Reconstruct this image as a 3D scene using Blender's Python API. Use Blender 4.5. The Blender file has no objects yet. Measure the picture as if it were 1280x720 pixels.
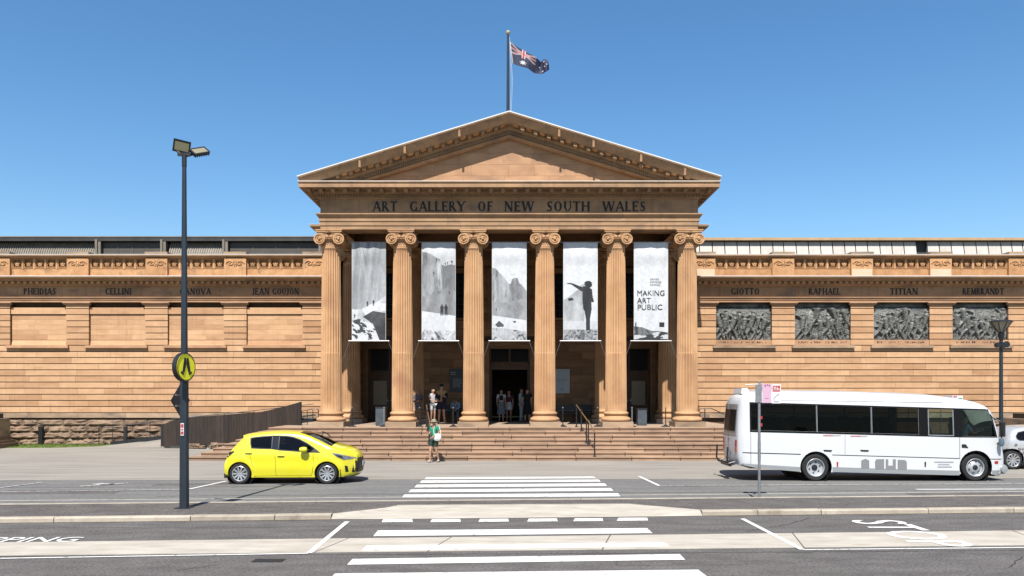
import bpy, math, random
import numpy as np
from mathutils import Vector, Matrix
from mathutils.geometry import delaunay_2d_cdt
from math import sin, cos, pi, radians as R, sqrt, atan2

# ---------------------------------------------------------------- camera, sky, sun, exposure
scene = bpy.context.scene
COL = scene.collection
cam_d = bpy.data.cameras.new('camera'); cam = bpy.data.objects.new('camera', cam_d); COL.objects.link(cam)
cam.location = (0, 0, 2.6); cam.rotation_euler = (pi/2, 0, 0)
cam_d.sensor_width = 36; cam_d.lens = 28.125
cam_d.shift_x = 0.0027; cam_d.shift_y = 0.1039
cam_d.clip_start = 0.1; cam_d.clip_end = 3000
scene.camera = cam
scene.render.resolution_x = 1024; scene.render.resolution_y = 576
SUN_DIR = Vector((0.13, 1.0, -1.45)).normalized()      # the way the light travels
elev = math.asin(-SUN_DIR.z); az = atan2(-SUN_DIR.x, -SUN_DIR.y)
W = bpy.data.worlds.new('World'); scene.world = W; W.use_nodes = True
nt = W.node_tree; bg = nt.nodes['Background']
sky = nt.nodes.new('ShaderNodeTexSky'); sky.sky_type = 'NISHITA'; sky.sun_disc = False
sky.sun_elevation = elev; sky.sun_rotation = az
sky.air_density = 1.0; sky.dust_density = 0.7; sky.ozone_density = 2.2
hs = nt.nodes.new('ShaderNodeHueSaturation'); hs.inputs['Saturation'].default_value = 1.25; hs.inputs['Hue'].default_value = 0.497
nt.links.new(sky.outputs[0], hs.inputs['Color']); nt.links.new(hs.outputs[0], bg.inputs[0]); bg.inputs[1].default_value = 0.085
sl = bpy.data.lights.new('sun', 'SUN'); sl.energy = 5.0; sl.angle = R(0.5); sl.color = (1.0, 0.955, 0.89)
so = bpy.data.objects.new('sun', sl); COL.objects.link(so)
so.rotation_euler = SUN_DIR.to_track_quat('-Z', 'Y').to_euler(); so.location = (-20, -40, 60)
scene.view_settings.view_transform = 'Standard'; scene.view_settings.look = 'None'
scene.view_settings.exposure = 1.0; scene.view_settings.gamma = 1.0
scene.cycles.diffuse_bounces = 2

# ---------------------------------------------------------------- helpers
CX, HY, CAMZ, F = 636.5, 493.0, 2.6, 1000.0
def PX(px, Y): return (px-CX)*Y/F
def PZ(py, Y): return CAMZ + (HY-py)*Y/F
def G(px, py, z=0.0):
    Y = (CAMZ-z)*F/(py-HY); return (PX(px, Y), Y, z)

class MB:
    def __init__(s): s.v = []; s.f = []; s.m = []; s.mi = 0
    def add(s, vs, fs):
        n = len(s.v); s.v += [tuple(p) for p in vs]; s.f += [tuple(i+n for i in f) for f in fs]; s.m += [s.mi]*len(fs); return s
    def box(s, x0, x1, y0, y1, z0, z1):
        if x0 > x1: x0, x1 = x1, x0
        return s.add([(x0,y0,z0),(x1,y0,z0),(x1,y1,z0),(x0,y1,z0),(x0,y0,z1),(x1,y0,z1),(x1,y1,z1),(x0,y1,z1)],
            [(0,3,2,1),(4,5,6,7),(0,1,5,4),(1,2,6,5),(2,3,7,6),(3,0,4,7)])
    def obox(s, c, ax, ay, az_):      # oriented box: centre + half axis vectors
        c = Vector(c); ax = Vector(ax); ay = Vector(ay); az_ = Vector(az_)
        P = [c+a*ax+b*ay+d*az_ for d in (-1,1) for a,b in ((-1,-1),(1,-1),(1,1),(-1,1))]
        return s.add(P, [(0,3,2,1),(4,5,6,7),(0,1,5,4),(1,2,6,5),(2,3,7,6),(3,0,4,7)])
    def hexa(s, P):                     # 4 bottom, 4 top
        return s.add(P, [(0,3,2,1),(4,5,6,7),(0,1,5,4),(1,2,6,5),(2,3,7,6),(3,0,4,7)])
    def tube(s, pts, r, n=8, cap=True):
        pts = [Vector(p) for p in pts]; rs = r if isinstance(r, (list, tuple)) else [r]*len(pts)
        rings = []; up = None
        for i, p in enumerate(pts):
            d = (pts[min(i+1, len(pts)-1)] - pts[max(i-1, 0)]).normalized()
            if up is None:
                up = Vector((0,0,1)) if abs(d.z) < .9 else Vector((1,0,0))
            a = d.cross(up).normalized(); b = a.cross(d).normalized(); up = b
            rings.append([p + rs[i]*(cos(2*pi*k/n)*a + sin(2*pi*k/n)*b) for k in range(n)])
        vs = [q for rg in rings for q in rg]; fs = []
        for i in range(len(pts)-1):
            for k in range(n):
                k2 = (k+1) % n; fs.append((i*n+k, i*n+k2, (i+1)*n+k2, (i+1)*n+k))
        if cap: fs.append(tuple(range(n))); fs.append(tuple((len(pts)-1)*n+k for k in reversed(range(n))))
        return s.add(vs, fs)
    def lathe(s, prof, c=(0,0,0), axis='z', n=24, cap=True):   # prof: (r, h)
        vs = []; fs = []
        for r, h in prof:
            for k in range(n):
                a = 2*pi*k/n; x, y = r*cos(a), r*sin(a)
                p = (x, y, h) if axis == 'z' else ((x, h, y) if axis == 'y' else (h, x, y))
                vs.append((p[0]+c[0], p[1]+c[1], p[2]+c[2]))
        for i in range(len(prof)-1):
            for k in range(n):
                k2 = (k+1) % n; fs.append((i*n+k, i*n+k2, (i+1)*n+k2, (i+1)*n+k))
        if cap: fs.append(tuple(reversed(range(n)))); fs.append(tuple((len(prof)-1)*n+k for k in range(n)))
        return s.add(vs, fs)
    def prism(s, poly, y0, y1):         # polygon in (x,z), depth y0..y1
        n = len(poly); vs = [(x, y0, z) for x, z in poly]+[(x, y1, z) for x, z in poly]
        fs = [tuple(range(n)), tuple(reversed(range(n, 2*n)))]+[(i, i+n, (i+1) % n+n, (i+1) % n) for i in range(n)]
        return s.add(vs, fs)
    def slab(s, poly, z0, z1):          # polygon in (x,y)
        n = len(poly); vs = [(x, y, z1) for x, y in poly]+[(x, y, z0) for x, y in poly]
        fs = [tuple(range(n)), tuple(reversed(range(n, 2*n)))]+[(i, i+n, (i+1) % n+n, (i+1) % n) for i in range(n)]
        return s.add(vs, fs)
    def sweep(s, path, prof, caps=True):   # path: (x,y) list, outward = left-hand side flipped; prof: (out, z)
        vs = []; n = len(prof)
        for i, (x, y) in enumerate(path):
            def nrm(a, b):
                dx, dy = b[0]-a[0], b[1]-a[1]; L = math.hypot(dx, dy); return (dy/L, -dx/L)
            if i == 0: nx, ny = nrm(path[0], path[1]); k = 1
            elif i == len(path)-1: nx, ny = nrm(path[-2], path[-1]); k = 1
            else:
                a = nrm(path[i-1], path[i]); b = nrm(path[i], path[i+1]); nx, ny = a[0]+b[0], a[1]+b[1]
                L = math.hypot(nx, ny); nx /= L; ny /= L; k = 1/(nx*a[0]+ny*a[1])
            for o, z in prof: vs.append((x+nx*o*k, y+ny*o*k, z))
        fs = [(i*n+j, (i+1)*n+j, (i+1)*n+j+1, i*n+j+1) for i in range(len(path)-1) for j in range(n-1)]
        if caps: fs.append(tuple(range(n))); fs.append(tuple(reversed([(len(path)-1)*n+j for j in range(n)])))
        return s.add(vs, fs)
    def mesh(s, name, mats, smooth=False, recalc=True):
        me = bpy.data.meshes.new(name); me.from_pydata(s.v, [], s.f)
        if not isinstance(mats, (list, tuple)): mats = [mats]
        for m in mats: me.materials.append(m)
        if len(mats) > 1: me.polygons.foreach_set('material_index', s.m)
        if recalc:
            import bmesh
            b = bmesh.new(); b.from_mesh(me); bmesh.ops.recalc_face_normals(b, faces=b.faces); b.to_mesh(me); b.free()
        if smooth:
            me.polygons.foreach_set('use_smooth', [True]*len(me.polygons))
            if smooth != 'all': me.set_sharp_from_angle(angle=R(38))
        me.update(); return me
    def build(s, name, mats, parent=None, smooth=False, world=False, kind=None, label=None):
        return ob(name, s.mesh(name, mats, smooth), parent, world, kind=kind, label=label)

def wloc(o):
    p = Vector((0,0,0))
    while o: p += o.location; o = o.parent
    return p
def ob(name, me, parent=None, world=False, loc=None, kind=None, label=None):
    o = bpy.data.objects.new(name, me); COL.objects.link(o)
    if parent:
        o.parent = parent
        if world: o.location = -wloc(parent)
    if loc is not None: o.location = Vector(loc) + (o.location if world else Vector((0,0,0)))
    if kind: o['kind'] = kind
    if label: o['label'] = label
    return o
def tag(o, label, cat, group=None):
    o['label'] = label; o['category'] = cat
    if group: o['group'] = group
    return o
def thing(name, label, cat, loc=(0,0,0), rz=0, group=None):
    o = bpy.data.objects.new(name, None); COL.objects.link(o); o.location = loc; o.rotation_euler = (0,0,rz)
    o.empty_display_size = .2
    return tag(o, label, cat, group)
def copy_tree(o, parent=None):
    c = o.copy(); COL.objects.link(c)
    if parent: c.parent = parent
    for ch in KIDS(o): copy_tree(ch, c)
    return c
def KIDS(o): return [x for x in list(COL.objects) if x.parent == o]

# ---------------------------------------------------------------- materials
def lin(h):
    h = h.lstrip('#'); c = [int(h[i:i+2], 16)/255 for i in (0,2,4)]
    return tuple((x/12.92 if x <= .04045 else ((x+.055)/1.055)**2.4) for x in c)
AL = .62      # all albedos scaled together against the exposure
def al(c): return tuple(x*AL for x in c)
def mat(name, col, rough=.6, metal=0, spec=.5, coat=0, **k):
    if name != 'print': col = al(col)
    m = bpy.data.materials.new(name); m.use_nodes = True; b = m.node_tree.nodes['Principled BSDF']
    b.inputs['Base Color'].default_value = (*col, 1); b.inputs['Roughness'].default_value = rough
    b.inputs['Metallic'].default_value = metal; b.inputs['Specular IOR Level'].default_value = spec
    if coat: b.inputs['Coat Weight'].default_value = coat; b.inputs['Coat Roughness'].default_value = .04
    return m
def noisy(name, c1, c2, scale=3, detail=6, rough=.85, bump=.3, bscale=30, rnd=None, stretch=(1,1,1), c3=None, c3scale=1, c3lo=.5, c3hi=.7, metal=0, bdist=.01, spec=.3, streak=None):
    """mottled surface; rnd=(dark, light) gives each object its own tone"""
    c1 = al(c1); c2 = al(c2); c3 = al(c3) if c3 else c3; streak = (al(streak[0]), streak[1]) if streak else streak
    m = bpy.data.materials.new(name); m.use_nodes = True; t = m.node_tree; N = t.nodes; L = t.links
    b = N['Principled BSDF']; b.inputs['Roughness'].default_value = rough; b.inputs['Metallic'].default_value = metal
    b.inputs['Specular IOR Level'].default_value = spec
    tc = N.new('ShaderNodeNewGeometry'); mp = N.new('ShaderNodeMapping'); mp.inputs['Scale'].default_value = stretch
    L.new(tc.outputs['Position'], mp.inputs['Vector'])
    oi = N.new('ShaderNodeObjectInfo')
    off = N.new('ShaderNodeVectorMath'); off.operation = 'ADD'
    if rnd:
        sc = N.new('ShaderNodeMath'); sc.operation = 'MULTIPLY'; sc.inputs[1].default_value = 57; L.new(oi.outputs['Random'], sc.inputs[0])
        cx = N.new('ShaderNodeCombineXYZ'); L.new(sc.outputs[0], cx.inputs[0]); L.new(sc.outputs[0], cx.inputs[2])
        L.new(mp.outputs[0], off.inputs[0]); L.new(cx.outputs[0], off.inputs[1]); vec = off.outputs[0]
    else: vec = mp.outputs[0]
    n = N.new('ShaderNodeTexNoise'); n.inputs['Scale'].default_value = scale; n.inputs['Detail'].default_value = detail
    n.inputs['Roughness'].default_value = .62; L.new(vec, n.inputs['Vector'])
    rp = N.new('ShaderNodeValToRGB'); rp.color_ramp.elements[0].position = .32; rp.color_ramp.elements[1].position = .68
    rp.color_ramp.elements[0].color = (*c1, 1); rp.color_ramp.elements[1].color = (*c2, 1); L.new(n.outputs[0], rp.inputs[0])
    out = rp.outputs[0]
    if c3:
        n3 = N.new('ShaderNodeTexNoise'); n3.inputs['Scale'].default_value = c3scale; n3.inputs['Detail'].default_value = 9; L.new(vec, n3.inputs['Vector'])
        mr = N.new('ShaderNodeMapRange'); mr.inputs[1].default_value = c3lo; mr.inputs[2].default_value = c3hi; L.new(n3.outputs[0], mr.inputs[0])
        mx = N.new('ShaderNodeMix'); mx.data_type = 'RGBA'; L.new(mr.outputs[0], mx.inputs[0]); L.new(out, mx.inputs[6]); mx.inputs[7].default_value = (*c3, 1)
        out = mx.outputs[2]
    if streak:   # vertical weather streaks, a stain of the stone itself
        ms = N.new('ShaderNodeMapping'); ms.inputs['Scale'].default_value = (5, 5, .35); L.new(tc.outputs['Position'], ms.inputs['Vector'])
        ns = N.new('ShaderNodeTexNoise'); ns.inputs['Scale'].default_value = 1.3; ns.inputs['Detail'].default_value = 4; L.new(ms.outputs[0], ns.inputs['Vector'])
        mr = N.new('ShaderNodeMapRange'); mr.inputs[1].default_value = .52; mr.inputs[2].default_value = .75; mr.inputs[4].default_value = streak[1]; L.new(ns.outputs[0], mr.inputs[0])
        mx = N.new('ShaderNodeMix'); mx.data_type = 'RGBA'; L.new(mr.outputs[0], mx.inputs[0]); L.new(out, mx.inputs[6]); mx.inputs[7].default_value = (*streak[0], 1)
        out = mx.outputs[2]
    if rnd:
        r2 = N.new('ShaderNodeValToRGB'); r2.color_ramp.elements[0].color = (*rnd[0], 1); r2.color_ramp.elements[1].color = (*rnd[1], 1)
        if len(rnd) > 2:
            e = r2.color_ramp.elements.new(.5); e.color = (*rnd[2], 1)
        L.new(oi.outputs['Random'], r2.inputs[0])
        mx = N.new('ShaderNodeMix'); mx.data_type = 'RGBA'; mx.blend_type = 'MULTIPLY'; mx.inputs[0].default_value = 1
        L.new(out, mx.inputs[6]); L.new(r2.outputs[0], mx.inputs[7]); out = mx.outputs[2]
    L.new(out, b.inputs['Base Color'])
    if bump:
        nb = N.new('ShaderNodeTexNoise'); nb.inputs['Scale'].default_value = bscale; nb.inputs['Detail'].default_value = 5; L.new(vec, nb.inputs['Vector'])
        bp = N.new('ShaderNodeBump'); bp.inputs['Strength'].default_value = bump; bp.inputs['Distance'].default_value = bdist
        L.new(nb.outputs[0], bp.inputs['Height']); L.new(bp.outputs[0], b.inputs['Normal'])
    return m
def vcmat(name, rough=.7, emit=0):
    m = mat(name, (1,1,1), rough); t = m.node_tree; a = t.nodes.new('ShaderNodeVertexColor'); a.layer_name = 'print'
    t.links.new(a.outputs[0], t.nodes['Principled BSDF'].inputs['Base Color']); return m
def glassmat(name, tint, refl=.08, rough=.02, trans=.5, ior=1.5):
    """see-through pane: tinted transparency under a fresnel mirror"""
    m = bpy.data.materials.new(name); m.use_nodes = True; t = m.node_tree; N = t.nodes; L = t.links
    for x in list(N): N.remove(x)
    o = N.new('ShaderNodeOutputMaterial'); tr = N.new('ShaderNodeBsdfTransparent'); tr.inputs[0].default_value = (*[c*trans for c in tint], 1)
    g = N.new('ShaderNodeBsdfGlossy'); g.inputs[1].default_value = rough; g.inputs[0].default_value = (.9,.93,.95,1)
    fr = N.new('ShaderNodeFresnel'); fr.inputs[0].default_value = ior
    ad = N.new('ShaderNodeMath'); ad.operation = 'ADD'; ad.inputs[1].default_value = refl; L.new(fr.outputs[0], ad.inputs[0])
    mx = N.new('ShaderNodeMixShader'); L.new(ad.outputs[0], mx.inputs[0]); L.new(tr.outputs[0], mx.inputs[1]); L.new(g.outputs[0], mx.inputs[2])
    L.new(mx.outputs[0], o.inputs[0]); return m

M = {}
SS1, SS2 = (.55,.325,.175), (.66,.41,.235)
tone = ((.76,.72,.70), (1.12,1.10,1.06), (1.0,.965,.93))
M['ashlar'] = noisy('sandstone_ashlar', SS1, SS2, scale=1.6, stretch=(.7,1,2.2), bump=.35, bscale=40, rnd=((.84,.78,.74), (1.12,1.13,1.12), (1.0,.98,.96)), c3=(.48,.265,.14), c3scale=1.3, c3lo=.55, c3hi=.8, streak=((.34,.21,.13), .30))
M['stone'] = noisy('sandstone_dressed', (.44,.25,.14), (.60,.355,.205), scale=1.4, stretch=(.8,.8,1.4), bump=.4, bscale=28, rnd=((.93,.92,.9), (1.05,1.04,1.02)), c3=(.36,.21,.13), c3scale=.9, c3lo=.52, c3hi=.75)
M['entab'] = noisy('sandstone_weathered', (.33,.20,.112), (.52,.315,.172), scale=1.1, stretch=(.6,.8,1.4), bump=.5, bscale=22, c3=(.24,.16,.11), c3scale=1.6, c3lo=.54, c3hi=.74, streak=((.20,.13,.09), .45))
M['column'] = noisy('sandstone_columns', (.53,.30,.15), (.68,.41,.215), scale=1.2, stretch=(1,1,.8), bump=.35, bscale=30, rnd=((.95,.95,.95), (1.04,1.03,1.02)), c3=(.46,.25,.135), c3scale=1.1, c3lo=.5, c3hi=.75, streak=((.36,.21,.13), .35))
M['carved'] = noisy('sandstone_parapet', (.50,.26,.12), (.68,.40,.20), scale=2.2, bump=.6, bscale=25, rnd=((.9,.86,.82), (1.1,1.1,1.08)), c3=(.30,.17,.10), c3scale=1.8, c3lo=.58, c3hi=.75, streak=((.24,.14,.09), .4))
M['newstone'] = noisy('sandstone_replaced', (.66,.52,.36), (.76,.60,.43), scale=2, bump=.3)
M['porch'] = noisy('sandstone_porch_wall', (.26,.15,.08), (.39,.23,.125), scale=1.3, stretch=(.6,1,2), bump=.3, bscale=30, rnd=((.75,.72,.7), (1.15,1.12,1.1)))  # sandstone colour lowered to deepen the shade inside the porch
M['plinth'] = noisy('sandstone_grimy_plinth', (.34,.24,.16), (.52,.37,.25), scale=1.8, stretch=(.6,1,1.5), bump=.5, c3=(.22,.17,.13), c3scale=1.2, rnd=((.85,.83,.8), (1.1,1.1,1.08)))
M['mortar'] = noisy('recessed_mortar', (.10,.055,.03), (.15,.085,.05), scale=5, bump=.2)
M['rock'] = noisy('rock_faced_stone', (.16,.115,.08), (.34,.24,.165), scale=3.2, bump=.9, bscale=14, bdist=.03, rnd=((.72,.66,.62), (1.2,1.16,1.12)), c3=(.14,.11,.09), c3scale=2.5, c3lo=.55, c3hi=.75)
M['step'] = noisy('brown_step_stone', (.36,.235,.155), (.50,.345,.235), scale=2.4, stretch=(.5,1,1.5), bump=.3, bscale=40, rnd=((.78,.76,.75), (1.14,1.1,1.06)), c3=(.25,.16,.12), c3scale=2, c3lo=.55, c3hi=.8)
M['pave'] = noisy('forecourt_paving', (.285,.260,.226), (.365,.338,.296), scale=.9, stretch=(.22,1.6,1), detail=9, bump=.15, bscale=60, c3=(.25,.23,.203), c3scale=1.3, c3lo=.5, c3hi=.7)
M['platform'] = noisy('porch_floor_stone', (.36,.26,.18), (.48,.36,.26), scale=2, bump=.2)
M['asphalt'] = noisy('asphalt', (.115,.105,.099), (.20,.184,.175), scale=2.2, stretch=(.5,1.2,1), detail=15, rough=.9, bump=.9, bscale=70, bdist=.012, c3=(.055,.05,.046), c3scale=42, c3lo=.50, c3hi=.62)
M['asphalt_far'] = noisy('asphalt_older', (.160,.156,.150), (.225,.220,.212), scale=1.6, stretch=(.2,1.2,1), detail=15, rough=.9, bump=.6, bscale=60, bdist=.01, c3=(.10,.097,.093), c3scale=34, c3lo=.52, c3hi=.66)
M['island'] = noisy('island_asphalt', (.108,.096,.088), (.185,.168,.155), scale=2.4, stretch=(.6,1.2,1), detail=15, rough=.92, bump=.9, bscale=70, bdist=.012, c3=(.06,.053,.048), c3scale=36, c3lo=.50, c3hi=.62)
M['conc'] = noisy('concrete', (.43,.385,.32), (.60,.55,.47), scale=2.1, stretch=(.5,1.6,1), detail=10, bump=.35, bscale=90, c3=(.38,.325,.26), c3scale=2.2, c3lo=.58, c3hi=.8)
M['kerb'] = noisy('kerb_stone', (.40,.345,.275), (.56,.50,.41), scale=2.4, detail=9, bump=.5, bscale=60, rnd=((.86,.85,.83), (1.08,1.08,1.07)), c3=(.27,.225,.175), c3scale=3, c3lo=.6, c3hi=.8)
M['grass'] = noisy('grass', (.10,.16,.03), (.24,.30,.07), scale=3, bump=.8, bscale=60, bdist=.04)
M['ground'] = noisy('parkland', (.08,.11,.035), (.14,.17,.06), scale=.2, bump=0)

def paintmat():
    """road paint with worn gaps and grey scuffs"""
    m = noisy('road_paint', (.72,.71,.68), (.86,.85,.82), scale=5, detail=10, bump=.3, bscale=80, c3=(.36,.34,.32), c3scale=7, c3lo=.60, c3hi=.70)
    return m
M['paint'] = paintmat()
M['paint_old'] = noisy('road_paint_worn', (.46,.45,.43), (.66,.65,.62), scale=9, detail=9, bump=.2, bscale=80, c3=(.22,.21,.20), c3scale=11, c3lo=.50, c3hi=.62)
M['paint_yellow'] = noisy('kerb_line', (.42,.385,.32), (.54,.50,.42), scale=6, detail=6, bump=.2, bscale=80, c3=(.26,.24,.21), c3scale=7, c3lo=.55, c3hi=.7)
M['dark'] = mat('dark_opening', (.006,.006,.007), .8)
M['black'] = mat('black_metal', (.012,.013,.016), .45)
M['letter'] = mat('black_lettering', (.012,.010,.009), .7)
M['pole'] = noisy('dark_blue_grey_paint', (.014,.022,.032), (.022,.032,.044), scale=6, rough=.42, bump=.1, spec=.5)
M['white_metal'] = mat('white_capping', (.78,.77,.74), .4)
M['steel'] = noisy('galvanised_steel', (.30,.31,.32), (.42,.43,.44), scale=12, rough=.45, bump=.1, metal=.6)
M['bronze'] = noisy('patinated_bronze', (.085,.088,.085), (.27,.27,.25), scale=3, rough=.5, bump=.2, bscale=30, metal=.1, c3=(.12,.125,.11), c3scale=2.5, c3lo=.5, c3hi=.7)
M['wood'] = noisy('dark_timber', (.075,.032,.017), (.14,.062,.032), scale=2, stretch=(6,6,.7), rough=.45, bump=.2)
M['screen'] = noisy('blackened_screen', (.028,.019,.015), (.062,.044,.034), scale=3, stretch=(7,7,.5), rough=.75, bump=.3, rnd=((.75,.75,.75), (1.2,1.15,1.1)))
M['roofrib'] = noisy('ribbed_metal_roof', (.20,.17,.135), (.27,.235,.19), scale=2, rough=.5, bump=.1)
M['roofdark'] = noisy('dark_roof_metal', (.045,.042,.04), (.075,.07,.066), scale=2, rough=.5, bump=.1)
M['louvre'] = noisy('grey_louvre', (.13,.115,.10), (.17,.15,.13), scale=2, rough=.5, bump=.1)
M['roofpanel'] = noisy('pale_roof_panel', (.62,.56,.50), (.76,.70,.64), scale=2, stretch=(3,3,.6), rough=.45, bump=.1, rnd=((.86,.85,.84), (1.05,1.05,1.05)))
M['gold'] = noisy('ochre_capping', (.50,.32,.16), (.60,.40,.22), scale=2, rough=.5, bump=.1)
M['print'] = vcmat('banner_print', .6)
M['flagc'] = vcmat('flag_cloth', .75)
M['kraft'] = mat('door_pane_covered', (.36,.29,.19), .5)
M['wglass'] = mat('window_glass_dark', (.008,.009,.011), .25, spec=.08)
M['rope'] = mat('charcoal_rope', (.03,.03,.035), .8)
M['bin'] = noisy('grey_bin_metal', (.07,.085,.10), (.11,.13,.15), scale=5, rough=.4, bump=.05)
M['brass'] = mat('worn_brass', (.50,.32,.16), .35, metal=.7)
M['yellow'] = mat('yellow_car_paint', (.84,.76,.02), .24, coat=1)
M['white'] = mat('white_vehicle_paint', (.72,.73,.745), .3, coat=.5)
M['silver'] = mat('silver_vehicle_paint', (.42,.44,.45), .33, metal=.35, coat=.6)
M['emblem'] = mat('grey_vinyl', (.24,.245,.25), .5)
M['tyre'] = noisy('tyre_rubber', (.016,.016,.017), (.028,.028,.028), scale=20, rough=.8, bump=.1)
M['alloy'] = mat('alloy_wheel', (.62,.63,.65), .3, metal=.55)
M['steelw'] = mat('painted_steel_wheel', (.50,.52,.54), .4, metal=.3)
M['trim'] = mat('black_plastic', (.013,.013,.014), .45)
M['gtint'] = glassmat('tinted_glass', (.75,.9,1.0), refl=.0, trans=.16, ior=1.38)
M['gclear'] = glassmat('clear_glass', (.80,.95,.90), refl=.0, trans=.62, ior=1.3)
M['gbus'] = glassmat('bus_tinted_glass', (.9,.95,1.0), refl=0, trans=.11, ior=1.18)
M['lampred'] = mat('red_lamp_lens', (.45,.012,.012), .2)
M['lampamber'] = mat('amber_lens', (.55,.10,.03), .2)
M['lampclear'] = mat('clear_headlight', (.30,.33,.38), .12, metal=.5)
M['seat'] = mat('seat_fabric', (.035,.037,.045), .9)
M['lens'] = mat('floodlight_lens', (.27,.245,.15), .4)
M['signyellow'] = mat('sign_yellow', (1.4,1.28,.03), .5)
M['signwhite'] = mat('sign_white', (.78,.76,.76), .5)
M['signpink'] = mat('sign_pink', (.66,.42,.55), .5)
M['signpurple'] = mat('sign_purple', (.26,.05,.17), .5)
M['red'] = mat('sign_red', (.48,.03,.045), .5)
M['greyprint'] = mat('grey_print', (.30,.31,.34), .6)
M['skin'] = mat('skin', (.50,.27,.18), .55)
M['hairb'] = mat('dark_hair', (.018,.012,.010), .6)
M['hairl'] = mat('grey_brown_hair', (.22,.17,.13), .6)
for k, c in dict(green=(.015,.30,.17), greend=(.03,.075,.05), bagw=(.75,.74,.70), khaki=(.33,.29,.20), tan=(.50,.31,.10), navy=(.018,.022,.05),
                 blackc=(.012,.012,.014), whitec=(.62,.62,.63), greyc=(.20,.21,.23), denim=(.08,.11,.16), stripe=(.20,.16,.19), paleblue=(.36,.46,.58), maroon=(.10,.03,.035), shoe=(.55,.54,.53)).items():
    M[k] = noisy('cloth_'+k, tuple(x*.85 for x in c), tuple(min(1, x*1.1) for x in c), scale=9, rough=.9, bump=.25, bscale=25, bdist=.02)
# ---------------------------------------------------------------- serif letters cut as solid strokes
TH, TN = .225, .115
def arc(cx, cy, rx, ry, a0, a1, w0, w1=None, n=10):
    return ('a', cx, cy, rx, ry, a0, a1, w0, w1 if w1 else w0, n)
GL = {
 'A': (.92, [(.08,0,.46,1,TN),(.46,1,.84,0,TH),(.22,.34,.70,.34,TN)], [(.08,0),(.84,0)]),
 'B': (.72, [(.14,0,.14,1,TH),arc(.30,.75,.26,.25,90,-90,TN,TH*.8),arc(.32,.26,.32,.26,90,-90,TN,TH*.8),(.14,1,.32,1,TN),(.14,.51,.34,.51,TN),(.14,0,.34,0,TN)], []),
 'C': (.86, [arc(.47,.5,.40,.5,48,312,TN,TH)], [(.76,.87,'v'),(.76,.13,'v')]),
 'D': (.86, [(.14,0,.14,1,TH),arc(.32,.5,.44,.5,90,-90,TN,TH),(.14,1,.34,1,TN),(.14,0,.34,0,TN)], []),
 'E': (.68, [(.14,0,.14,1,TH),(.14,1,.58,1,TN),(.14,.52,.48,.52,TN),(.14,0,.60,0,TN)], [(.58,.93,'v'),(.60,.07,'v'),(.48,.52,'v')]),
 'F': (.64, [(.14,0,.14,1,TH),(.14,1,.56,1,TN),(.14,.52,.46,.52,TN)], [(.56,.93,'v'),(.14,0),(.46,.52,'v')]),
 'G': (.92, [arc(.47,.5,.40,.5,48,312,TN,TH),(.77,.02,.77,.42,TH*.8)], [(.76,.87,'v'),(.77,.42)]),
 'H': (.92, [(.16,0,.16,1,TH),(.76,0,.76,1,TH),(.16,.52,.76,.52,TN)], [(.16,0),(.16,1),(.76,0),(.76,1)]),
 'I': (.36, [(.18,0,.18,1,TH)], [(.18,0),(.18,1)]),
 'J': (.46, [(.28,.12,.28,1,TH),arc(.10,.14,.27,.20,0,-130,TH*.8,TN,6)], [(.28,1)]),
 'L': (.66, [(.14,0,.14,1,TH),(.14,0,.58,0,TN)], [(.14,1),(.14,0),(.59,.08,'v')]),
 'M': (1.04, [(.14,0,.18,1,TN),(.18,1,.52,.05,TH),(.52,.05,.86,1,TN),(.86,1,.90,0,TH)], [(.14,0),(.90,0)]),
 'N': (.92, [(.14,0,.14,1,TN),(.14,1,.78,0,TH),(.78,0,.78,1,TN)], [(.14,0),(.78,1),(.10,1)]),
 'O': (.94, [arc(.47,.5,.40,.5,90,270,TN,TH),arc(.47,.5,.40,.5,-90,90,TN,TH)], []),
 'P': (.70, [(.14,0,.14,1,TH),arc(.30,.74,.30,.26,90,-90,TN,TH*.8),(.14,1,.32,1,TN),(.14,.48,.32,.48,TN)], [(.14,0)]),
 'R': (.80, [(.14,0,.14,1,TH),arc(.30,.75,.28,.25,90,-90,TN,TH*.8),(.14,1,.32,1,TN),(.14,.5,.34,.5,TN),(.34,.5,.72,0,TH)], [(.14,0),(.72,0)]),
 'S': (.64, [arc(.32,.735,.23,.265,35,262,TN,TH*.8,10),(.17,.63,.47,.37,TH*1.05),arc(.32,.265,.25,.265,82,-145,TN,TH*.8,10)], [(.53,.88,'v'),(.10,.12,'v')]),
 'T': (.78, [(.39,0,.39,1,TH),(.06,1,.72,1,TN)], [(.39,0),(.06,.93,'v'),(.72,.93,'v')]),
 'U': (.88, [(.16,.3,.16,1,TH),(.72,.3,.72,1,TN),arc(.44,.32,.28,.32,180,360,TH*.8,TN,9)], [(.16,1),(.72,1)]),
 'V': (.90, [(.08,1,.46,0,TH),(.46,0,.82,1,TN)], [(.08,1),(.82,1)]),
 'W': (1.24, [(.06,1,.34,0,TH),(.34,0,.62,1,TN),(.62,1,.90,0,TH),(.90,0,1.18,1,TN)], [(.06,1),(1.18,1),(.62,1)]),
 'Y': (.86, [(.06,1,.43,.45,TH),(.43,.45,.80,1,TN),(.43,0,.43,.46,TH)], [(.43,0),(.06,1),(.80,1)]),
}
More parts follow.
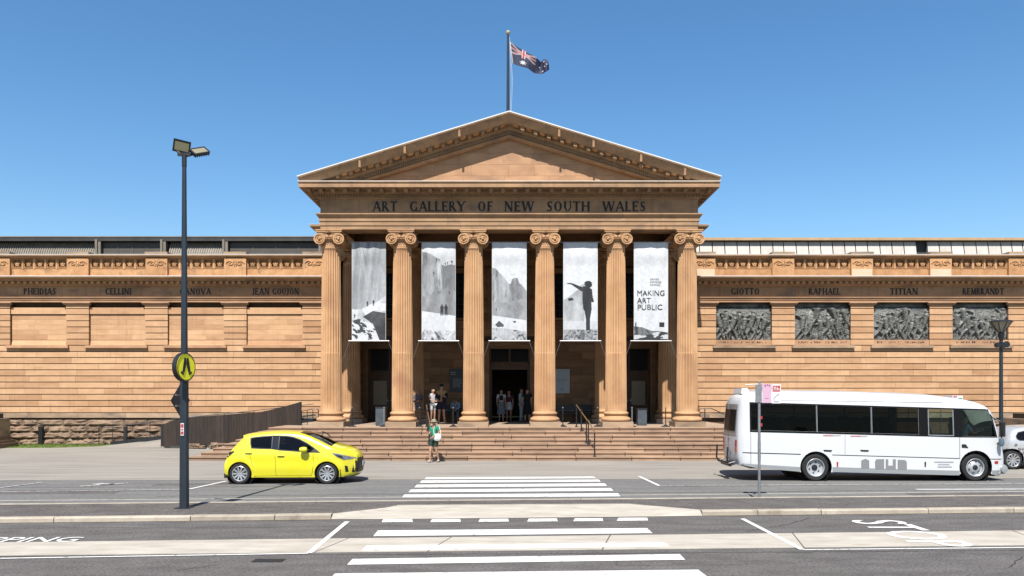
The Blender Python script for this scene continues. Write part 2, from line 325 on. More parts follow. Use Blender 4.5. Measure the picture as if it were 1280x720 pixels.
def glyph_polys(ch):
    w, strokes, serifs = GL[ch]; polys = []
    for s in strokes:
        if s[0] == 'a':
            _, cx, cy, rx, ry, a0, a1, w0, w1, n = s; o = []; i_ = []
            for k in range(n+1):
                t = k/n; a = R(a0+(a1-a0)*t); wd = w0+(w1-w0)*sin(pi*t)
                o.append((cx+rx*cos(a), cy+ry*sin(a))); i_.append((cx+(rx-wd)*cos(a), cy+(ry-wd*.75)*sin(a)))
            for k in range(n): polys.append([o[k], o[k+1], i_[k+1], i_[k]])
        else:
            x0, y0, x1, y1, wd = s; L = math.hypot(x1-x0, y1-y0); nx, ny = -(y1-y0)/L*wd/2, (x1-x0)/L*wd/2
            if y0 == y1 and y0 in (0, 1): ny2 = wd*(.5 if y0 == 0 else -.5); y0 += ny2; y1 += ny2
            polys.append([(x0+nx, y0+ny), (x1+nx, y1+ny), (x1-nx, y1-ny), (x0-nx, y0-ny)])
    for sf in serifs:
        x, y = sf[:2]
        if len(sf) == 3: polys.append([(x-.03,y-.12),(x+.03,y-.12),(x+.03,y+.12),(x-.03,y+.12)])
        else:
            yy = .03 if y < .5 else .97 if y > .9 else y
            polys.append([(x-.17,yy-.03),(x+.17,yy-.03),(x+.17,yy+.03),(x-.17,yy+.03)])
    return w, polys
def word_mb(mb, word, x0, x1, z0, h, yf, depth=.012, bold=1.0):
    ws = [GL[c][0]*h for c in word]; tot = x1-x0
    s = min(1.15, max(.6, tot/(sum(ws)+.0)*.92)) if len(word) > 1 else 1
    gap = (tot-sum(ws)*s)/max(1, len(word)-1); x = x0
    for c, w in zip(word, ws):
        for i, p in enumerate(glyph_polys(c)[1]):
            mb.prism([(x+a*h*s, z0+b*h) for a, b in p], yf-depth-.0004*(i % 5), yf)
        x += w*s+gap
def text_mesh(txt, size, width=None, extrude=.002, align='LEFT', spacing=1.0, bold=0):
    cu = bpy.data.curves.new('lettering', 'FONT'); cu.body = txt; cu.size = size; cu.extrude = extrude; cu.align_x = align
    cu.space_character = spacing; cu.resolution_u = 3; cu.offset = bold
    o = bpy.data.objects.new('tmp', cu); COL.objects.link(o); bpy.context.view_layer.update()
    me = bpy.data.meshes.new_from_object(o.evaluated_get(bpy.context.evaluated_depsgraph_get()))
    bpy.data.objects.remove(o)
    if width:
        n = len(me.vertices); co = np.empty(n*3); me.vertices.foreach_get('co', co); co = co.reshape(-1, 3)
        co[:,0] *= width/(co[:,0].max()-co[:,0].min()); me.vertices.foreach_set('co', co.ravel())
    return me
def text_on(parent, name, txt, x, y, z, size, m, width=None, align='LEFT', world=True, rot=(pi/2,0,0), extrude=.002, bold=0):
    me = text_mesh(txt, size, width, extrude, align, bold=bold); me.materials.clear(); me.materials.append(m)
    o = ob(name, me, parent, world, loc=(x, y, z)); o.rotation_euler = rot; return o

# ---------------------------------------------------------------- ground, roads, paving
KS = .066   # street runs at a slight angle to the facade
def kerbY(y0, x, s=KS): return y0+s*x
def quad(mb, pts, z):  mb.add([(x, y, z) for x, y in pts], [tuple(range(len(pts)))])
m = MB()
m.add([(-900,-300,-.06),(900,-300,-.06),(900,1500,-.06),(-900,1500,-.06)], [(0,1,2,3)]); m.build('ground', M['ground'], kind='structure')
def strip(x0, x1, fa, fb, z, nx=24):
    mb = MB(); xs = [x0+(x1-x0)*i/nx for i in range(nx+1)]
    vs = [(x, fa(x), z) for x in xs]+[(x, fb(x), z) for x in xs]; n = nx+1
    mb.add(vs, [(i, i+1, n+i+1, n+i) for i in range(nx)]); return mb
strip(-70, 70, lambda x: -6, lambda x: kerbY(17.6, x), 0).build('road', M['asphalt'], kind='structure')
strip(-70, 70, lambda x: kerbY(18.0, x), lambda x: 24.55+.02*x, -.003).build('far_road', M['asphalt_far'], kind='structure')
strip(-70, 70, lambda x: 24.55+.02*x, lambda x: 47, -.002).build('forecourt_paving', M['pave'], kind='structure')
# thin drain line where paving meets the road
strip(-70, 70, lambda x: 24.50+.02*x, lambda x: 24.58+.02*x, .003).build('paving_edge_strip', M['kerb'], kind='structure')
# concrete gutter strips poured in lengths
gb = [-26,-19,-13.4,-9.35,-2.9,-1.05,1.86,5.3,9.6,16,23]
gut = ob('concrete_gutter', None); gut['kind'] = 'structure'
for a, b in zip(gb[:-1], gb[1:]):
    o1 = MB(); g = .012
    o1.slab([(a+g-.3, kerbY(13.3,a,.052)), (b-g-.3, kerbY(13.3,b,.052)), (b-g, kerbY(14.62,b)), (a+g, kerbY(14.62,a))], -.05, .006)
    o1.build('concrete_slab', M['conc'], gut)
# raised island
isl_s = MB()
def isl_slab(xa, xb): isl_s.slab([(xa, kerbY(17.1,xa)), (xb, kerbY(17.1,xb)), (xb, kerbY(18.95,xb)), (xa, kerbY(18.95,xa))], -.05, .1)
isl_s.slab([(-40,kerbY(17.05,-40)),(-3.7,kerbY(17.05,-3.7)),(-2.51,18.05),(2.72,18.27),(4.13,kerbY(17.05,4.13)),(40,kerbY(17.05,40)),(40,kerbY(18.92,40)),(-40,kerbY(18.92,-40))], -.05, .1)
island = isl_s.build('traffic_island', M['island'], kind='structure')
m = MB(); m.add([(-3.7,16.62,.008),(-2.76,16.62,.008),(2.99,16.99,.008),(4.13,17.1,.008),(-2.51,18.1,.102),(2.72,18.32,.102),(-3.7,kerbY(17.06,-3.7),.102),(4.13,kerbY(17.06,4.13),.102)],
    [(1,2,5,4),(0,1,4,6),(2,3,7,5)]); m.build('crossing_ramp', M['conc'], island)
rng = random.Random(4)
def kerb_run(xs):
    for a, b in zip(xs[:-1], xs[1:]):
        k = MB(); g = .008; dz = rng.uniform(-.006,.006); bev = .02
        prof = [(0,-.06),(0,.082+dz),(bev,.104+dz),(.2,.104+dz),(.2,-.06)]
        vs = []
        for x in (a+g, b-g):
            y0 = kerbY(16.86, x)+dz
            vs += [(x, y0+o, z) for o, z in prof]
        k.add(vs, [(0,5,6,1),(1,6,7,2),(2,7,8,3),(3,8,9,4),(0,1,2,3,4),(5,9,8,7,6)])
        k.build('kerb_stone', M['kerb'], island)
kerb_run([-20,-17.2,-14.6,-12.2,-9.25,-6.55,-4.85,-3.7])
kerb_run([4.13,5.35,6.75,9.15,11.1,13.4,16.2,19,22])
xs = [-20+3.1*i for i in range(14)]
for a, b in zip(xs[:-1], xs[1:]):
    k = MB(); k.slab([(a+.008,kerbY(18.90,a)),(b-.008,kerbY(18.90,b)),(b-.008,kerbY(19.05,b)),(a+.008,kerbY(19.05,a))], -.05, .106); k.build('edging_stone', M['kerb'], island)

# painted markings, each stripe its own piece of paint
marks = ob('road_markings', None); marks['kind'] = 'structure'
def mark(name, pxs, mt='paint', z=.010):
    k = MB(); P = [G(x, y, z) for x, y in pxs]; top = P; n = len(P)
    # subdivide long edges for slightly ragged ends
    k.add([(x, y, z) for x, y, _ in P]+[(x, y, z-.003) for x, y, _ in P], [tuple(range(n))]+[(i,(i+1) % n,(i+1) % n+n,i+n) for i in range(n)])
    return k.build(name, M[mt], marks)
for q in ([(533,596.6),(742,595.6),(745,597.6),(530.6,599)], [(527,600.6),(748.5,599.4),(750.6,601.9),(524.6,603.4)],
          [(521,605.8),(756,604.2),(758.6,607.4),(518,609.2)], [(513.4,611.9),(763.6,610.0),(766.6,613.5),(510.6,615.2)],
          [(505.4,618.1),(772.4,616.4),(775.2,620.3),(502.4,621.8)],
          [(472.4,663.0),(808.8,660.0),(815.4,666.2),(466.6,670.0)], [(458,682.0),(831,678.0),(837,682.6),(451.6,688.2)],
          [(440.6,698.6),(849.6,692.5),(856.4,699.4),(434,705.6)], [(418.6,716.8),(872.6,712.0),(893,727.5),(404,733)]):
    mark('crossing_stripe', q)
for a, b, y in ((477,515,649.0),(538,575,648.8),(598,635,648.5),(659,696,648.2),(716.6,753,647.8),(771,809,647.2)):
    mark('give_way_dash', [(a+2,y),(b,y-.2),(b+1,y+3.2),(a,y+3.6)])
def line(name, p, q, w, mt='paint'):   # ground line between two picture points, width in metres
    a = Vector(G(*p, .01)); b = Vector(G(*q, .01)); d = (b-a).normalized(); n = Vector((-d.y, d.x, 0))*w/2
    k = MB(); k.add([a-n, b-n, b+n, a+n], [(0,1,2,3)]); return k.build(name, M[mt], marks)
line('bay_line', (385,691.5), (0,697.8), .07); line('bay_line', (434,651.8), (386,691.2), .10)
line('bay_line', (928,648.2), (1003,686.8), .10); line('bay_line', (1003,687), (1279.9,684.2), .07); line('bay_line', (1280,684.2), (1500,682), .07)
line('bay_line', (0,614.6), (236,611.6), .08, 'paint_old'); line('bay_line', (237,611.2), (283,601.2), .10); line('bay_line', (-30,613.5), (54,602.6), .10, 'paint_old')
line('bay_line', (799,595.4), (824,607), .10); line('bay_line', (826,607), (1400,603.6), .08, 'paint_old')
line('bay_line', (-200,616.4), (-2,614.6), .08, 'paint_old')
line('lane_line', (1145,611.6), (1400,611.0), .15)
line('lane_line', (100,607.8), (160,603.6), .16, 'paint_old'); line('lane_line', (120,604.4), (138,605.6), .35, 'paint_old')
line('edge_line', (-100,632), (1400,618.0), .09, 'paint_yellow').location.z = .10
# painted words
o = text_on(marks, 'lettering', 'STOPPING', -10.43, 14.0, .012, .66, M['paint'], width=2.74, bold=.004, rot=(0,0,R(1.5)), world=False, extrude=.001)
o = text_on(marks, 'lettering', 'STOP', 7.0, 16.5, .012, 1.46, M['paint'], width=2.85, bold=.012, rot=(0,0,R(-90)), world=False, extrude=.001)
k = MB(); k.slab([(-4.0,12.38),(-3.52,12.38),(-3.52,12.62),(-4.0,12.62)], -.01, .006); k.build('drain_cover', M['black'], kind='structure')
# darker utility patches and tar seams in the road
for i, (x, y, sx, sy) in enumerate(((-12,20.9,3.2,.9),(12.6,20.6,4.4,.6),(-9,22.9,2.4,.5),(3.0,12.2,2.8,.25),(6.5,15.6,1.2,.5))):
    k = MB(); pts = [(x+sx*cos(a)*(1+.08*sin(5*a+i))*(1.0 if abs(cos(a)) < .9 else 1), y+KS*sx*cos(a)+sy*sin(a)) for a in [2*pi*j/24 for j in range(24)]]
    pts = [(x-sx/2, y-KS*sx/2), (x+sx/2, y+KS*sx/2), (x+sx/2-.05, y+sy+KS*sx/2), (x-sx/2+.03, y+sy-KS*sx/2)]
    k.slab(pts, -.01, .0035); k.build('road_patch', M['asphalt'] if y > 18 else M['island'], kind='structure')
# grit gathered in the channel at the foot of the island kerb, tar seams and cracks
g_ = MB(); rr_ = random.Random(12)
xs = [-20+.25*i for i in range(170)]
vs = [(x, kerbY(16.86,x)-.03-.10*rr_.random()**2, .004) for x in xs]+[(x, kerbY(16.86,x)+.02, .004) for x in xs]; n = len(xs)
g_.add(vs, [(i, i+1, n+i+1, n+i) for i in range(n-1) if not -3.6 < xs[i] < 3.9]); g_.build('channel_grit', noisy('grit', (.10,.075,.055), (.17,.13,.10), scale=8, detail=8), kind='structure')
def crack(pts, w, nm='crack', mt='tar'):
    k = MB(); P = []
    for a, b in zip(pts[:-1], pts[1:]):
        m_ = max(2, int(math.hypot(b[0]-a[0], b[1]-a[1])/.12))
        for q in range(m_): t = q/m_; P.append((a[0]+(b[0]-a[0])*t+rr_.uniform(-.025,.025), a[1]+(b[1]-a[1])*t+rr_.uniform(-.025,.025)))
    for a, b in zip(P[:-1], P[1:]):
        L = math.hypot(b[0]-a[0], b[1]-a[1])+1e-6; nx, ny = -(b[1]-a[1])/L*w/2, (b[0]-a[0])/L*w/2
        k.add([(a[0]-nx,a[1]-ny,.0075),(b[0]-nx,b[1]-ny,.0075),(b[0]+nx,b[1]+ny,.0075),(a[0]+nx,a[1]+ny,.0075)], [(0,1,2,3)])
    o = k.build(nm, M[mt]); o['kind'] = 'structure'; return o
M['tar'] = mat('tar', (.035,.032,.03), .8)
crack([(-14,12.55),(-6,12.9),(-1,13.0),(4,13.15),(13,13.5)], .018); crack([(-11,15.3),(-8.6,15.6),(-5.5,15.55),(-2,15.9)], .014); crack([(4.4,15.1),(5.6,16.0),(6.4,16.9)], .014)
crack([(-9,20.4),(-2,20.9),(5,21.2),(14,22.0)], .03); crack([(7.5,12.0),(8.2,12.8),(9.8,13.1)], .014); crack([(-4.9,11.8),(-4.3,12.3)], .014); crack([(-16,22.2),(-9,22.5),(-6,22.7)], .03)
# grass patch against the left wing
k = MB(); k.slab([(-40,38.2),(-22.4,38.9),(-19.4,40.7),(-19.5,41.6),(-40,41.6)], -.02, .02); gp = k.build('lawn', M['grass'], kind='structure')
gr = MB(); rg = random.Random(2)
for i in range(5200):
    x = rg.uniform(-30,-19.7); lo = 38.2+(x+40)*.04 if x < -22.4 else 38.9+(x+22.4)*.6
    y = rg.uniform(min(lo,41), 41.3); h = rg.uniform(.03,.09); a = rg.uniform(0,pi)
    gr.add([(x-.012*cos(a),y-.012*sin(a),.02),(x+.012*cos(a),y+.012*sin(a),.02),(x+rg.uniform(-.03,.03),y+rg.uniform(-.03,.03),.02+h)], [(0,1,2)])
o = ob('grass', gr.mesh('grass', M['grass'], recalc=False), kind='stuff'); tag(o, 'short green grass growing at the foot of the rough stone base on the left', 'grass')

# ---------------------------------------------------------------- the gallery
gal = thing('art_gallery', 'sandstone art gallery with a six column portico, pediment and two long wings', 'building', (0,34,0))
YW = 41.2; CH = .3155; Z0 = 1.66
# --- wings
unit = {}
def block(x0, x1, y0, y1, z0, z1, mt='ashlar', name='ashlar_block', parent=None):
    key = (mt, name)
    if key not in unit:
        k = MB(); e = .012
        P = [(-.5,.0),(.5,.0),(.5,1),(-.5,1)]
        k.box(-.5,.5,0,1,-.5,.5)
        unit[key] = k.mesh(name, M[mt])
    o = ob(name, unit[key], parent, True)
    o.location = o.location + Vector(((x0+x1)/2, y0, (z0+z1)/2)); o.scale = (abs(x1-x0), y1-y0, z1-z0)
    return o
nich = [12.09+4.06*i for i in range(8)]
rb = random.Random(11)
nblocks = 0
rocks = []
for i in range(7):
    k = MB(); nx, nz = 7, 4; rr = random.Random(i+50); vs = []
    for j in range(nz+1):
        for q in range(nx+1):
            u, v = q/nx, j/nz; edge = min(u, 1-u)*nx < .5 or min(v, 1-v)*nz < .5
            d = 0 if edge else rr.uniform(.35, 1.0)*(1.15-.5*v)
            vs.append((u-.5+(0 if edge else rr.uniform(-.03,.03)), -d, v-.5+(0 if edge else rr.uniform(-.05,.05))))
    fs = [(j*(nx+1)+q, j*(nx+1)+q+1, (j+1)*(nx+1)+q+1, (j+1)*(nx+1)+q) for j in range(nz) for q in range(nx)]
    n = len(vs); vs += [(-.5,1,-.5),(.5,1,-.5),(.5,1,.5),(-.5,1,.5)]
    a, b_, c, d_ = 0, nx, (nz+1)*(nx+1)-1, nz*(nx+1)
    fs += [tuple([n, n+1]+list(range(nx, -1, -1))), tuple([n+3]+[nz*(nx+1)+q for q in range(nx+1)]+[n+2])]
    fs += [tuple([n+3, n]+[j*(nx+1) for j in range(nz+1)]), tuple([n+1, n+2]+[j*(nx+1)+nx for j in range(nz, -1, -1)])]
    k.add(vs, fs); rocks.append(k.mesh('rough_stone', M['rock']))
def wing(sx):
    global nblocks
    L = sx < 0
    wg = MB()
    def bx(mb, a, b, *r): mb.box(sx*a, sx*b, *r)
    # core wall with niche hollows
    bx(wg, 8.3, 45, YW+.085, YW+1.2, 1.40, 5.12)
    niche = [(c-1.44, c+1.44) for c in nich]
    xs = [8.3]+[v for n in niche for v in n]+[45]
    for a, b in zip(xs[0::2], xs[1::2]): bx(wg, a, b, YW+.085, YW+1.2, 5.12, 7.34)
    for a, b in niche: bx(wg, a, b, YW+.32, YW+1.2, 5.12, 7.34)
    core = wg.build('wing_wall', M['mortar'], gal, world=True)
    rest = MB()
    XV = 26.9
    # full courses
    for i in range(11):
        x = 8.32; z0 = Z0+i*CH+.020; z1 = Z0+(i+1)*CH-.020
        while x < 44.9:
            w = rb.choice([1.1,1.5,1.9,2.4,3.0])*rb.uniform(.9,1.15); x2 = min(x+w, 44.95)
            if 44.95-x2 < .5: x2 = 44.95
            vis = x < XV and not (sx > 0 and 10.5 < x and x2 < 25.5 and z1 < 2.45)
            if vis and nblocks < 300: block(sx*(x+.004), sx*(x2-.004), YW-rb.uniform(0,.006), YW+.086, z0, z1, parent=core); nblocks += 1
            else: bx(rest, x+.004, x2-.004, YW, YW+.086, z0, z1)
            x = x2
    # pilaster strips between the niches
    for n, (a, b) in enumerate([(9.42, niche[0][0])]+[(niche[j][1], niche[j+1][0]) for j in range(len(niche)-1)]+[(niche[-1][1], 44.9)]):
        for i in range(11, 18):
            z0 = Z0+i*CH+.020; z1 = Z0+(i+1)*CH-.020
            if i == 17: z1 = 7.20
            if n < 5 and nblocks < 300: block(sx*a, sx*b, YW-.004, YW+.086, z0, z1, parent=core); nblocks += 1
            else: bx(rest, a, b, YW, YW+.086, z0, z1)
        if True:
            k = MB()
            for q, (o_, za, zb) in enumerate(((.05,7.20,7.235),(.10,7.24,7.29),(.14,7.295,7.335))): bx(k, a-.08-o_*.3, b+.08+o_*.3, YW-o_, YW+.05, za, zb)
            k.build('pilaster_cap', M['stone'], core, world=True)
    if rest.f: rest.build('ashlar_course', M['ashlar'], core, world=True, kind='stuff')
    # recessed strip beside the portico
    k = MB(); bx(k, 8.32, 9.40, YW+.03, YW+.06, 5.14, 7.34); k.build('recessed_strip', M['stone'], core, world=True)
    # niches
    for n, (a, b) in enumerate(niche):
        k = MB()
        for o_, za, zb in ((.10,5.03,5.125),(.13,4.985,5.028),(.05,4.93,4.984)): bx(k, a-.10-o_*.6, b+.10+o_*.6, YW-o_-.02, YW+.05, za, zb)
        k.build('niche_sill', M['plinth' if not L else 'stone'], core, world=True)
        if L:
            # smooth blocks inside the niche, raised head course and sloping foot
            for r in range(5):
                z0 = 5.42+r*.262; z1 = z0+.257; c = a+.02+rb.uniform(.6,2.2)
                for p, q in ((a+.01, c), (c+.004, b-.01)): block(sx*p, sx*q, YW+.15-rb.uniform(0,.004), YW+.33, z0, z1, parent=core)
            block(sx*(a+.01), sx*(b-.01), YW+.08, YW+.33, 6.75, 7.08, parent=core)
            k = MB(); k.hexa([(sx*(a+.005),YW+.09,5.13),(sx*(b-.005),YW+.09,5.13),(sx*(b-.005),YW+.33,5.13),(sx*(a+.005),YW+.33,5.13),
                              (sx*(a+.005),YW+.10,5.14),(sx*(b-.005),YW+.10,5.14),(sx*(b-.005),YW+.17,5.42),(sx*(a+.005),YW+.17,5.42)])
            k.build('niche_foot', M['ashlar'], core, world=True)
        else:
            k = MB(); bx(k, a+.01, b-.01, YW+.02, YW+.3, 5.13, 5.41); k.build('inscription_block', M['stone'], core, world=True)
    # plinth band, rough base
    x = 8.3
    while x < 44.9:
        x2 = min(x+rb.uniform(1.6,3.0), 45); block(sx*(x+.003), sx*(x2-.003), YW-.06, YW+.3, 1.40, 1.645, 'plinth', 'plinth_stone', core); x = x2
    for r in range(4):
        z0 = -.02+r*.335; x = 8.6+rb.uniform(0,.5)
        while x < 44:
            w = rb.uniform(.65,2.1) if r % 2 else rb.uniform(.55,1.7); x2 = min(x+w, 44.8)
            hidden = (sx > 0 and x2 < 24.6) or (sx < 0 and x2 < 16.8)
            if not hidden:
                o = ob('rough_stone', rb.choice(rocks), core, True)
                hh = .325; o.location = o.location+Vector((sx*(x+x2)/2, YW+.04, z0+hh/2+(.0)))
                o.scale = (x2-x-.012, rb.uniform(.11,.20), hh)
            x = x2
    k = MB(); bx(k, 8.5, 45, YW+.10, YW+1.2, -.05, 1.40); k.build('base_core', M['mortar'], core, world=True)
    # architrave, frieze, cornice
    pth = [(-45,YW),(-8.3,YW)] if L else [(8.3,YW),(45,YW)]
    k = MB(); k.sweep(pth, [(-.5,7.34),(.10,7.34),(.10,7.44),(.13,7.445),(.13,7.54),(.19,7.56),(.19,7.60),(.02,7.61),(.02,7.615),(-.5,7.615)]); k.build('architrave', M['stone'], core, world=True)
    # frieze stones, those with names are separate pieces of stone
    x = 8.3
    for c in nich:
        for p, q in ((x, c-1.25), (c-1.245, c+1.25)):
            if q-p > .1: block(sx*(p+.002), sx*(q-.002), YW+.02, YW+.5, 7.616, 8.148, 'entab', 'frieze_stone', core)
        x = c+1.25
    block(sx*(x+.002), sx*45, YW+.02, YW+.5, 7.616, 8.148, 'entab', 'frieze_stone', core)
    k = MB(); k.sweep(pth, [(-.5,8.15),(.02,8.15),(.10,8.19),(.16,8.24),(.20,8.25),(.20,8.39),(.42,8.395),(.44,8.43),(.50,8.445),(.60,8.50),(.64,8.545),(.64,8.59),(-.5,8.62)]); k.build('cornice', M['entab'], core, world=True)
    k = MB(); k.sweep(pth, [(.40,8.606),(.648,8.593),(.648,8.625),(.40,8.640)]); k.build('cornice_white_edge', M['white_metal'], core, world=True)  # white strip stands in for sunlight caught on the cornice's top edge
    k = MB(); x = 8.4
    while x < 44.9: bx(k, x, x+.15, YW-.34, YW-.20, 8.255, 8.385); x += .313
    k.build('dentil_row', M['carved'], core, world=True, kind='stuff')
    # parapet: base courses, piers with scrolls, pierced squares
    yp = YW+.12
    def zz(py): return PZ(py, yp)
    zA, zB, zC, zD, zE = 8.62, zz(336.2), zz(335.6), zz(323.2), zz(319.2)
    k = MB(); bx(k, 8.8, 45, yp+.02, yp+.5, zA, 8.80); bx(k, 8.8, 45, yp+.05, yp+.5, 8.804, zB); k.build('parapet_base', M['carved'], core, world=True)
    k = MB(); k.sweep([(-45,yp),(-8.8,yp)] if L else [(8.8,yp),(45,yp)], [(-.45,zD),(.0,zD),(.06,zD+.04),(.16,zD+.08),(.20,zE-.05),(.20,zE),(-.45,zE+.02)]); k.build('parapet_coping', M['entab'], core, world=True)
    k = MB(); k.sweep([(-45,yp),(-8.8,yp)] if L else [(8.8,yp),(45,yp)], [(.02,zE+.025),(.21,zE+.003),(.21,zE+.03),(.02,zE+.05)]); k.build('coping_flashing', M['white_metal'], core, world=True)
    k = MB(); bx(k, 8.8, 45, yp+.27, yp+.4, zB, zD); k.build('parapet_back', M['carved'], core, world=True)
    for n in range(-1, 8):
        cp = 10.06+4.06*(n+0)+.0 if n >= 0 else None
        if cp:
            k = MB(); bx(k, cp-.56, cp+.56, yp-.10, yp+.4, zA+.002, zD-.002); k.build('parapet_pier', M['carved'], core, world=True)
            k = MB(); bx(k, cp-.58, cp+.58, yp-.16, yp+.42, zE+.02, zE+.16); k.build('pier_cap', M['plinth'], core, world=True)
            o = ob('carved_scroll', SCROLL, core, True); o.location = o.location+Vector((sx*cp, yp-.10, (zB+zD)/2))
            if not L and n in (0, 2, 3): block(sx*(cp-.52), sx*(cp+.52), yp-.112, yp, zA+.05, zB-.02, 'newstone', 'replaced_stone', core)
            a = cp+.56; b = cp+4.06-.56
            for j in range(6):
                xj = a+(b-a)*j/5
                k = MB(); bx(k, xj-.045, xj+.045, yp+.03, yp+.3, zB+.01, zD-.004); k.build('parapet_mullion', M['carved'], core, world=True)
                if j < 5:
                    o = ob('carved_rosette', ROSETTE, core, True); o.location = o.location+Vector((sx*(xj+(b-a)/10), yp+.11, (zB+zD)/2))
    # roof behind
    yr = YW+2.4
    k = MB()
    if L:
        k = MB(); bx(k, 8.8, 45, yr-.3, yr+6, PZ(302.5,yr), PZ(298,yr)); k.build('roof_fascia', M['roofdark'], core, world=True)
        k = MB(); bx(k, 8.8, 45, yr-.33, yr+6, PZ(298,yr)+.002, PZ(296.6,yr)); k.build('roof_edge_trim', M['roofrib'], core, world=True)
        k = MB(); bx(k, 8.8, 45, yr+.3, yr+6, 9.6, PZ(302.5,yr)-.002); k.build('roof_wall', M['roofdark'], core, world=True)
        zt, zb = PZ(303,yr), PZ(323,yr)
        for a, b, kind in ((288,403,'l'),(212,280,'r'),(130,203,'l'),(-380,122,'r')):
            xa, xb = PX(a,yr), PX(b,yr)
            k = MB()
            if kind == 'r':
                n = int((xb-xa)/.125)
                for i in range(n):
                    x = xa+i*.125
                    k.hexa([(x,yr-.25,zb),(x+.06,yr-.25,zb),(x+.06,yr+.3,zb),(x,yr+.3,zb),(x+.06,yr+.05,zt),(x+.12,yr+.05,zt),(x+.12,yr+.3,zt),(x+.06,yr+.3,zt)])
                k.hexa([(xa,yr-.21,zb),(xb,yr-.21,zb),(xb,yr+.29,zb),(xa,yr+.29,zb),(xa,yr+.09,zt),(xb,yr+.09,zt),(xb,yr+.29,zt),(xa,yr+.29,zt)])
                k.build('ribbed_roof', M['roofrib'], core, world=True)
            else:
                for i in range(12):
                    z = zb+(zt-zb)*i/12; k.hexa([(xa,yr-.05,z),(xb,yr-.05,z),(xb,yr+.2,z+.02),(xa,yr+.2,z+.02),(xa,yr-.05,z+.055),(xb,yr-.05,z+.055),(xb,yr+.2,z+.08),(xa,yr+.2,z+.08)])
                k.build('louvre_panel', M['louvre'], core, world=True)
                for t in range(1, 4):
                    k = MB(); x = xa+(xb-xa)*t/4; k.box(x-.02, x+.02, yr-.075, yr, zb, zt); k.build('louvre_mullion', M['louvre'], core, world=True)
        for a in (122.5, 203.5, 280.5, 400):
            k = MB(); x = PX(a,yr); k.box(x, x+.12, yr-.34, yr+.2, zb, zt+.1); k.box(x+.14, x+.28, yr-.28, yr+.2, zb, zt); k.build('roof_rib', M['roofrib'], core, world=True)
    else:
        k = MB(); bx(k, 8.8, 45, yr-.3, yr+6, PZ(301.5,yr), PZ(298.3,yr)); k.build('roof_edge_trim', M['gold'], core, world=True)
        k = MB(); bx(k, 8.8, 45, yr+.1, yr+6, 9.6, PZ(301.5,yr)-.002); k.build('roof_wall', M['roofdark'], core, world=True)
        x = 858
        while x < 1660:
            w = rb.choice((13.5, 15, 15.5, 16)); x2 = x+w
            if not 1138 < x+w/2 < 1153:
                k = MB(); xa, xb = PX(x+.8,yr), PX(x2-.4,yr); zt, zb = PZ(302.5,yr), PZ(322,yr)
                k.hexa([(xa,yr-.22,zb),(xb,yr-.22,zb),(xb,yr+.05,zb),(xa,yr+.05,zb),(xa,yr-.05,zt),(xb,yr-.05,zt),(xb,yr+.05,zt),(xa,yr+.05,zt)])
                k.build('roof_panel', M['roofpanel'], core, world=True)
            x = x2
    return core
# shared carved pieces
k = MB()
for s in (-1, 1):
    pts = []
    for i in range(22):
        t = i/21; a = t*2.6*pi; r = .17*(1-t)+.02; pts.append((s*(.25+r*cos(a)*1.15), -.02, r*sin(a)*.72))
    k.tube(pts, .028, 5)
    k.tube([(s*.04,-.02,-.12),(s*.12,-.02,.0),(s*.05,-.02,.13)], .025, 5)
k.lathe([(.0,-.04),(.06,-.03),(.07,0)], (0,0,0), 'y', 8)
SCROLL = k.mesh('carved_scroll', M['carved'], smooth=True)
k = MB()
for q in range(5):
    a = q*2*pi/5+pi/4; pts = [(0,-.04,0)]
    for i in range(10):
        t = i/9; aa = a+t*2.3; r = .04+.11*t*(1-.25*t); pts.append((r*cos(aa), -.06, r*sin(aa)*.9))
    k.tube(pts, .019, 5)
k.box(-.24,.24,-.045,0,-.235,-.205); k.box(-.24,.24,-.045,0,.205,.235); k.box(-.24,-.21,-.045,0,-.205,.205); k.box(.21,.24,-.045,0,-.205,.205)
k.tube([(-.2,-.05,-.17),(.2,-.05,-.17)], .02, 5); k.lathe([(.0,-.09),(.04,-.08),(.05,-.03)], (0,0,0), 'y', 8)
ROSETTE = k.mesh('carved_rosette', M['carved'], smooth=True)
wL = wing(-1); wR = wing(1)
def words(lst, py0, py1, Y, yf, parent):
    for w, a, b in lst:
        k = MB(); word_mb(k, w, PX(a,Y), PX(b,Y), PZ(py1,Y), PZ(py0,Y)-PZ(py1,Y), yf)
        k.build('lettering', M['letter'], parent, world=True)
words([('PHEIDIAS',29.3,69.5),('CELLINI',131,164),('CANOVA',224.5,263.5),('JEAN',315,336.5),('GOUJON',340,373.3)], 360.3, 368.2, YW, YW+.018, wL)
words([('GIOTTO',913.6,949.5),('RAPHAEL',1011,1050.5),('TITIAN',1112.5,1147.6),('REMBRANDT',1203.4,1255)], 360.3, 368.2, YW, YW+.018, wR)
# small inscriptions under the reliefs: rows of tiny cut marks
for n, c in enumerate(nich[:4]):
    k = MB(); r = random.Random(n); x = c-1.25
    while x < c+1.25:
        w = r.uniform(.03,.07); h = r.uniform(.06,.10)
        if r.random() < .8 and not abs(x-c) < .1: k.box(x, x+.016, YW+.016, YW+.021, 5.24, 5.24+h); k.box(x, x+w, YW+.0155, YW+.0205, 5.24+r.choice((0,h-.015)), 5.255+r.choice((0,h-.015)))
        x += w+.03
    k.build('inscription', M['letter'], wR, world=True, kind='stuff')

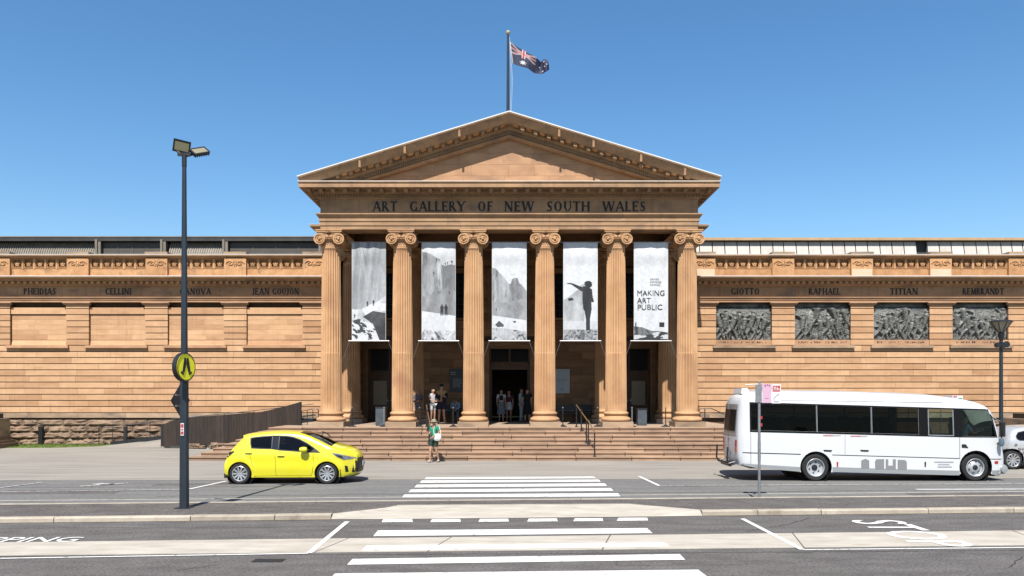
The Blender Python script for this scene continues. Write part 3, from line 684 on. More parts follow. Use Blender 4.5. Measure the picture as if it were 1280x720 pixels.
# --- bronze reliefs
def relief(seed, x):
    r = random.Random(seed); nx, nz = 150, 96; Wd, Hh = 2.84, 1.66
    u = np.linspace(-Wd/2, Wd/2, nx)[None,:].repeat(nz, 0); v = np.linspace(-Hh/2, Hh/2, nz)[:,None].repeat(nx, 1)
    h = np.zeros((nz, nx))
    h += .010*np.sin(u*9+2*np.sin(v*5+seed))*np.cos(v*11+seed)
    def cap(x0, z0, x1, z1, r0, r1, d):
        dx, dz = x1-x0, z1-z0; L2 = dx*dx+dz*dz+1e-9
        t = np.clip(((u-x0)*dx+(v-z0)*dz)/L2, 0, 1); rr = r0+(r1-r0)*t
        dd = np.hypot(u-(x0+t*dx), v-(z0+t*dz)); q = 1-(dd/rr)**2
        s = np.where(q > 0, d+rr*1.0*np.sqrt(np.maximum(q, 0)), 0); np.maximum(h, s, out=h)
    for i in range(9):
        px = -Wd/2+.15+(Wd-.3)*((i*.382+seed*.37) % 1); pz = -Hh/2+.05+r.uniform(0,.55)*(1 if i > 5 else 0); s = r.uniform(.95,1.5); d = r.uniform(.0,.05)
        lean = r.uniform(-.45,.45); hp = (px, pz+.42*s); ch = (px+lean*.32*s, pz+.78*s); hd = (ch[0]+lean*.1, ch[1]+.15*s)
        cap(*hp, *ch, .085*s, .12*s, d); cap(*hd, *hd, .07*s, .07*s, d+.02)
        for q in (-1, 1):
            kn = (hp[0]+q*r.uniform(.04,.22)*s, hp[1]-.21*s); ft = (kn[0]+r.uniform(-.15,.15)*s, kn[1]-.22*s)
            cap(*hp, *kn, .07*s, .05*s, d); cap(*kn, *ft, .05*s, .03*s, d)
            el = (ch[0]+q*r.uniform(.08,.22)*s, ch[1]+r.uniform(-.16,.12)*s); wr = (el[0]+r.uniform(-.1,.22)*q*s, el[1]+r.uniform(-.14,.2)*s)
            cap(*ch, *el, .05*s, .04*s, d+.01); cap(*el, *wr, .04*s, .025*s, d+.01)
        if i % 3 == 0: cap(px, pz, px+r.uniform(-.5,.5), pz+1.0*s, .02, .015, d+.04)
    h *= 1.5; h += .016*np.sin(u*41+6*np.sin(v*9+seed))*np.sin(v*33+5*np.sin(u*7)); h += .002*np.random.RandomState(seed).rand(nz, nx)
    h[0,:] = h[-1,:] = 0; h[:,0] = h[:,-1] = 0
    vs = [(float(u[j,i]), float(-h[j,i]), float(v[j,i])) for j in range(nz) for i in range(nx)]
    k = MB(); k.add(vs, [(j*nx+i, j*nx+i+1, (j+1)*nx+i+1, (j+1)*nx+i) for j in range(nz-1) for i in range(nx-1)])
    k.box(-Wd/2, Wd/2, .002, .06, -Hh/2, Hh/2)
    k.box(-Wd/2, Wd/2, .08, .12, Hh/2, Hh/2+.27)  # dark strip above the figures stands in for the niche head shadow
    me = k.mesh('bronze_relief', M['bronze'], smooth='all', recalc=False)
    o = ob('bronze_relief', me, loc=(x, YW+.14, 6.235)); return o
rl = ['dark bronze relief of crowded figures nearest the portico, under the name GIOTTO', 'dark bronze relief set in the niche under the name RAPHAEL',
      'dark bronze relief of tangled figures under the name TITIAN', 'dark bronze relief behind the street lamp, under the name REMBRANDT']
for n in range(4): tag(relief(n*7+3, nich[n]), rl[n], 'relief', 'bronze reliefs on the right wing')
# ---------------------------------------------------------------- portico
PZ0 = 1.2                      # platform height
YF = 34.4; HW = 8.12           # frieze face, half width
CXS = [-7.765+3.106*i for i in range(6)]
YC = 34.92
# steps: eight, laid as long stones
steps = thing('entrance_steps', 'eight wide brown stone steps leading up to the portico', 'steps', (0,31.3,0))
core = MB()
rs = random.Random(8)
for i in range(8):
    z0, z1 = .15*i, .15*(i+1); y0 = 31.3+.35*i; xh = 12.55-.34*i
    core.box(-xh+.03, xh-.03, y0+.03, 42, z0-.01 if i else -.05, z1-.02)
    xs = [-xh]; 
    while xs[-1] < xh-.9: xs.append(min(xs[-1]+rs.uniform(1.25,2.7), xh))
    xs[-1] = xh
    for a, b in zip(xs[:-1], xs[1:]):
        k = MB(); k.box(a+.02, b-.02, y0+rs.uniform(-.004,.004), y0+.42, z0+.002, z1-.034)
        k.box(a+.012, b-.012, y0-.036, y0+.42, z1-.036, z1+rs.uniform(-.003,.003)); k.build('step_stone', M['step'], steps, world=True)
    for s in (-1, 1):
        y = y0+.43
        while y < 38 and (s < 0 or i < 3):
            y2 = y+rs.uniform(1.4,2.4); k = MB(); k.box(s*xh, s*(xh-.40), y, y2-.006, z0+.002, z1); k.build('step_stone', M['step'], steps, world=True); y = y2
core.build('step_core', M['mortar'], steps, world=True)
# platform floor of big flags
pf = MB(); pf.box(-10.1, 10.1, 34.2, 42.4, 1.0, 1.199); fl = pf.build('porch_floor', M['platform'], gal, world=True)
for i in range(9):
    for j in range(5):
        k = MB(); a = -10.0+i*2.22; k.box(a+.004, a+2.216, 34.17+j*1.6, 34.17+(j+1)*1.6-.006, 1.19, 1.204); k.build('floor_flag', M['platform'], fl, world=True)

# column meshes
NF = 24
def shaft_mesh():
    k = MB(); n = NF*8; H = 9.0-1.87; z0 = 1.87; r0, r1 = .462, .392
    lv = [(0,0),(.004,0),(.012,.35),(.05,.45),(.2,.45),(.345,.45),(.352,.45),(.358,1),(.5,1),(.65,1),(.8,1),(.92,1),(.972,1),(.982,.5),(.988,0),(1,0)]
    vs = []
    for t, fl_ in lv:
        r = r0+(r1-r0)*(t**1.5)*1.0; 
        for q in range(n):
            a = 2*pi*q/n; ph = (q % 8)/8
            d = 0
            if fl_:
                if ph in (0,): d = 0
                else:
                    u = (ph-.5)/.5; base = .055*sqrt(max(0, 1-(u*.98)**2)) if abs(u) < .95 else 0
                    d = base*fl_ if fl_ >= 1 or fl_ < .4 else (base*.30 if abs(u) < .5 else base*.9)
            vs.append(((r-d)*cos(a), (r-d)*sin(a), z0+H*t))
    L = len(lv); k.add(vs, [(i*n+q, i*n+(q+1) % n, (i+1)*n+(q+1) % n, (i+1)*n+q) for i in range(L-1) for q in range(n)])
    # drum joints
    return k.mesh('shaft', M['column'], smooth=True)
def base_mesh():
    k = MB(); P = []
    def tor(rc, zc, r, h): return [(rc+r*cos(R(a)), zc+h*sin(R(a))) for a in range(-90, 91, 18)]
    P += [(.55,1.42)]+tor(.555,1.51,.085,.09)+[(.55,1.605),(.55,1.62)]
    P += [(.545-.05*sin(R(a)), 1.62+.10*a/180) for a in range(20, 180, 20)]+[(.535,1.72)]
    P += tor(.50,1.775,.045,.05)+[(.49,1.83),(.49,1.85),(.47,1.875)]
    k.lathe(P, n=48, cap=False); return k.mesh('base', M['column'], smooth=True)
def plinth_mesh():
    k = MB(); k.box(-.66,.66,-.66,.66,1.2,1.42); return k.mesh('plinth', M['plinth'])
def capital_mesh():
    k = MB(); zc = 9.30; R_ = .235; xv = .425
    # necking with little leaves, echinus
    k.lathe([(.385,9.0),(.40,9.01),(.40,9.035),(.375,9.05),(.375,9.24),(.40,9.25),(.43,9.28),(.50,9.34),(.53,9.40),(.50,9.45),(.42,9.47)], n=48, cap=False)
    for q in range(24):
        a = 2*pi*q/24; k.obox((.385*cos(a), .385*sin(a), 9.14), (.0,.0,.06), (.012*cos(a),.012*sin(a),0), (-.02*sin(a),.02*cos(a),0))
        a += pi/24; k.lathe([(0,-.05),(.03,-.03),(.036,0),(.03,.03),(0,.05)], (.515*cos(a), .515*sin(a), 9.38), 'z', 6, cap=False)
    for s in (-1, 1):
        c = (s*xv, 0, zc)
        prof = [(.001,-.455),(R_*.80,-.455),(R_*.84,-.50),(R_*.97,-.50),(R_,-.485),(R_,-.44),(R_*.95,-.42),(R_*.80,-.25),(R_*.70,-.10),(R_*.78,-.05),(R_*.78,.05),(R_*.70,.10),(R_*.80,.25),(R_*.95,.42),(R_,.44),(R_,.485),(R_*.97,.50),(R_*.84,.50),(R_*.80,.455),(.001,.455)]
        k.lathe(prof, c, 'y', 28, cap=False)
        for sy in (-1, 1):
            pts = []; rad = []
            for i in range(56):
                t = i/55; a = pi/2-s*sy*0+(-s)*t*2.55*2*pi*-1
                a = pi/2 + s*t*2.5*2*pi*(1)
                r = R_*.93*(1-t)**.85+.035
                pts.append((s*xv-0+r*cos(a)*(1), sy*.470, zc+r*sin(a))); rad.append(.034*(1-.40*t))
            k.tube(pts, rad, 6)
            k.lathe([(.001,-.06),(.035,-.05),(.048,-.02),(.048,.04)] if sy < 0 else [(.042,0),(.042,.02),(.03,.04),(.001,.045)], (s*xv, sy*.50, zc), 'y', 12)
    # canalis linking the volutes, sagging in the middle
    for sy in (-1, 1):
        top = []; bot = []
        for i in range(13):
            x = -xv+2*xv*i/12; u = x/xv
            top.append((x, zc+R_*.98-.045*(1-u*u))); bot.append((x, zc+R_*.98-.17-.05*(1-u*u)))
        poly = top+bot[::-1]
        ya, yb = (sy*.47, sy*.30)
        k.prism(poly, min(ya, yb), max(ya, yb))
        k.tube([(x, sy*.485, z-.01) for x, z in top], .022, 6); k.tube([(x, sy*.485, z) for x, z in bot], .02, 6)
    k.box(-.36,.36,-.36,.36,9.42,9.54)
    # abacus
    k.lathe([(.001,9.54),(.53*1.15,9.54),(.56*1.15,9.58),(.56*1.15,9.60)], n=4, cap=False)
    k.box(-.50,.50,-.50,.50,9.535,9.585); k.box(-.55,.55,-.53,.53,9.588,9.65); k.box(-.58,.58,-.55,.55,9.652,9.699)
    return k.mesh('capital', M['column'], smooth=True)
SH, BA, PL, CA = shaft_mesh(), base_mesh(), plinth_mesh(), capital_mesh()
def column(x, y):
    s = ob('column', SH, gal, True); s.location = s.location+Vector((x, y, 0)); s.rotation_euler.z = pi/NF
    for nm, me in (('base', BA), ('plinth', PL), ('capital', CA)):
        c = ob(nm, me, s); c.rotation_euler.z = -pi/NF
    for z in (2.9, 4.35, 5.75, 7.2, 8.3):       # joints between the drums
        t = (z-1.87)/7.13; r = .462-.07*t**1.5
        k = MB(); k.lathe([(r-.003,z-.003),(r+.0012,z-.002),(r+.0012,z+.002),(r-.003,z+.003)], n=48, cap=False)
    return s
for x in CXS: column(x, YC)
for x in (-7.765, -4.66, 4.66, 7.765): column(x, 39.25)

# entablature, wrapped round front and sides
path = [(-HW, 41.2), (-HW, YF), (HW, YF), (HW, 41.2)]
k = MB(); k.sweep(path, [(-.95,9.70),(.0,9.70),(0,9.86),(.03,9.862),(.03,10.04),(.06,10.042),(.06,10.20),(.10,10.22),(.15,10.30),(.17,10.31),(.17,10.36),(.01,10.38),(-.95,10.38)], caps=True)
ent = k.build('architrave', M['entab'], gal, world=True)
k = MB(); k.sweep([(-HW, 41.2), (-HW, YF), (HW, YF), (HW, 41.2)], [(-.6,10.381),(0,10.381),(0,10.99),(-.6,10.99)]); fz = k.build('frieze', M['mortar'], gal, world=True)
xs = [-HW,-6.75,-4.2,-2.15,-.35,1.5,4.0,6.1,HW]
for a, b in zip(xs[:-1], xs[1:]):
    k = MB(); k.box(a+.002, b-.002, YF-.012, YF+.05, 10.382, 10.985); k.build('frieze_stone', M['entab'], fz, world=True)
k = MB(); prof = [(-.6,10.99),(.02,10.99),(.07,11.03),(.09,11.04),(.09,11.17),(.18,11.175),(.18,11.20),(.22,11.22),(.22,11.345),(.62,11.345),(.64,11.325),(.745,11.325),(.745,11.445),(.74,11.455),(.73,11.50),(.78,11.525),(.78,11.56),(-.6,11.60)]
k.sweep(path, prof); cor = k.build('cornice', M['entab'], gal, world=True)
k = MB(); k.sweep(path, [(.5,11.574),(.785,11.563),(.785,11.585),(.5,11.60)]); k.build('cornice_white_edge', M['white_metal'], cor, world=True)
k = MB()
n = int(2*HW/.112)
for i in range(n+1): x = -HW-.10+i*(2*HW+.2-.07)/n; k.box(x, x+.06, YF-.17, YF-.08, 11.05, 11.165)
for s in (-1, 1):
    y = YF
    while y < 41: k.box(s*(HW+.08), s*(HW+.17), y, y+.06, 11.05, 11.165); y += .112
k.build('dentil_row', M['entab'], cor, world=True, kind='stuff')
for i in range(34):
    x = -8.5+i*17.0/33; k = MB(); k.prism([(x-.085,11.343),(x+.085,11.343),(x+.085,11.22),(x+.06,11.185),(x-.06,11.185),(x-.085,11.22)], YF-.58, YF-.21); k.build('modillion', M['entab'], cor, world=True)
for s in (-1, 1):
    y = YF+.1; k = MB()
    while y < 41: k.box(s*(HW+.21), s*(HW+.58), y, y+.14, 11.225, 11.343); y += .52
    k.build('side_modillion_row', M['entab'], cor, world=True, kind='stuff')
k = MB()
for w, a, b in (('ART',465.8,496.5),('GALLERY',511.5,581.5),('OF',596.8,616.3),('NEW',630.3,667.3),('SOUTH',683,737.5),('WALES',753.3,807)):
    k = MB(); word_mb(k, w, PX(a,YF), PX(b,YF), PZ(264.3,YF), .43, YF-.011); k.build('lettering', M['letter'], fz, world=True)

# pediment
APZ, SL = 14.47, 2.72/8.88
def zr(x): return APZ-SL*abs(x)
def rake(mb, prof, x0=-8.88, x1=8.88):
    xs = [x0, 0, x1]; n = len(prof); vs = []
    for i_, x in enumerate(xs):
        for o, v in prof:
            xx = x
            if x and zr(x)+v < 11.565: xx = math.copysign((APZ+v-11.565)/SL, x)
            vs.append((xx, YF-o, zr(xx)+v))
    mb.add(vs, [(i*n+j, (i+1)*n+j, (i+1)*n+j+1, i*n+j+1) for i in range(2) for j in range(n-1)]+[tuple(range(n)), tuple(reversed(range(2*n, 3*n)))])
k = MB(); rake(k, [(-.5,0),(.80,0),(.80,-.04),(.76,-.07),(.68,-.20),(.58,-.32),(.56,-.36),(.52,-.34),(.22,-.34),(.22,-.50),(.18,-.52),(.18,-.56),(.08,-.57),(.08,-.74),(.13,-.75),(.10,-.80),(.02,-.86),(-.2,-.86),(-.5,-.5)])
ped = k.build('pediment_cornice', M['entab'], gal, world=True)
k = MB(); rake(k, [(.30,.004),(.815,.004),(.815,.05),(.30,.055)], -8.92, 8.92); k.build('pediment_capping', M['white_metal'], ped, world=True)
k = MB()
n = 150
for i in range(n):
    x = -6.75+i*13.5/n; s = -SL if x > 0 else SL; z = zr(x)
    k.hexa([(x,YF-.16,z-.72),(x+.055,YF-.16,z-.72+s*.055),(x+.055,YF-.07,z-.72+s*.055),(x,YF-.07,z-.72),(x,YF-.16,z-.575),(x+.055,YF-.16,z-.575+s*.055),(x+.055,YF-.07,z-.575+s*.055),(x,YF-.07,z-.575)])
k.build('dentil_row', M['entab'], ped, world=True, kind='stuff')
for i in range(-13, 14):
    x = i*.56; s = -SL if x > 0 else SL; z = zr(x)
    if i:
        k = MB(); w = .15; a = x-w/2; k.hexa([(a,YF-.50,z-.47),(a+w,YF-.50,z-.47+s*w),(a+w,YF-.2,z-.50+s*w),(a,YF-.2,z-.50),(a,YF-.50,z-.338),(a+w,YF-.50,z-.338+s*w),(a+w,YF-.2,z-.338+s*w),(a,YF-.2,z-.338)]); k.build('modillion', M['entab'], ped, world=True)
    x2 = x+.28; z2 = zr(x2)-.345; s2 = -SL if x2 > 0 else SL
    k = MB(); vs = []
    for r_, d_ in ((.15,0),(.12,-.05),(.04,-.07)):
        vs += [(x2+r_*cos(q*pi/5), YF-.38+r_*sin(q*pi/5)*1.1, z2+d_+s2*r_*cos(q*pi/5)) for q in range(10)]
    k.add(vs, [(r_*10+q, r_*10+(q+1) % 10, r_*10+10+(q+1) % 10, r_*10+10+q) for r_ in range(2) for q in range(10)]+[tuple(20+q for q in range(10))]); k.build('soffit_boss', M['carved'], ped, world=True)
# little rainwater straps on the raking gutter
for x in (-6.3,-4.4,-2.1,2.1,3.55,5.55,7.4):
    k = MB(); z = zr(x); k.hexa([(x-.05,YF-.72,z-.36),(x+.05,YF-.72,z-.36),(x+.05,YF-.7,z-.36),(x-.05,YF-.7,z-.36),(x-.04,YF-.775,z-.05),(x+.04,YF-.775,z-.03),(x+.04,YF-.7,z-.03),(x-.04,YF-.7,z-.03)]); k.build('gutter_strap', M['stone'], ped, world=True)
# tympanum stones, each clipped to the triangle
def clip(poly, a, b, c):       # keep a*x+b*z<=c
    out = []
    for i, p in enumerate(poly):
        q = poly[(i+1) % len(poly)]; dp = a*p[0]+b*p[1]-c; dq = a*q[0]+b*q[1]-c
        if dp <= 0: out.append(p)
        if dp*dq < 0: t = dp/(dp-dq); out.append((p[0]+t*(q[0]-p[0]), p[1]+t*(q[1]-p[1])))
    return out
YT = YF+.16
k = MB(); k.prism([(-8.6,11.5),(8.6,11.5),(0,APZ-.5)], YT+.02, YT+.4); tym = k.build('tympanum', M['mortar'], gal, world=True)
rt = random.Random(5); z = 11.55
for r_ in range(5):
    x = -8+rt.uniform(0,.8)
    while x < 8:
        x2 = x+rt.uniform(1.1,2.0); p = [(x+.003,z+.003),(x2-.003,z+.003),(x2-.003,z+.487),(x+.003,z+.487)]
        p = clip(clip(p, SL, 1, APZ-.75), -SL, 1, APZ-.75)
        if len(p) > 2: k = MB(); k.prism(p, YT, YT+.03); k.build('tympanum_stone', M['stone'], tym, world=True)
        x = x2
    z += .49
# roof behind the pediment
k = MB(); k.add([(-8.88,YF-.3,zr(8.88)-.02),(0,YF-.3,APZ-.02),(8.88,YF-.3,zr(8.88)-.02),(-8.88,52,zr(8.88)-.02),(0,52,APZ-.02),(8.88,52,zr(8.88)-.02)], [(0,1,4,3),(1,2,5,4)]); k.build('portico_roof', M['roofdark'], gal, world=True)
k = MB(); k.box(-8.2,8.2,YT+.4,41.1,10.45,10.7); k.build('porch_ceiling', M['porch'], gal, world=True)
k = MB()
for x in CXS: k.box(x-.28, x+.28, 35.3, 41.2, 10.1, 10.46)
k.box(-8.1,8.1,38.9,39.6,9.70,10.44); k.build('ceiling_beam', M['porch'], gal, world=True)
# blocks flanking the porch
for s in (-1, 1):
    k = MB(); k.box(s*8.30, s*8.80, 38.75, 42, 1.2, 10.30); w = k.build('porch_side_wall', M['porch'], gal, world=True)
    p = [(s*8.25,42),(s*8.25,38.75)]
    k = MB(); prof = [(0,10.0),(.05,10.05),(.12,10.2),(.30,10.38),(.62,10.52),(.70,10.60),(.70,10.66),(0,10.68)]
    k.sweep([(-8.80,42),(-8.80,38.75),(-8.2,38.75)] if s < 0 else [(8.2,38.75),(8.80,38.75),(8.80,42)], prof); c = k.build('side_cornice', M['entab'], w, world=True)
    k = MB(); k.box(s*8.25, s*9.51, 38.04, 42, 10.682, 10.70); k.build('side_flashing', M['white_metal'], w, world=True)
    # body of the building above the wing roofs, set back under the portico roof
    k = MB(); k.box(s*0.05, s*8.05, 41.9, 51, 9.8, 11.7); k.build('attic_wall', M['stone'], gal, world=True)

# porch back wall with three doors and five high windows
YB = 41.3
k = MB()
bays = [-6.212,-3.106,0,3.106,6.212]
doorx = [-6.212, .02, 6.212]
def zB(py): return PZ(py, YB)
ops = []
for i, b in enumerate(bays): ops.append((b-.95, b+.95, 6.55, 8.85))
for b in doorx: ops.append((b-1.05, b+1.05, 1.2, zB(436)))
def holed(x0, x1, z0, z1, holes, y0, y1, mb):
    xs = sorted(set([x0,x1]+[h[0] for h in holes]+[h[1] for h in holes])); zs = sorted(set([z0,z1]+[h[2] for h in holes]+[h[3] for h in holes]))
    for a, b in zip(xs[:-1], xs[1:]):
        run = None
        for c, d in zip(zs[:-1], zs[1:]):
            mx, mz = (a+b)/2, (c+d)/2
            if not any(h[0] < mx < h[1] and h[2] < mz < h[3] for h in holes): mb.box(a, b, y0, y1, c, d)
holed(-8.3, 8.3, 1.2, 10.6, ops, YB+.02, YB+.5, k)
bw = k.build('porch_back_wall', M['mortar'], gal, world=True)
ops2 = ops[:5]+[(a-.30, b+.30, c, d+.38) for a, b, c, d in ops[5:]]
rw = random.Random(3); z = 1.2; row = 0; pn = 0
while z < 10.2:
    z2 = z+.40; x = -8.25-rw.uniform(0,.6)
    while x < 8.25:
        x2 = x+rw.uniform(.9,1.7)
        segs = [(max(x,-8.28), min(x2,8.28))]
        for a, b, c, d in ops2:
            if d > z+.02 and c < z2-.02:
                ns = []
                for p, q in segs:
                    if b <= p or a >= q: ns.append((p,q))
                    else:
                        if p < a: ns.append((p,a))
                        if q > b: ns.append((b,q))
                segs = ns
        for p, q in segs:
            if q-p > .06:
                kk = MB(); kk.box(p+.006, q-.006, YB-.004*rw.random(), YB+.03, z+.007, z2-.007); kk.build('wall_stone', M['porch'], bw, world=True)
        x = x2
    z = z2
k = MB(); k.box(-8.3,-3.05,YB+.52,YB+.6,1.2,10.6); k.box(3.05,8.3,YB+.52,YB+.6,1.2,10.6); k.box(-3.045,3.045,YB+.52,YB+.6,4.92,10.6); k.build('porch_back_filler', M['trim'], gal, world=True)  # black filler added behind doors and windows to stop sky light leaking through
def frame(parent, a, b, c, d, w, dep, y, mt, name='door_surround', bottom=False):
    k = MB(); k.box(a-w, a, y-dep, y+.1, c, d+w); k.box(b, b+w, y-dep, y+.1, c, d+w); k.box(a+.002, b-.002, y-dep, y+.1, d, d+w-.002)
    k.box(a-w-.05, b+w+.05, y-dep-.08, y+.1, d+w, d+w+.09); k.box(a-w*.55, a-w*.35, y-dep-.02, y, c, d+w*.5); k.box(b+w*.35, b+w*.55, y-dep-.02, y, c, d+w*.5)
    if bottom: k.box(a-w-.04, b+w+.04, y-dep-.06, y+.1, c-.12, c)
    return k.build(name, M[mt], parent, world=True)
for i, b in enumerate(bays):
    a0, b0, c0, d0 = ops[i]
    k = MB(); k.box(a0, b0, YB+.30, YB+.32, c0, d0); wn = k.build('window', M['wglass'], gal, world=True)
    frame(wn, a0, b0, c0, d0, .16, .05, YB, 'porch', 'window_surround', True)
    k = MB()
    for t in range(9): x = a0+(b0-a0)*t/8; k.box(x-.012, x+.012, YB+.22, YB+.25, c0, d0)
    for t in range(8):
        z = c0+(d0-c0)*(t+.5)/8; k.box(a0, b0, YB+.245, YB+.262, z-.012, z+.012)
    for t in range(8):
        for u in range(4): k.lathe([(.075,-.01),(.09,-.01),(.09,.01),(.075,.01),(.075,-.01)], (a0+(b0-a0)*(t+.5)/8, YB+.23, c0+(d0-c0)*(u+.5)/4), 'y', 8, cap=False)
    k.build('window_grille', M['black'], wn, world=True)
for i, b in enumerate(doorx):
    a0, b0, c0, d0 = ops[5+i]
    frame(gal, a0, b0, c0, d0, .30, .08, YB, 'porch')
    if i == 1:
        k = MB(); k.box(a0+.002, b0-.002, YB+.12, YB+.30, 3.88, 4.04); k.box(a0+.002, b0-.002, YB+.16, YB+.30, 4.044, 4.20); k.box(a0+.002,b0-.002,YB+.10,YB+.30,4.204,4.28)
        k.box(a0, a0+.09, YB+.1, YB+.3, 1.2, d0); k.box(b0-.09, b0, YB+.1, YB+.3, 1.2, d0); k.box(b-.05, b+.05, YB+.14, YB+.28, 4.28, d0)
        k.build('door_frame', M['wood'], gal, world=True)
        k = MB(); k.box(a0, b0, YB+.24, YB+.25, 4.28, d0); k.build('transom_pane', M['wglass'], gal, world=True)
        # dark entrance hall behind
        k = MB(); k.box(-3.0, -2.9, YB+.5, 50, 1.2, 4.8); k.box(2.9, 3.0, YB+.5, 50, 1.2, 4.8); k.box(-3, 3, 50, 50.1, 1.2, 4.8); k.box(-3, 3, YB+.5, 50, 4.8, 4.9); k.box(-3,3,YB+.3,50,1.0,1.195)
        k.build('entrance_hall', M['wood'], gal, world=True)
        for s in (-1, 1):
            k = MB(); x = b+s*.94; k.box(x-.03*s, x+.03*s, YB+.32, YB+1.15, 1.21, 3.86); k.build('open_door', M['wood'], gal, world=True)
    else:
        k = MB(); k.box(a0, b0, YB+.22, YB+.30, 3.46, 3.84); k.box(a0, b0, YB+.20, YB+.30, 3.62, 3.70); k.box(b-.05, b+.05, YB+.2, YB+.3, 3.84, d0); k.box(a0,a0+.07,YB+.18,YB+.3,1.2,d0); k.box(b0-.07,b0,YB+.18,YB+.3,1.2,d0)
        k.build('door_frame', M['wood'], gal, world=True)
        k = MB(); k.box(a0, b0, YB+.26, YB+.27, 3.84, d0); k.build('transom_pane', M['dark'], gal, world=True)
        for s in (-1, 1):
            xa, xb = (a0+.07, b-.004) if s < 0 else (b+.004, b0-.07)
            k = MB(); holed(xa, xb, 1.21, 3.45, [(xa+.14, xb-.14, 2.05, 3.3)], YB+.22, YB+.28, k)
            k.box(xa+.16, xb-.16, YB+.21, YB+.22, 1.35, 1.9); d_ = k.build('door', M['wood'], gal, world=True)
            k = MB(); k.box(xa+.14, xb-.14, YB+.245, YB+.255, 2.05, 3.3); k.build('door_pane', M['kraft'], d_, world=True)
            k = MB(); hx = b+s*.10; k.tube([(hx,YB+.18,2.15),(hx,YB+.18,2.45)], .018, 6); k.box(hx-.05,hx+.05,YB+.17,YB+.215,2.25,2.33); k.build('door_handle', M['steel'], d_, world=True)

# ---------------------------------------------------------------- signs on the porch wall
sg = thing('gallery_sign', 'tall black notice board with white writing beside the left of the central doorway', 'sign', (-2.75, YB-.05, 2.7))
k = MB(); k.box(PX(562,YB), PX(579.5,YB), YB-.07, YB-.005, zB(490), zB(461)); k.build('board', M['black'], sg, world=True)
k = MB(); r = random.Random(9)
def lines(mb, x0, x1, z1, rows, h, y, r):
    for i in range(rows):
        x = x0; z = z1-i*h*2.1; xe = x0+(x1-x0)*r.uniform(.7,1)
        while x < xe: w = min(r.uniform(.03,.11), xe-x); mb.box(x, x+w, y-.003, y, z, z+h); x += w+.018
lines(k, PX(563.5,YB), PX(571,YB), zB(466), 2, .05, YB-.072, r); lines(k, PX(566.5,YB), PX(578.8,YB), zB(474), 8, .028, YB-.072, r); k.build('writing', M['greyprint'], sg, world=True)
sg = thing('gallery_sign', 'pale grey notice board on the porch wall right of the central doorway', 'sign', (3.1, YB-.05, 2.7))
k = MB(); k.box(PX(694,YB), PX(712,YB), YB-.07, YB-.005, zB(491.5), zB(461.5)); k.build('board', noisy('pale_sign_board', (.50,.56,.62), (.56,.62,.68), scale=3, bump=0), sg, world=True)
k = MB(); lines(k, PX(696,YB), PX(710,YB), zB(475), 2, .03, YB-.072, r); lines(k, PX(700,YB), PX(706,YB), zB(486), 3, .03, YB-.072, r); k.build('writing', M['greyprint'], sg, world=True)
# benches
for x, lab in ((-3.0,'black bench against the porch wall under the black notice board'),(3.35,'black bench against the porch wall below the pale notice board')):
    b_ = thing('bench', lab, 'bench', (x, 40.7, 1.2), group='black benches in the porch')
    k = MB(); k.box(-.9,.9,-.22,.22,.40,.46); k.build('seat', M['black'], b_)
    k = MB(); k.box(-.9,.9,.20,.25,.5,.86); k.build('backrest', M['black'], b_)
    for s in (-1, 1): k = MB(); k.box(s*.8-.03,s*.8+.03,-.2,.22,0,.40); k.build('leg', M['black'], b_)
    k = MB(); k.tube([(-.9,-.2,.62),(-.3,-.2,.62)] if 0 else [(-.88,-.2,.60),(.88,-.2,.60)], .012, 6); k.tube([(-.88,-.2,.46),(-.88,-.2,.6)], .012, 6); k.tube([(.88,-.2,.46),(.88,-.2,.6)], .012, 6); k.build('rail', M['steel'], b_)

# ---------------------------------------------------------------- banners
def vnoise(x, y, seed):
    rs_ = np.random.RandomState(seed); T = rs_.rand(64, 64)
    xi = np.floor(x).astype(int); yi = np.floor(y).astype(int); fx = x-xi; fy = y-yi; fx = fx*fx*(3-2*fx); fy = fy*fy*(3-2*fy)
    g = lambda a, b: T[a % 64, b % 64]
    return (g(xi,yi)*(1-fx)+g(xi+1,yi)*fx)*(1-fy)+(g(xi,yi+1)*(1-fx)+g(xi+1,yi+1)*fx)*fy
def fbm(x, y, seed, o=5):
    s = 0; a = .5; t = 0
    for i in range(o): s = s+a*vnoise(x*2**i+i*7.3, y*2**i+i*3.1, seed+i); t += a; a *= .55
    return s/t
def rocks_tex(u, v, seed, lo=.12, hi=.75, fx=4, fy=5, warp=.5):
    w1 = fbm(u*3, v*3, seed+20)-.5; w2 = fbm(u*3+9, v*3+4, seed+30)-.5
    n = 1-np.abs(2*fbm((u+warp*w1)*fx, (v+warp*w2)*fy, seed)-1)
    m_ = fbm(u*14, v*20, seed+5)
    return lo+(hi-lo)*np.clip((n-.45)*2.4*.7+m_*.45, 0, 1)
def inpoly(u, v, P):
    ins = np.zeros(u.shape, bool); n = len(P)
    for i in range(n):
        x0, y0 = P[i]; x1, y1 = P[(i+1) % n]
        if y0 == y1: continue
        c = ((v < y0) != (v < y1)) & (u < (x1-x0)*(v-y0)/(y1-y0)+x0); ins ^= c
    return ins
def fig(img, u, v, x, y, h, asp, c=.04, pose=0):   # small standing figure, foot at (x,y), v grows downwards
    w = h*asp
    def P(pts): img[inpoly(u, v, [(x+a*w, y-b*h) for a, b in pts])] = c
    P([(-.13,.0),(-.03,0),(0,.45),(.04,0),(.14,0),(.13,.5),(.17,.82),(.06,.86),(-.06,.86),(-.17,.82),(-.13,.5)]); P([(-.06,.86),(.06,.86),(.07,1),(-.07,1)])
    if pose: P([(-.15,.82),(-.45,.55+.2*pose),(-.42,.5+.2*pose),(-.12,.72)])
BW, BH = 1.48, 4.33; ASP = BH/BW
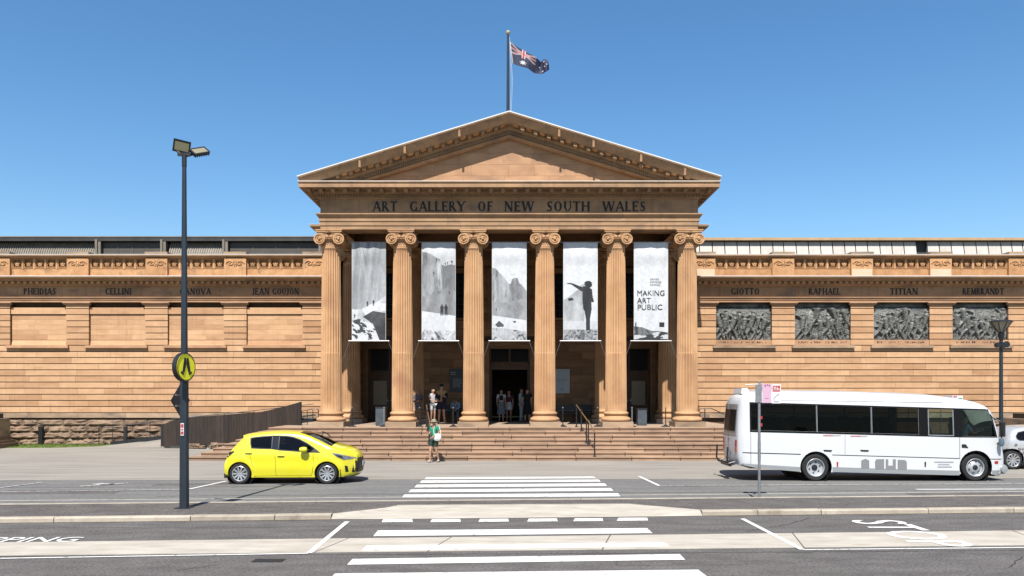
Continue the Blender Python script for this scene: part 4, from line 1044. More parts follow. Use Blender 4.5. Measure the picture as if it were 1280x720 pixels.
def banner_img(i, nx, ny):
    u = np.linspace(0, 1, nx)[None,:].repeat(ny, 0); v = np.linspace(0, 1, ny)[:,None].repeat(nx, 1)  # v: 0 top, 1 bottom
    img = .70+.05*fbm(u*2, v*4, 100+i)
    if i == 0:      # pale streaked cliff above boulders
        folds = fbm((u+.25*(v-.5))*9+.2*v, v*1.1, 7)
        img = .24+.42*folds+.14*fbm(u*3, v*5, 3); img *= 1-.5*np.clip((fbm((u*1.6-v*.9)*6, v*.8, 9)-.62)*6, 0, .6)
        sl = v > .60+.10*np.sin((1-u)*2.2)-.06*u; img = np.where(sl, .40+.45*fbm(u*4, v*8, 12), img)
        b = inpoly(u, v, [(.30,.68),(.55,.63),(1,.62),(1,.70),(.66,.69),(.42,.76)]); img = np.where(b, .70+.1*fbm(u*7,v*9,5), img)
        b = inpoly(u, v, [(.32,.76),(.62,.70),(1,.72),(1,1),(.80,1),(.62,.84),(.50,.80)]); img = np.where(b, .05+.22*fbm(u*5,v*12,6), img)
        b = inpoly(u, v, [(0,.80),(.2,.78),(.62,.83),(.82,1),(0,1)]); img = np.where(b, .55+.25*fbm(u*4,v*9,8), img)
        img = np.where(b, np.where(fbm(u*2.6+v*5+.3*fbm(u*9,v*9,71), v*17-u*4, 72) > .50, .72, .16), img)
        fig(img, u, v, .46, .655, .055, ASP); fig(img, u, v, .64, .650, .062, ASP); fig(img, u, v, .08, .775, .045, ASP, pose=1)
    elif i == 1:    # gorge with figures on a ridge
        w_ = .02*(fbm(u*9, v*9, 33)-.5)
        sky_ = inpoly(u+w_, v+w_, [(-.1,-.1),(1.1,-.1),(1.1,.235),(.86,.225),(.70,.245),(.58,.225),(.54,.17),(.46,.165),(.40,.15),(.30,.125),(.12,.10),(-.1,.09)])
        rk = rocks_tex(u, v, 21, .16, .50, 4, 2.2)*.75+.25*fbm(u*10+1.5*v, v*2.2, 35); rk = np.where(inpoly(u, v, [(.46,.17),(.56,.21),(.60,.50),(.48,.50)]), rk*1.35, rk); rk = np.where(u > .62, rk*.72, rk)
        img = np.where(sky_, .68, rk)
        rid = v > (.52-.30*(u-.1)*(u < .45)+.0)+.06*np.sin(u*6); img = np.where(rid & (v > .40), .30+.25*fbm(u*5, v*7, 23), img)
        img = np.where(v > .70+.05*u, .66+.1*fbm(u*4,v*6,26), img); img = np.where(v > .90-.01*np.sin(u*12), rocks_tex(u, v, 27, .05, .7, 4, 20), img)
        for x, y, h in ((.45,.20,.035),(.36,.34,.04),(.70,.235,.03),(.77,.23,.03),(.90,.23,.045),(.82,.53,.03)): fig(img, u, v, x, y, h, ASP, .08, 1)
        fig(img, u, v, .60, .745, .11, ASP); fig(img, u, v, .72, .745, .11, ASP)
    elif i == 2:    # cliffs over a bay
        h1 = np.interp(u, [0,.14,.22,.34,.46,.54,.58,.66,.74,.80,.92,1], [.265,.275,.31,.35,.42,.425,.375,.36,.365,.42,.455,.50])+.02*(fbm(u*14, u*0, 41)-.5)
        img = np.where(v > h1, (rocks_tex(u, v, 42, .14, .48, 5, 2.6)*.7+.28*fbm(u*12-2*v, v*2.5, 48))*np.where(u > .5, .92, 1.1), img)
        img = np.where(v > .595+.02*np.sin(u*5), .30+.32*fbm(u*4, v*9, 44), img); img = np.where(v > .745+.05*u, .66+.10*fbm(u*6, v*9, 45), img)
        b = inpoly(u, v, [(.08,.84),(.2,.80),(.34,.84),(.34,.86),(.15,.865)]); img = np.where(b, .22, img)
        img = np.where(v > .895-.02*np.sin(u*3+1), rocks_tex(u, v, 47, .06, .62, 3, 16), img); img[inpoly(u, v, [(.6,.805),(.7,.80),(.68,.82),(.63,.82)])] = .06
        for x in (.56, .61, .66): fig(img, u, v, x, .335, .012, ASP, .1)
        fig(img, u, v, .12, .70, .03, ASP, .06)
    elif i == 3:    # big dark silhouette of a standing person pointing
        b = v > .52+.07*np.sin(u*4+2)-.03*(u > .5); img = np.where(b & (u < .62), .42+.3*fbm(u*5, v*8, 61), img)
        img = np.where((v > .80) & (v < .90), .64+.06*fbm(u*6,v*10,63), img)
        img = np.where(v > .89, rocks_tex(u, v, 64, .06, .55, 6, 22), img); img[inpoly(u, v, [(.13,.57),(.27,.565),(.30,.59),(.15,.60)])] = .08
        D = .022
        for Pp in ([(.56,.455),(.60,.445),(.74,.455),(.84,.48),(.86,.56),(.90,.60),(.88,.615),(.82,.605),(.83,.68),(.78,.78),(.78,.895),(.66,.90),(.665,.80),(.62,.70),(.58,.68),(.55,.56)],
                   [(.10,.415),(.24,.415),(.62,.465),(.58,.51),(.42,.475),(.22,.43),(.11,.425)],
                   [(.62,.405),(.68,.395),(.78,.395),(.83,.41),(.845,.44),(.80,.46),(.68,.465),(.66,.45),(.62,.44)]):
            img[inpoly(u, v, Pp)] = D
    else:
        b = v > .895-.035*np.exp(-((u-.1)/.3)**2)-.02*fbm(u*8, u*0, 81)+.035*u; img = np.where(b, rocks_tex(u, v, 82, .03, .35, 3, 18), img)
        img = np.where(v > .93+.02*np.sin(u*6), np.where(fbm(u*3, v*26, 84) > .55, .66, .14), img)
        img[inpoly(u, v, [(.74,.815),(.90,.815),(.90,.865),(.74,.865)])] = .03
        fig(img, u, v, .05, .86, .045, ASP, .1)
    img = img*(.90+.2*fbm(u*22, v*44, 300+i)); return np.clip(np.maximum(img-.02, 0)**1.8*.76, .006, .44)
blab = ['banner printed with a pale streaked cliff and dark boulders, leftmost of the five', 'banner printed with a rocky gorge and two small standing figures',
        'banner over the central doorway printed with sea cliffs', 'banner printed with a large dark figure pointing left', 'banner lettered MAKING ART PUBLIC, rightmost of the five']
bpx = [(440,482),(527.3,569.2),(615.2,658),(704.3,746.8),(792.6,834.8)]
YBN = 34.92
for i, (a, b) in enumerate(bpx):
    xa, xb = PX(a,YBN), PX(b,YBN); zt, zb = PZ(303,YBN), PZ(425.5,YBN)
    t = thing('banner', blab[i], 'banner', ((xa+xb)/2, YBN, zb), group='tall banners hanging between the columns')
    Wd, Hh = xb-xa, zt-zb; nx, ny = 112, 330
    img = banner_img(i, nx, ny); vs = []
    r = random.Random(i)
    for j in range(ny):
        v = j/(ny-1)
        for q in range(nx):
            u = q/(nx-1); e = sin(pi*u)**.7
            y = -.02*sin(pi*v)*sin(pi*u)-.05*sin(pi*min(1, v*4))**2*e + .012*sin(u*17+i*2+3*v)*math.exp(-v*5) + .008*sin((u*3+v*2)*5+i)
            vs.append((-Wd/2+Wd*u, y, Hh*(1-v)))
    fs = [(j*nx+q, (j+1)*nx+q, (j+1)*nx+q+1, j*nx+q+1) for j in range(ny-1) for q in range(nx-1)]
    k = MB(); k.add(vs, fs); me = k.mesh('cloth', M['print'], smooth='all', recalc=False)
    g = img.ravel(); rgba = np.ones((nx*ny, 4), np.float32)
    rgba[:,0] = g*.97; rgba[:,1] = g; rgba[:,2] = np.minimum(1, g*1.03+.002)
    me.color_attributes.new('print', 'FLOAT_COLOR', 'POINT'); me.color_attributes['print'].data.foreach_set('color', rgba.ravel())
    o = ob('cloth', me, t)
    for nm, z, dy in (('top_bar', Hh+.01, .03), ('bottom_bar', -.02, .03)):
        k = MB(); k.tube([(-Wd/2-.16,0,z),(Wd/2+.16,0,z)], .022, 8); k.build(nm, M['white_metal'] if nm[0] == 'b' else M['steel'], t)
    for s in (-1, 1):
        k = MB(); k.tube([(s*(Wd/2+.12),0,-.03),(s*(Wd/2+.45),.05,-.95)], .007, 5); k.build('stay_wire', M['steel'], t)
        k = MB(); k.tube([(s*(Wd/2+.005),.01,0),(s*(Wd/2+.005),.01,Hh)], .008, 5); k.build('edge_cord', M['white_metal'], t)
    if i == 4:
        y = -.034
        for txt, px, py, w in (('MAKING',795.8,369.6,34), ('ART',796.2,378.9,17.2), ('PUBLIC',796.2,387.2,30.8)):
            me = text_mesh(txt, .33, w*YBN/1000, .001); me.materials.clear(); me.materials.append(M['letter'])
            o = ob('lettering', me, t, True); o.location = (PX(px,YBN)-t.location.x, y, PZ(py,YBN)-t.location.z); o.rotation_euler = (pi/2,0,0)
        for txt, py in (('25 years of', 349), ('Public Art', 353.2), ('and Projects', 356.6)):
            pass
        k = MB(); rr = random.Random(2)
        for py, w in ((349,.36),(352.5,.47),(356,.44)):
            x = PX(812.5,YBN)-t.location.x; xe = x+w; z = PZ(py,YBN)-t.location.z
            while x < xe: ww = rr.uniform(.03,.06); k.box(x, x+ww, y-.001, y, z-.03, z+.035); x += ww+.018
        k.build('small_print', M['greyprint'], t)

# ---------------------------------------------------------------- flag
fp = thing('flagpole', 'tall dark flagpole standing at the peak of the pediment', 'flagpole', (PX(636.4,34.9)-.05, 34.9, 14.3))
zt = PZ(43.5, 34.9)-14.3
k = MB(); k.tube([(0,0,0),(0,0,zt)], [.075,.045], 12); k.build('pole', M['pole'], fp)
k = MB(); k.lathe([(.001,-.10),(.06,-.08),(.10,-.02),(.10,.03),(.06,.08),(.001,.10)], (0,0,zt+.09), 'z', 16, cap=False); k.build('finial', noisy('gilt_ball', (.5,.45,.25), (.6,.55,.35), scale=5, bump=0, rough=.3), fp, smooth=True)
k = MB(); k.tube([(.09,-.02,.3),(.14,-.03,zt*.5),(.07,-.02,zt-.1)], .006, 5); k.tube([(.13,.0,.3),(.20,-.03,zt*.5),(.08,0,zt-.3)], .006, 5); k.build('halyard', M['white_metal'], fp)
nu, nv = 130, 66
fl = thing('australian_flag', 'blue flag with a union canton and white stars flying from the pole', 'flag', (PX(638,34.9), 34.85, PZ(80,34.9)))
def lerp(P, t):
    n = len(P)-1; i = min(int(t*n), n-1); f = t*n-i; f = f*f*(3-2*f)*.5+f*.5
    return (P[i][0]*(1-f)+P[i+1][0]*f, P[i][1]*(1-f)+P[i+1][1]*f)
TOPE = [(636.9,52.2),(646,58.5),(655,63.5),(663,68.8),(671,74.0),(676,77.2),(680,74.0),(684,75.0),(685.8,83)]
BOTE = [(640.8,79.6),(646,82.2),(653,84.6),(661,87.4),(667,90.8),(672,92.6),(678,92.8),(683,91.6),(686.4,87.6)]
vs = []; colr = np.zeros((nu*nv, 4), np.float32); colr[:,3] = 1
def star(u, v, cx, cy, r, n):
    X = (u-cx)*2; Y_ = v-cy; rr = math.hypot(X, Y_)
    if rr > r: return False
    a = (atan2(X, Y_)) % (2*pi/n); a = abs(a-pi/n); rin = r*.47
    # boundary between outer tip (a=pi/n) and inner (a=0)
    t = a/(pi/n); rb_ = 1/((1-t)/rin+t/r)
    return rr < rb_
for j in range(nv):
    v = j/(nv-1)
    for i in range(nu):
        u = i/(nu-1); t_ = lerp(TOPE, u); b_ = lerp(BOTE, u); x = t_[0]*(1-v)+b_[0]*v; y = t_[1]*(1-v)+b_[1]*v
        dy = .10*sin(u*11+v*1.5)*u**.5+.06*sin(u*23-v*3)*u
        vs.append(((x-638)*.0349, dy, (80-y)*.0349))
        c = (.005,.010,.055)
        if u < .5 and v < .5:
            U, V = u/.5, v/.5
            d1 = abs(V-U)/sqrt(2)*1.4; d2 = abs(V-(1-U))/sqrt(2)*1.4; cx = abs(U-.5)*2; cy = abs(V-.5)
            if min(d1, d2) < .085: c = (.5,.5,.5)
            if min(d1, d2) < .03: c = (.50,.02,.03)
            if cx < .15 or cy < .075: c = (.62,.62,.62)
            if cx < .09 or cy < .045: c = (.50,.02,.03)
        if star(u, v, .25, .75, .155, 7) or star(u, v, .75, .82, .075, 7) or star(u, v, .75, .17, .075, 7) or star(u, v, .63, .45, .075, 7) or star(u, v, .87, .38, .075, 7) or star(u, v, .80, .54, .045, 5): c = (.74,.74,.74)
        if u < .02: c = (.74,.74,.74)
        colr[j*nu+i,:3] = c
k = MB(); k.add(vs, [(j*nu+i, (j+1)*nu+i, (j+1)*nu+i+1, j*nu+i+1) for j in range(nv-1) for i in range(nu-1)])
me = k.mesh('cloth', M['flagc'], smooth='all', recalc=False)
me.color_attributes.new('print', 'FLOAT_COLOR', 'POINT'); colr[:,:3] *= .55; me.color_attributes['print'].data.foreach_set('color', colr.ravel()); ob('cloth', me, fl)
# ---------------------------------------------------------------- street furniture
M['signback'] = mat('weathered_sign_back', (.06,.07,.085), .5)
# floodlight column with crossing signs
lp = thing('floodlight_pole', 'tall dark pole with two floodlights standing on the traffic island at the left', 'street lamp', (PX(230.3,17.6), 17.6, .1))
Zt = PZ(196, 17.73)-.1
k = MB(); k.tube([(0,0,0),(0,0,2.9)], [.108,.095], 8); k.tube([(0,0,2.9),(0,0,Zt)], [.082,.047], 8); k.build('pole', M['pole'], lp, smooth=True)
k = MB(); k.box(-.16,.16,-.16,.16,0,.018); k.build('base_plate', M['pole'], lp)
k = MB(); k.box(-.14,.14,-.03,.03,Zt-.02,Zt+.04); k.tube([(0,0,Zt-.25),(0,0,Zt+.02)], .055, 8); k.tube([(.05,0,Zt-.02),(.28,0,Zt+.05)], .03, 6); k.tube([(-.10,0,Zt+.02),(-.16,0,Zt+.10)], .03, 6); k.build('bracket', M['black'], lp)
def flood(cx, cz, tiltx, rz, ry):
    k = MB(); k.box(-.19,.19,-.035,.035,-.14,.14); k.box(-.205,.205,-.045,-.03,.12,.155); k.box(-.205,.205,-.045,-.03,-.155,-.12); k.box(-.205,-.185,-.045,-.03,-.12,.12); k.box(.185,.205,-.045,-.03,-.12,.12)
    for i in range(7): k.box(-.18+i*.057,-.165+i*.057,.035,.075,-.12,.12)
    o = k.build('floodlight', M['black'], lp); o.location = (cx, 0, cz); o.rotation_euler = (tiltx, ry, rz); o.scale = (.88,.88,.88)
    k = MB(); k.box(-.165,.165,-.040,-.036,-.105,.105); l = k.build('lens', M['lens'], o)
    return o
flood(-.05, Zt+.19, R(20), R(16), R(10)); flood(.34, Zt+.07, R(-52), R(42), R(-20))
k = MB(); k.box(-.035,.035,-.112,-.095,1.60,1.87); k.build('sticker', M['signwhite'], lp)
k = MB(); k.box(-.027,.027,-.114,-.112,1.77,1.85); k.box(-.027,.027,-.114,-.112,1.62,1.69); k.box(-.02,.02,-.114,-.112,1.71,1.75); k.build('sticker_print', M['red'], lp)
sn = thing('crossing_sign', 'round yellow pedestrian crossing sign on the floodlight pole', 'sign', (PX(222.0,17.42), 17.42, PZ(459,17.42)), R(73))
k = MB(); k.lathe([(.30,-.16),(.312,-.155),(.312,-.05),(.30,-.045)], (0,-.06,0), 'y', 40); k.build('drum', M['black'], sn, smooth=True)
k = MB(); k.lathe([(.001,-.224),(.292,-.224),(.292,-.219)], (0,0,0), 'y', 40, cap=False); k.build('face', M['signyellow'], sn)
k = MB(); yy0, yy1 = -.232, -.226
for s in (-1, 1):
    k.prism([(s*.012,.20),(s*.065,.20),(s*.125,-.10),(s*.06,-.115),(s*.005,.07)], yy0-.0003*s, yy1); k.prism([(s*.065,-.135),(s*.155,-.09),(s*.185,-.12),(s*.10,-.175)], yy0, yy1)
k.lathe([(.278,yy0),(.290,yy0),(.290,yy1),(.278,yy1)], (0,0,0), 'y', 40, cap=False)
k.build('symbol', M['letter'], sn)
sd = thing('diamond_sign', 'grey back of a diamond shaped sign on the floodlight pole below the yellow sign', 'sign', (PX(225.6,17.8), 17.8, PZ(500.5,17.8)), R(80))
k = MB(); k.prism([(0,-.375),(.375,0),(0,.375),(-.375,0)], 0, .006); k.build('plate', M['signback'], sd)
k = MB(); k.box(-.2,.2,-.03,-.001,.10,.14); k.box(-.2,.2,-.03,-.001,-.14,-.10); k.build('bracket', M['steel'], sd)

# bus stop sign post
X0, Y0 = PX(949,19.4), 19.4
bp = thing('parking_sign_post', 'galvanised post with pink and red and white parking signs at the kerb', 'sign', (X0, Y0, .1))
k = MB(); k.tube([(0,0,0),(0,0,PZ(479,Y0)-.1)], .032, 10); k.build('pole', M['steel'], bp, smooth=True)
k = MB(); k.tube([(0,0,.9),(0,0,1.35)], .036, 10); k.build('sleeve', M['steel'], bp, smooth=True)
def panel_box(name, a, b, c, d, y0, y1, mt): k = MB(); k.box(PX(a,Y0)-X0, PX(b,Y0)-X0, y0, y1, PZ(d,Y0)-.1, PZ(c,Y0)-.1); return k.build(name, M[mt], bp)
panel_box('grey_panel', 943.3, 951.6, 481.5, 502.6, -.046, -.042, 'steel')
pk = panel_box('pink_panel', 952.2, 963.2, 479.8, 503.6, -.046, -.042, 'signpink')
wp = panel_box('white_panel', 963.8, 975.3, 480.2, 504.2, -.046, -.042, 'signwhite')
def mk(parent, name, rects, mt, y=-.0475):
    k = MB()
    for a, b, c, d in rects: k.box(PX(a,Y0)-X0, PX(b,Y0)-X0, y, y+.0025, PZ(d,Y0)-.1, PZ(c,Y0)-.1)
    return k.build(name, M[mt], parent)
mk(pk, 'print', [(955,956.2,480.6,484),(957.5,959.5,480.6,482.2),(960.4,961.6,481,483.4),(955.5,960,497.8,498.4)], 'signpurple')
mk(wp, 'print', [(964.9,974.2,482.2,489.6)], 'red'); mk(wp, 'symbol', [(966,969,483.6,484.4),(966.4,967.2,484.4,488.2),(968.6,969.4,484.4,488.2),(970.4,971.2,483.6,488.2),(971.6,973.2,485.4,486.4),(972.4,973.2,486.4,488.2)], 'signwhite', -.050)
k = MB(); pts = [(PX(973,Y0)-X0,-.047,PZ(492.5,Y0)-.1),(PX(969.5,Y0)-X0,-.047,PZ(494.5,Y0)-.1),(PX(966.6,Y0)-X0,-.047,PZ(498,Y0)-.1),(PX(966.8,Y0)-X0,-.047,PZ(501.8,Y0)-.1),(PX(972.6,Y0)-X0,-.047,PZ(502,Y0)-.1)]; k.tube(pts, .008, 5); k.build('arrow', M['greyprint'], wp)
mk(bp, 'sticker', [(950.2,952.2,520,524),(950.2,952.2,529,533)], 'red', -.036)
k = MB(); k.tube([(-.34,0,PZ(481,Y0)-.1),(.0,-.02,PZ(480.2,Y0)-.1),(.22,-.03,PZ(481,Y0)-.1)], .012, 6); k.lathe([(.04,-.02),(.04,.02)], (0,0,PZ(478,Y0)-.1), 'z', 8); k.build('clamp', M['steel'], bp)

# right hand post-top lantern
YL = 30.0
ln = thing('lantern_post', 'black street lamp with a flared lantern behind the front of the white bus', 'street lamp', (PX(1251.3,YL), YL, 0))
zz_ = lambda py: PZ(py, YL)
k = MB(); k.tube([(0,0,0),(0,0,1.0),(0,0,1.02),(0,0,zz_(424))], [.11,.10,.075,.06], 12); k.build('pole', M['pole'], ln, smooth=True)
k = MB(); k.lathe([(.06,zz_(426)),(.10,zz_(420)),(.12,zz_(417)),(.05,zz_(415))], n=12); k.build('neck', M['black'], ln)
k = MB(); zb_, zt_ = zz_(415.5), zz_(401.5)
k.lathe([(.09,zb_),(.37,zt_-.03)], n=8, cap=False); k.build('lantern_glass', noisy('lantern_panes', (.30,.25,.17), (.42,.36,.26), scale=5, bump=0, rough=.3), ln)
k = MB(); k.lathe([(.001,zt_+.05),(.30,zt_+.03),(.42,zt_),(.42,zt_-.03),(.001,zt_-.03)], n=8, cap=False)
for q in range(8): a = 2*pi*q/8; k.tube([(.095*cos(a),.095*sin(a),zb_),(.38*cos(a),.38*sin(a),zt_-.03)], .014, 5)
k.build('lantern_frame', M['black'], ln)
k = MB(); k.lathe([(.07,-.14),(.08,.14)], (0,0,zz_(430.5)), 'x', 10); k.lathe([(.12,-.02),(.12,.02)], (.18,-.05,zz_(430.5)), 'y', 10); k.lathe([(.10,-.1),(.10,.05)], (-.17,-.05,zz_(431.5)), 'y', 10); k.box(-.06,.06,-.14,-.02,zz_(436),zz_(428)); k.build('camera_cluster', M['black'], ln)

# stone pedestals at both ends
pd = thing('statue_pedestal', 'dark stone pedestal with a stepped foot at the left edge, on the grass', 'pedestal', (-25.9, 38.6, 0))
k = MB()
for w, a, b in ((1.47,0,.22),(1.38,.22,.36),(1.28,.36,.50)): k.box(-w, w, -w+.3, w-.25, a, b)
k.build('foot', M['rock'], pd)
k = MB(); k.box(-1.2,1.2,-.9,1.0,.50,1.42); k.build('shaft', M['plinth'], pd)
k = MB(); k.box(-1.0,.92,-.7,.9,1.42,1.66); k.build('bronze_base', M['black'], pd)
pd = thing('statue_pedestal', 'brown stone pedestal at the right edge, behind the small silver car', 'pedestal', (PX(1270,37)+1.05, 37, 0))
k = MB()
for w, a, b in ((1.5,0,.22),(1.36,.22,.36),(1.22,.36,.50)): k.box(-w, w, -w, w, a, b)
k.build('foot', M['rock'], pd)
k = MB(); k.box(-1.05,1.05,-1.05,1.05,.50,PZ(523.5,37)); k.build('shaft', M['plinth'], pd)
k = MB(); k.box(-.70,.8,-.8,.8,PZ(523.5,37),PZ(517,37)); k.build('bronze_base', M['black'], pd)

# dark curved screen wall round the ramp
CW = [(203,558.0,530.5,38.85),(206,558,530,38.72),(214,557.4,526.0,38.62),(228,556.6,523.3,38.5),(250,555.6,520.8,38.3),(270,554.6,519.3,38.05),(290,552.6,517.8,37.8),(310,550.5,516.2,37.45),(327,548,514.8,37.1),(340,544,512.0,36.8),(357,538.5,507.7,36.4),(374.5,533.5,502.8,36.05)]
sw = thing('ramp_screen', 'dark curved slatted screen rising along the access ramp left of the steps', 'screen', (PX(290,37.8), 37.8, 0))
P = []
for a, b in zip(CW[:-1], CW[1:]):
    for t in (0, .5):
        P.append(tuple(a[i]*(1-t)+b[i]*t for i in range(4)))
P.append(CW[-1])
for a, b in zip(P[:-1], P[1:]):
    A0 = Vector((PX(a[0],a[3]), a[3], PZ(a[1],a[3]))); A1 = Vector((A0.x, A0.y, PZ(a[2],a[3])))
    B0 = Vector((PX(b[0],b[3]), b[3], PZ(b[1],b[3]))); B1 = Vector((B0.x, B0.y, PZ(b[2],b[3])))
    A0.z = max(A0.z, 0); B0.z = max(B0.z, 0)
    k = MB(); d = (B0-A0); d.z = 0; nrm = Vector((d.y, -d.x, 0)).normalized()*-1
    if nrm.y > 0: nrm = -nrm
    n = max(1, int(d.length/.085)); g = .0
    for i in range(n):
        t0, t1 = i/n, (i+.95)/n; off = nrm*(.02+.004*((i*7) % 3))
        q0, q1 = A0.lerp(B0, t0)+off, A0.lerp(B0, t1)+off; r0, r1 = A1.lerp(B1, t0)+off, A1.lerp(B1, t1)+off; back = -nrm*.05-off
        k.hexa([q0, q1, q1+back, q0+back, r0, r1, r1+back, r0+back])
    k.hexa([A0, B0, B0-nrm*.05, A0-nrm*.05, A1-Vector((0,0,.02)), B1-Vector((0,0,.02)), B1-nrm*.05-Vector((0,0,.02)), A1-nrm*.05-Vector((0,0,.02))])
    k.build('screen_panel', M['screen'], sw, world=True)
k = MB(); a = P[0]; A0 = Vector((PX(a[0],a[3]), a[3], 0)); k.box(A0.x-.06, A0.x+.03, A0.y-.05, A0.y+.25, 0, PZ(530,a[3])); k.build('end_post', M['black'], sw, world=True)
k = MB(); a = P[-1]; A0 = Vector((PX(a[0],a[3]), a[3], 1.0)); k.box(A0.x-.03, A0.x+.05, A0.y-.05, A0.y+.15, 1.2, PZ(502.5,a[3])); k.build('end_post', M['black'], sw, world=True)
# ramp body, its kerb and handrail against the wall
k = MB(); rx = [(-20.5,0),(-18.5,.22),(-17.2,.42),(-13.5,.80),(-10.0,1.19)]
rp = [(-20.5,0,0,39.4),(-18.5,0,.22,39.0),(-17.0,.03,.44,38.8),(-15.8,.38,.56,38.7),(-13.5,.80,.80,38.3),(-10.0,1.19,1.19,36.9)]
for (xa, fa_, za, ya), (xb, fb_, zb, yb) in zip(rp[:-1], rp[1:]):
    k.hexa([(xa,ya,-.05),(xb,yb,-.05),(xb,40.95,-.05),(xa,40.95,-.05),(xa,ya,fa_+.003),(xb,yb,fb_+.003),(xb,40.95,zb+.003),(xa,40.95,za+.003)])
k.build('access_ramp', M['pave'], kind='structure')
k = MB()
for a, b in zip(P[:-1], P[1:]):
    xa, xb = PX(a[0],a[3]), PX(b[0],b[3]); za, zb = max(.02,PZ(a[1],a[3]))+.06, max(.02,PZ(b[1],b[3]))+.06
    k.hexa([(xa,a[3]+.10,-.05),(xb,b[3]+.10,-.05),(xb,b[3]+1.6,-.05),(xa,a[3]+1.6,-.05),(xa,a[3]+.10,za),(xb,b[3]+.10,zb),(xb,b[3]+1.6,zb),(xa,a[3]+1.6,za)])
bank = k.build('ramp_bank', M['conc'], kind='structure')
rr_ = random.Random(6)
for i in range(26):
    t = rr_.random(); px_ = 235+t*95; yy_ = float(np.interp(px_, [c_[0] for c_ in CW], [c_[3] for c_ in CW])); o = ob('garden_stone', rocks[i % 7], bank)
    o.location = (PX(px_,yy_), yy_-.05, .05+.10*(i % 2)+t*.18); o.scale = (rr_.uniform(.2,.42), .12, rr_.uniform(.1,.2)); o.rotation_euler.z = rr_.uniform(-.3,.3)
hr = thing('ramp_handrail', 'dark handrail on a low kerb beside the rough stone base, left of the screen', 'handrail', (-18.5, 40.8, 0))
k = MB()
for (xa, za), (xb, zb) in zip([(-20.3,.03)]+rx[1:4], rx[1:5]): k.hexa([(xa,40.7,za-.1),(xb,40.7,zb-.1),(xb,40.85,zb-.1),(xa,40.85,za-.1),(xa,40.7,za+.17),(xb,40.7,zb+.17),(xb,40.85,zb+.17),(xa,40.85,za+.17)])
k.build('kerb', M['black'], hr, world=True)
rz_ = lambda x: np.interp(x, [p[0] for p in rx], [p[1] for p in rx])
k = MB(); k.tube([(-20.9,40.75,.02),(-20.9,40.75,.88),(-20.85,40.75,.9),(-19.55,40.75,.95)], .02, 6); k.tube([(x,40.75,float(rz_(x))+.92) for x in (-19.6,-18.5,-17.2,-13.5,-10.0)], .022, 6); k.build('rail', M['black'], hr, world=True)
for x in (-20.2,-18.3,-17.1,-15.9,-14.5,-13,-11.5): k = MB(); k.tube([(x,40.75,float(rz_(x))),(x,40.75,float(rz_(x))+.92)], .016, 6); k.build('post', M['black'], hr, world=True)
k = MB(); k.box(-19.62,-19.46,40.68,40.8,.1,.97); k.build('end_post', M['black'], hr, world=True)
k = MB(); x = PX(189.5,41.1)*1.0; x = PX(50,40.95); k.box(x-.1, x+.1, 40.95, 41.2, .05, PZ(533,40.95)); tag(k.build('vent_slot', M['black']), 'narrow black vent slot upright in the rough stone base near the left edge', 'vent')

# rails at the two ends of the portico
for s, lab in ((-1, 'short black hoop handrail at the left end of the portico'), (1, 'black handrail at the right end of the portico beside the bus')):
    h = thing('handrail', lab, 'handrail', (s*9.5, 36, 1.2), group='black handrails around the portico')
    if s < 0:
        pxs = (377, 386.5, 391, 397.5); k = MB(); yy = 36.4
        k.tube([(PX(377,yy),yy,1.2),(PX(377,yy),yy,PZ(514,yy)),(PX(391,yy),yy,PZ(511,yy)),(PX(397,yy),yy,PZ(511,yy)),(PX(398,yy),yy,PZ(513,yy)),(PX(398,yy),yy,1.2)], .022, 6); k.build('rail', M['black'], h, world=True)
        for p in (384, 391): k = MB(); k.tube([(PX(p,yy),yy,1.2),(PX(p,yy),yy,PZ(512.5,yy))], .016, 6); k.build('post', M['black'], h, world=True)
        k = MB(); k.tube([(PX(377,yy),yy,PZ(523,yy)),(PX(398,yy),yy,PZ(523,yy))], .012, 6); k.build('lower_rail', M['black'], h, world=True)
    else:
        yy = 35.6; k = MB(); k.tube([(PX(873,yy),yy,PZ(514.5,yy)),(PX(875,yy),yy,PZ(511,yy)),(PX(889,yy),yy,PZ(510.6,yy)),(PX(911,yy),yy,PZ(520,yy)),(PX(930,yy),yy,PZ(527,yy))], .022, 6); k.build('rail', M['black'], h, world=True)
        k = MB(); k.tube([(PX(881,yy),yy,PZ(511,yy)),(PX(881,yy),yy,1.2)], .022, 6); k.build('post', M['black'], h, world=True)
        k = MB(); k.tube([(PX(873,yy),yy,PZ(515,yy)),(PX(905,yy),yy,PZ(517,yy))], .014, 6); k.build('lower_rail', M['black'], h, world=True)

# stair handrails
def steprail(x, lab, n=3, dx=0):
    h = thing('stair_handrail', lab, 'handrail', (x, 32.5, 0), group='handrails on the entrance steps')
    y0, y1 = 31.45, 34.3
    def zf(y): return max(0, min(1.2, .15*(int((y-31.3)/.35)+1)))
    for q in (0, 1):
        xo = x+q*.0+dx*q
        ys = [y0, y0+.9, y0+1.8, y1][:n+1]
        k = MB(); k.tube([(x+q*.16, y, zf(y)+.93) for y in (y0-.12, y1-.3)] if 0 else [(x-(y-y0)*.17, y, zf(y)+.95) for y in (y0-.05, y0+.95)]+[], .024, 8)
        if q == 0: k.build('rail', M['brass'], h, world=True)
        else:
            k = MB(); k.tube([(x-.18-(y-y0-1.1)*.17, y, zf(y)+.95) for y in (y0+1.1, y1)], .024, 8); k.build('rail', M['brass'], h, world=True)
    for y in (y0, y0+.9, y0+1.2, y0+2.0, y1-.05):
        k = MB(); k.tube([(x-(y-y0)*.17, y, zf(y)-.01),(x-(y-y0)*.17, y, zf(y)+.93)], .026, 8); k.lathe([(.07,0),(.07,.02),(.03,.06)], (x-(y-y0)*.17, y, zf(y)), 'z', 8); k.build('post', M['black'], h, world=True)
steprail(PX(743,31.5), 'double handrail climbing the steps right of the central doorway')
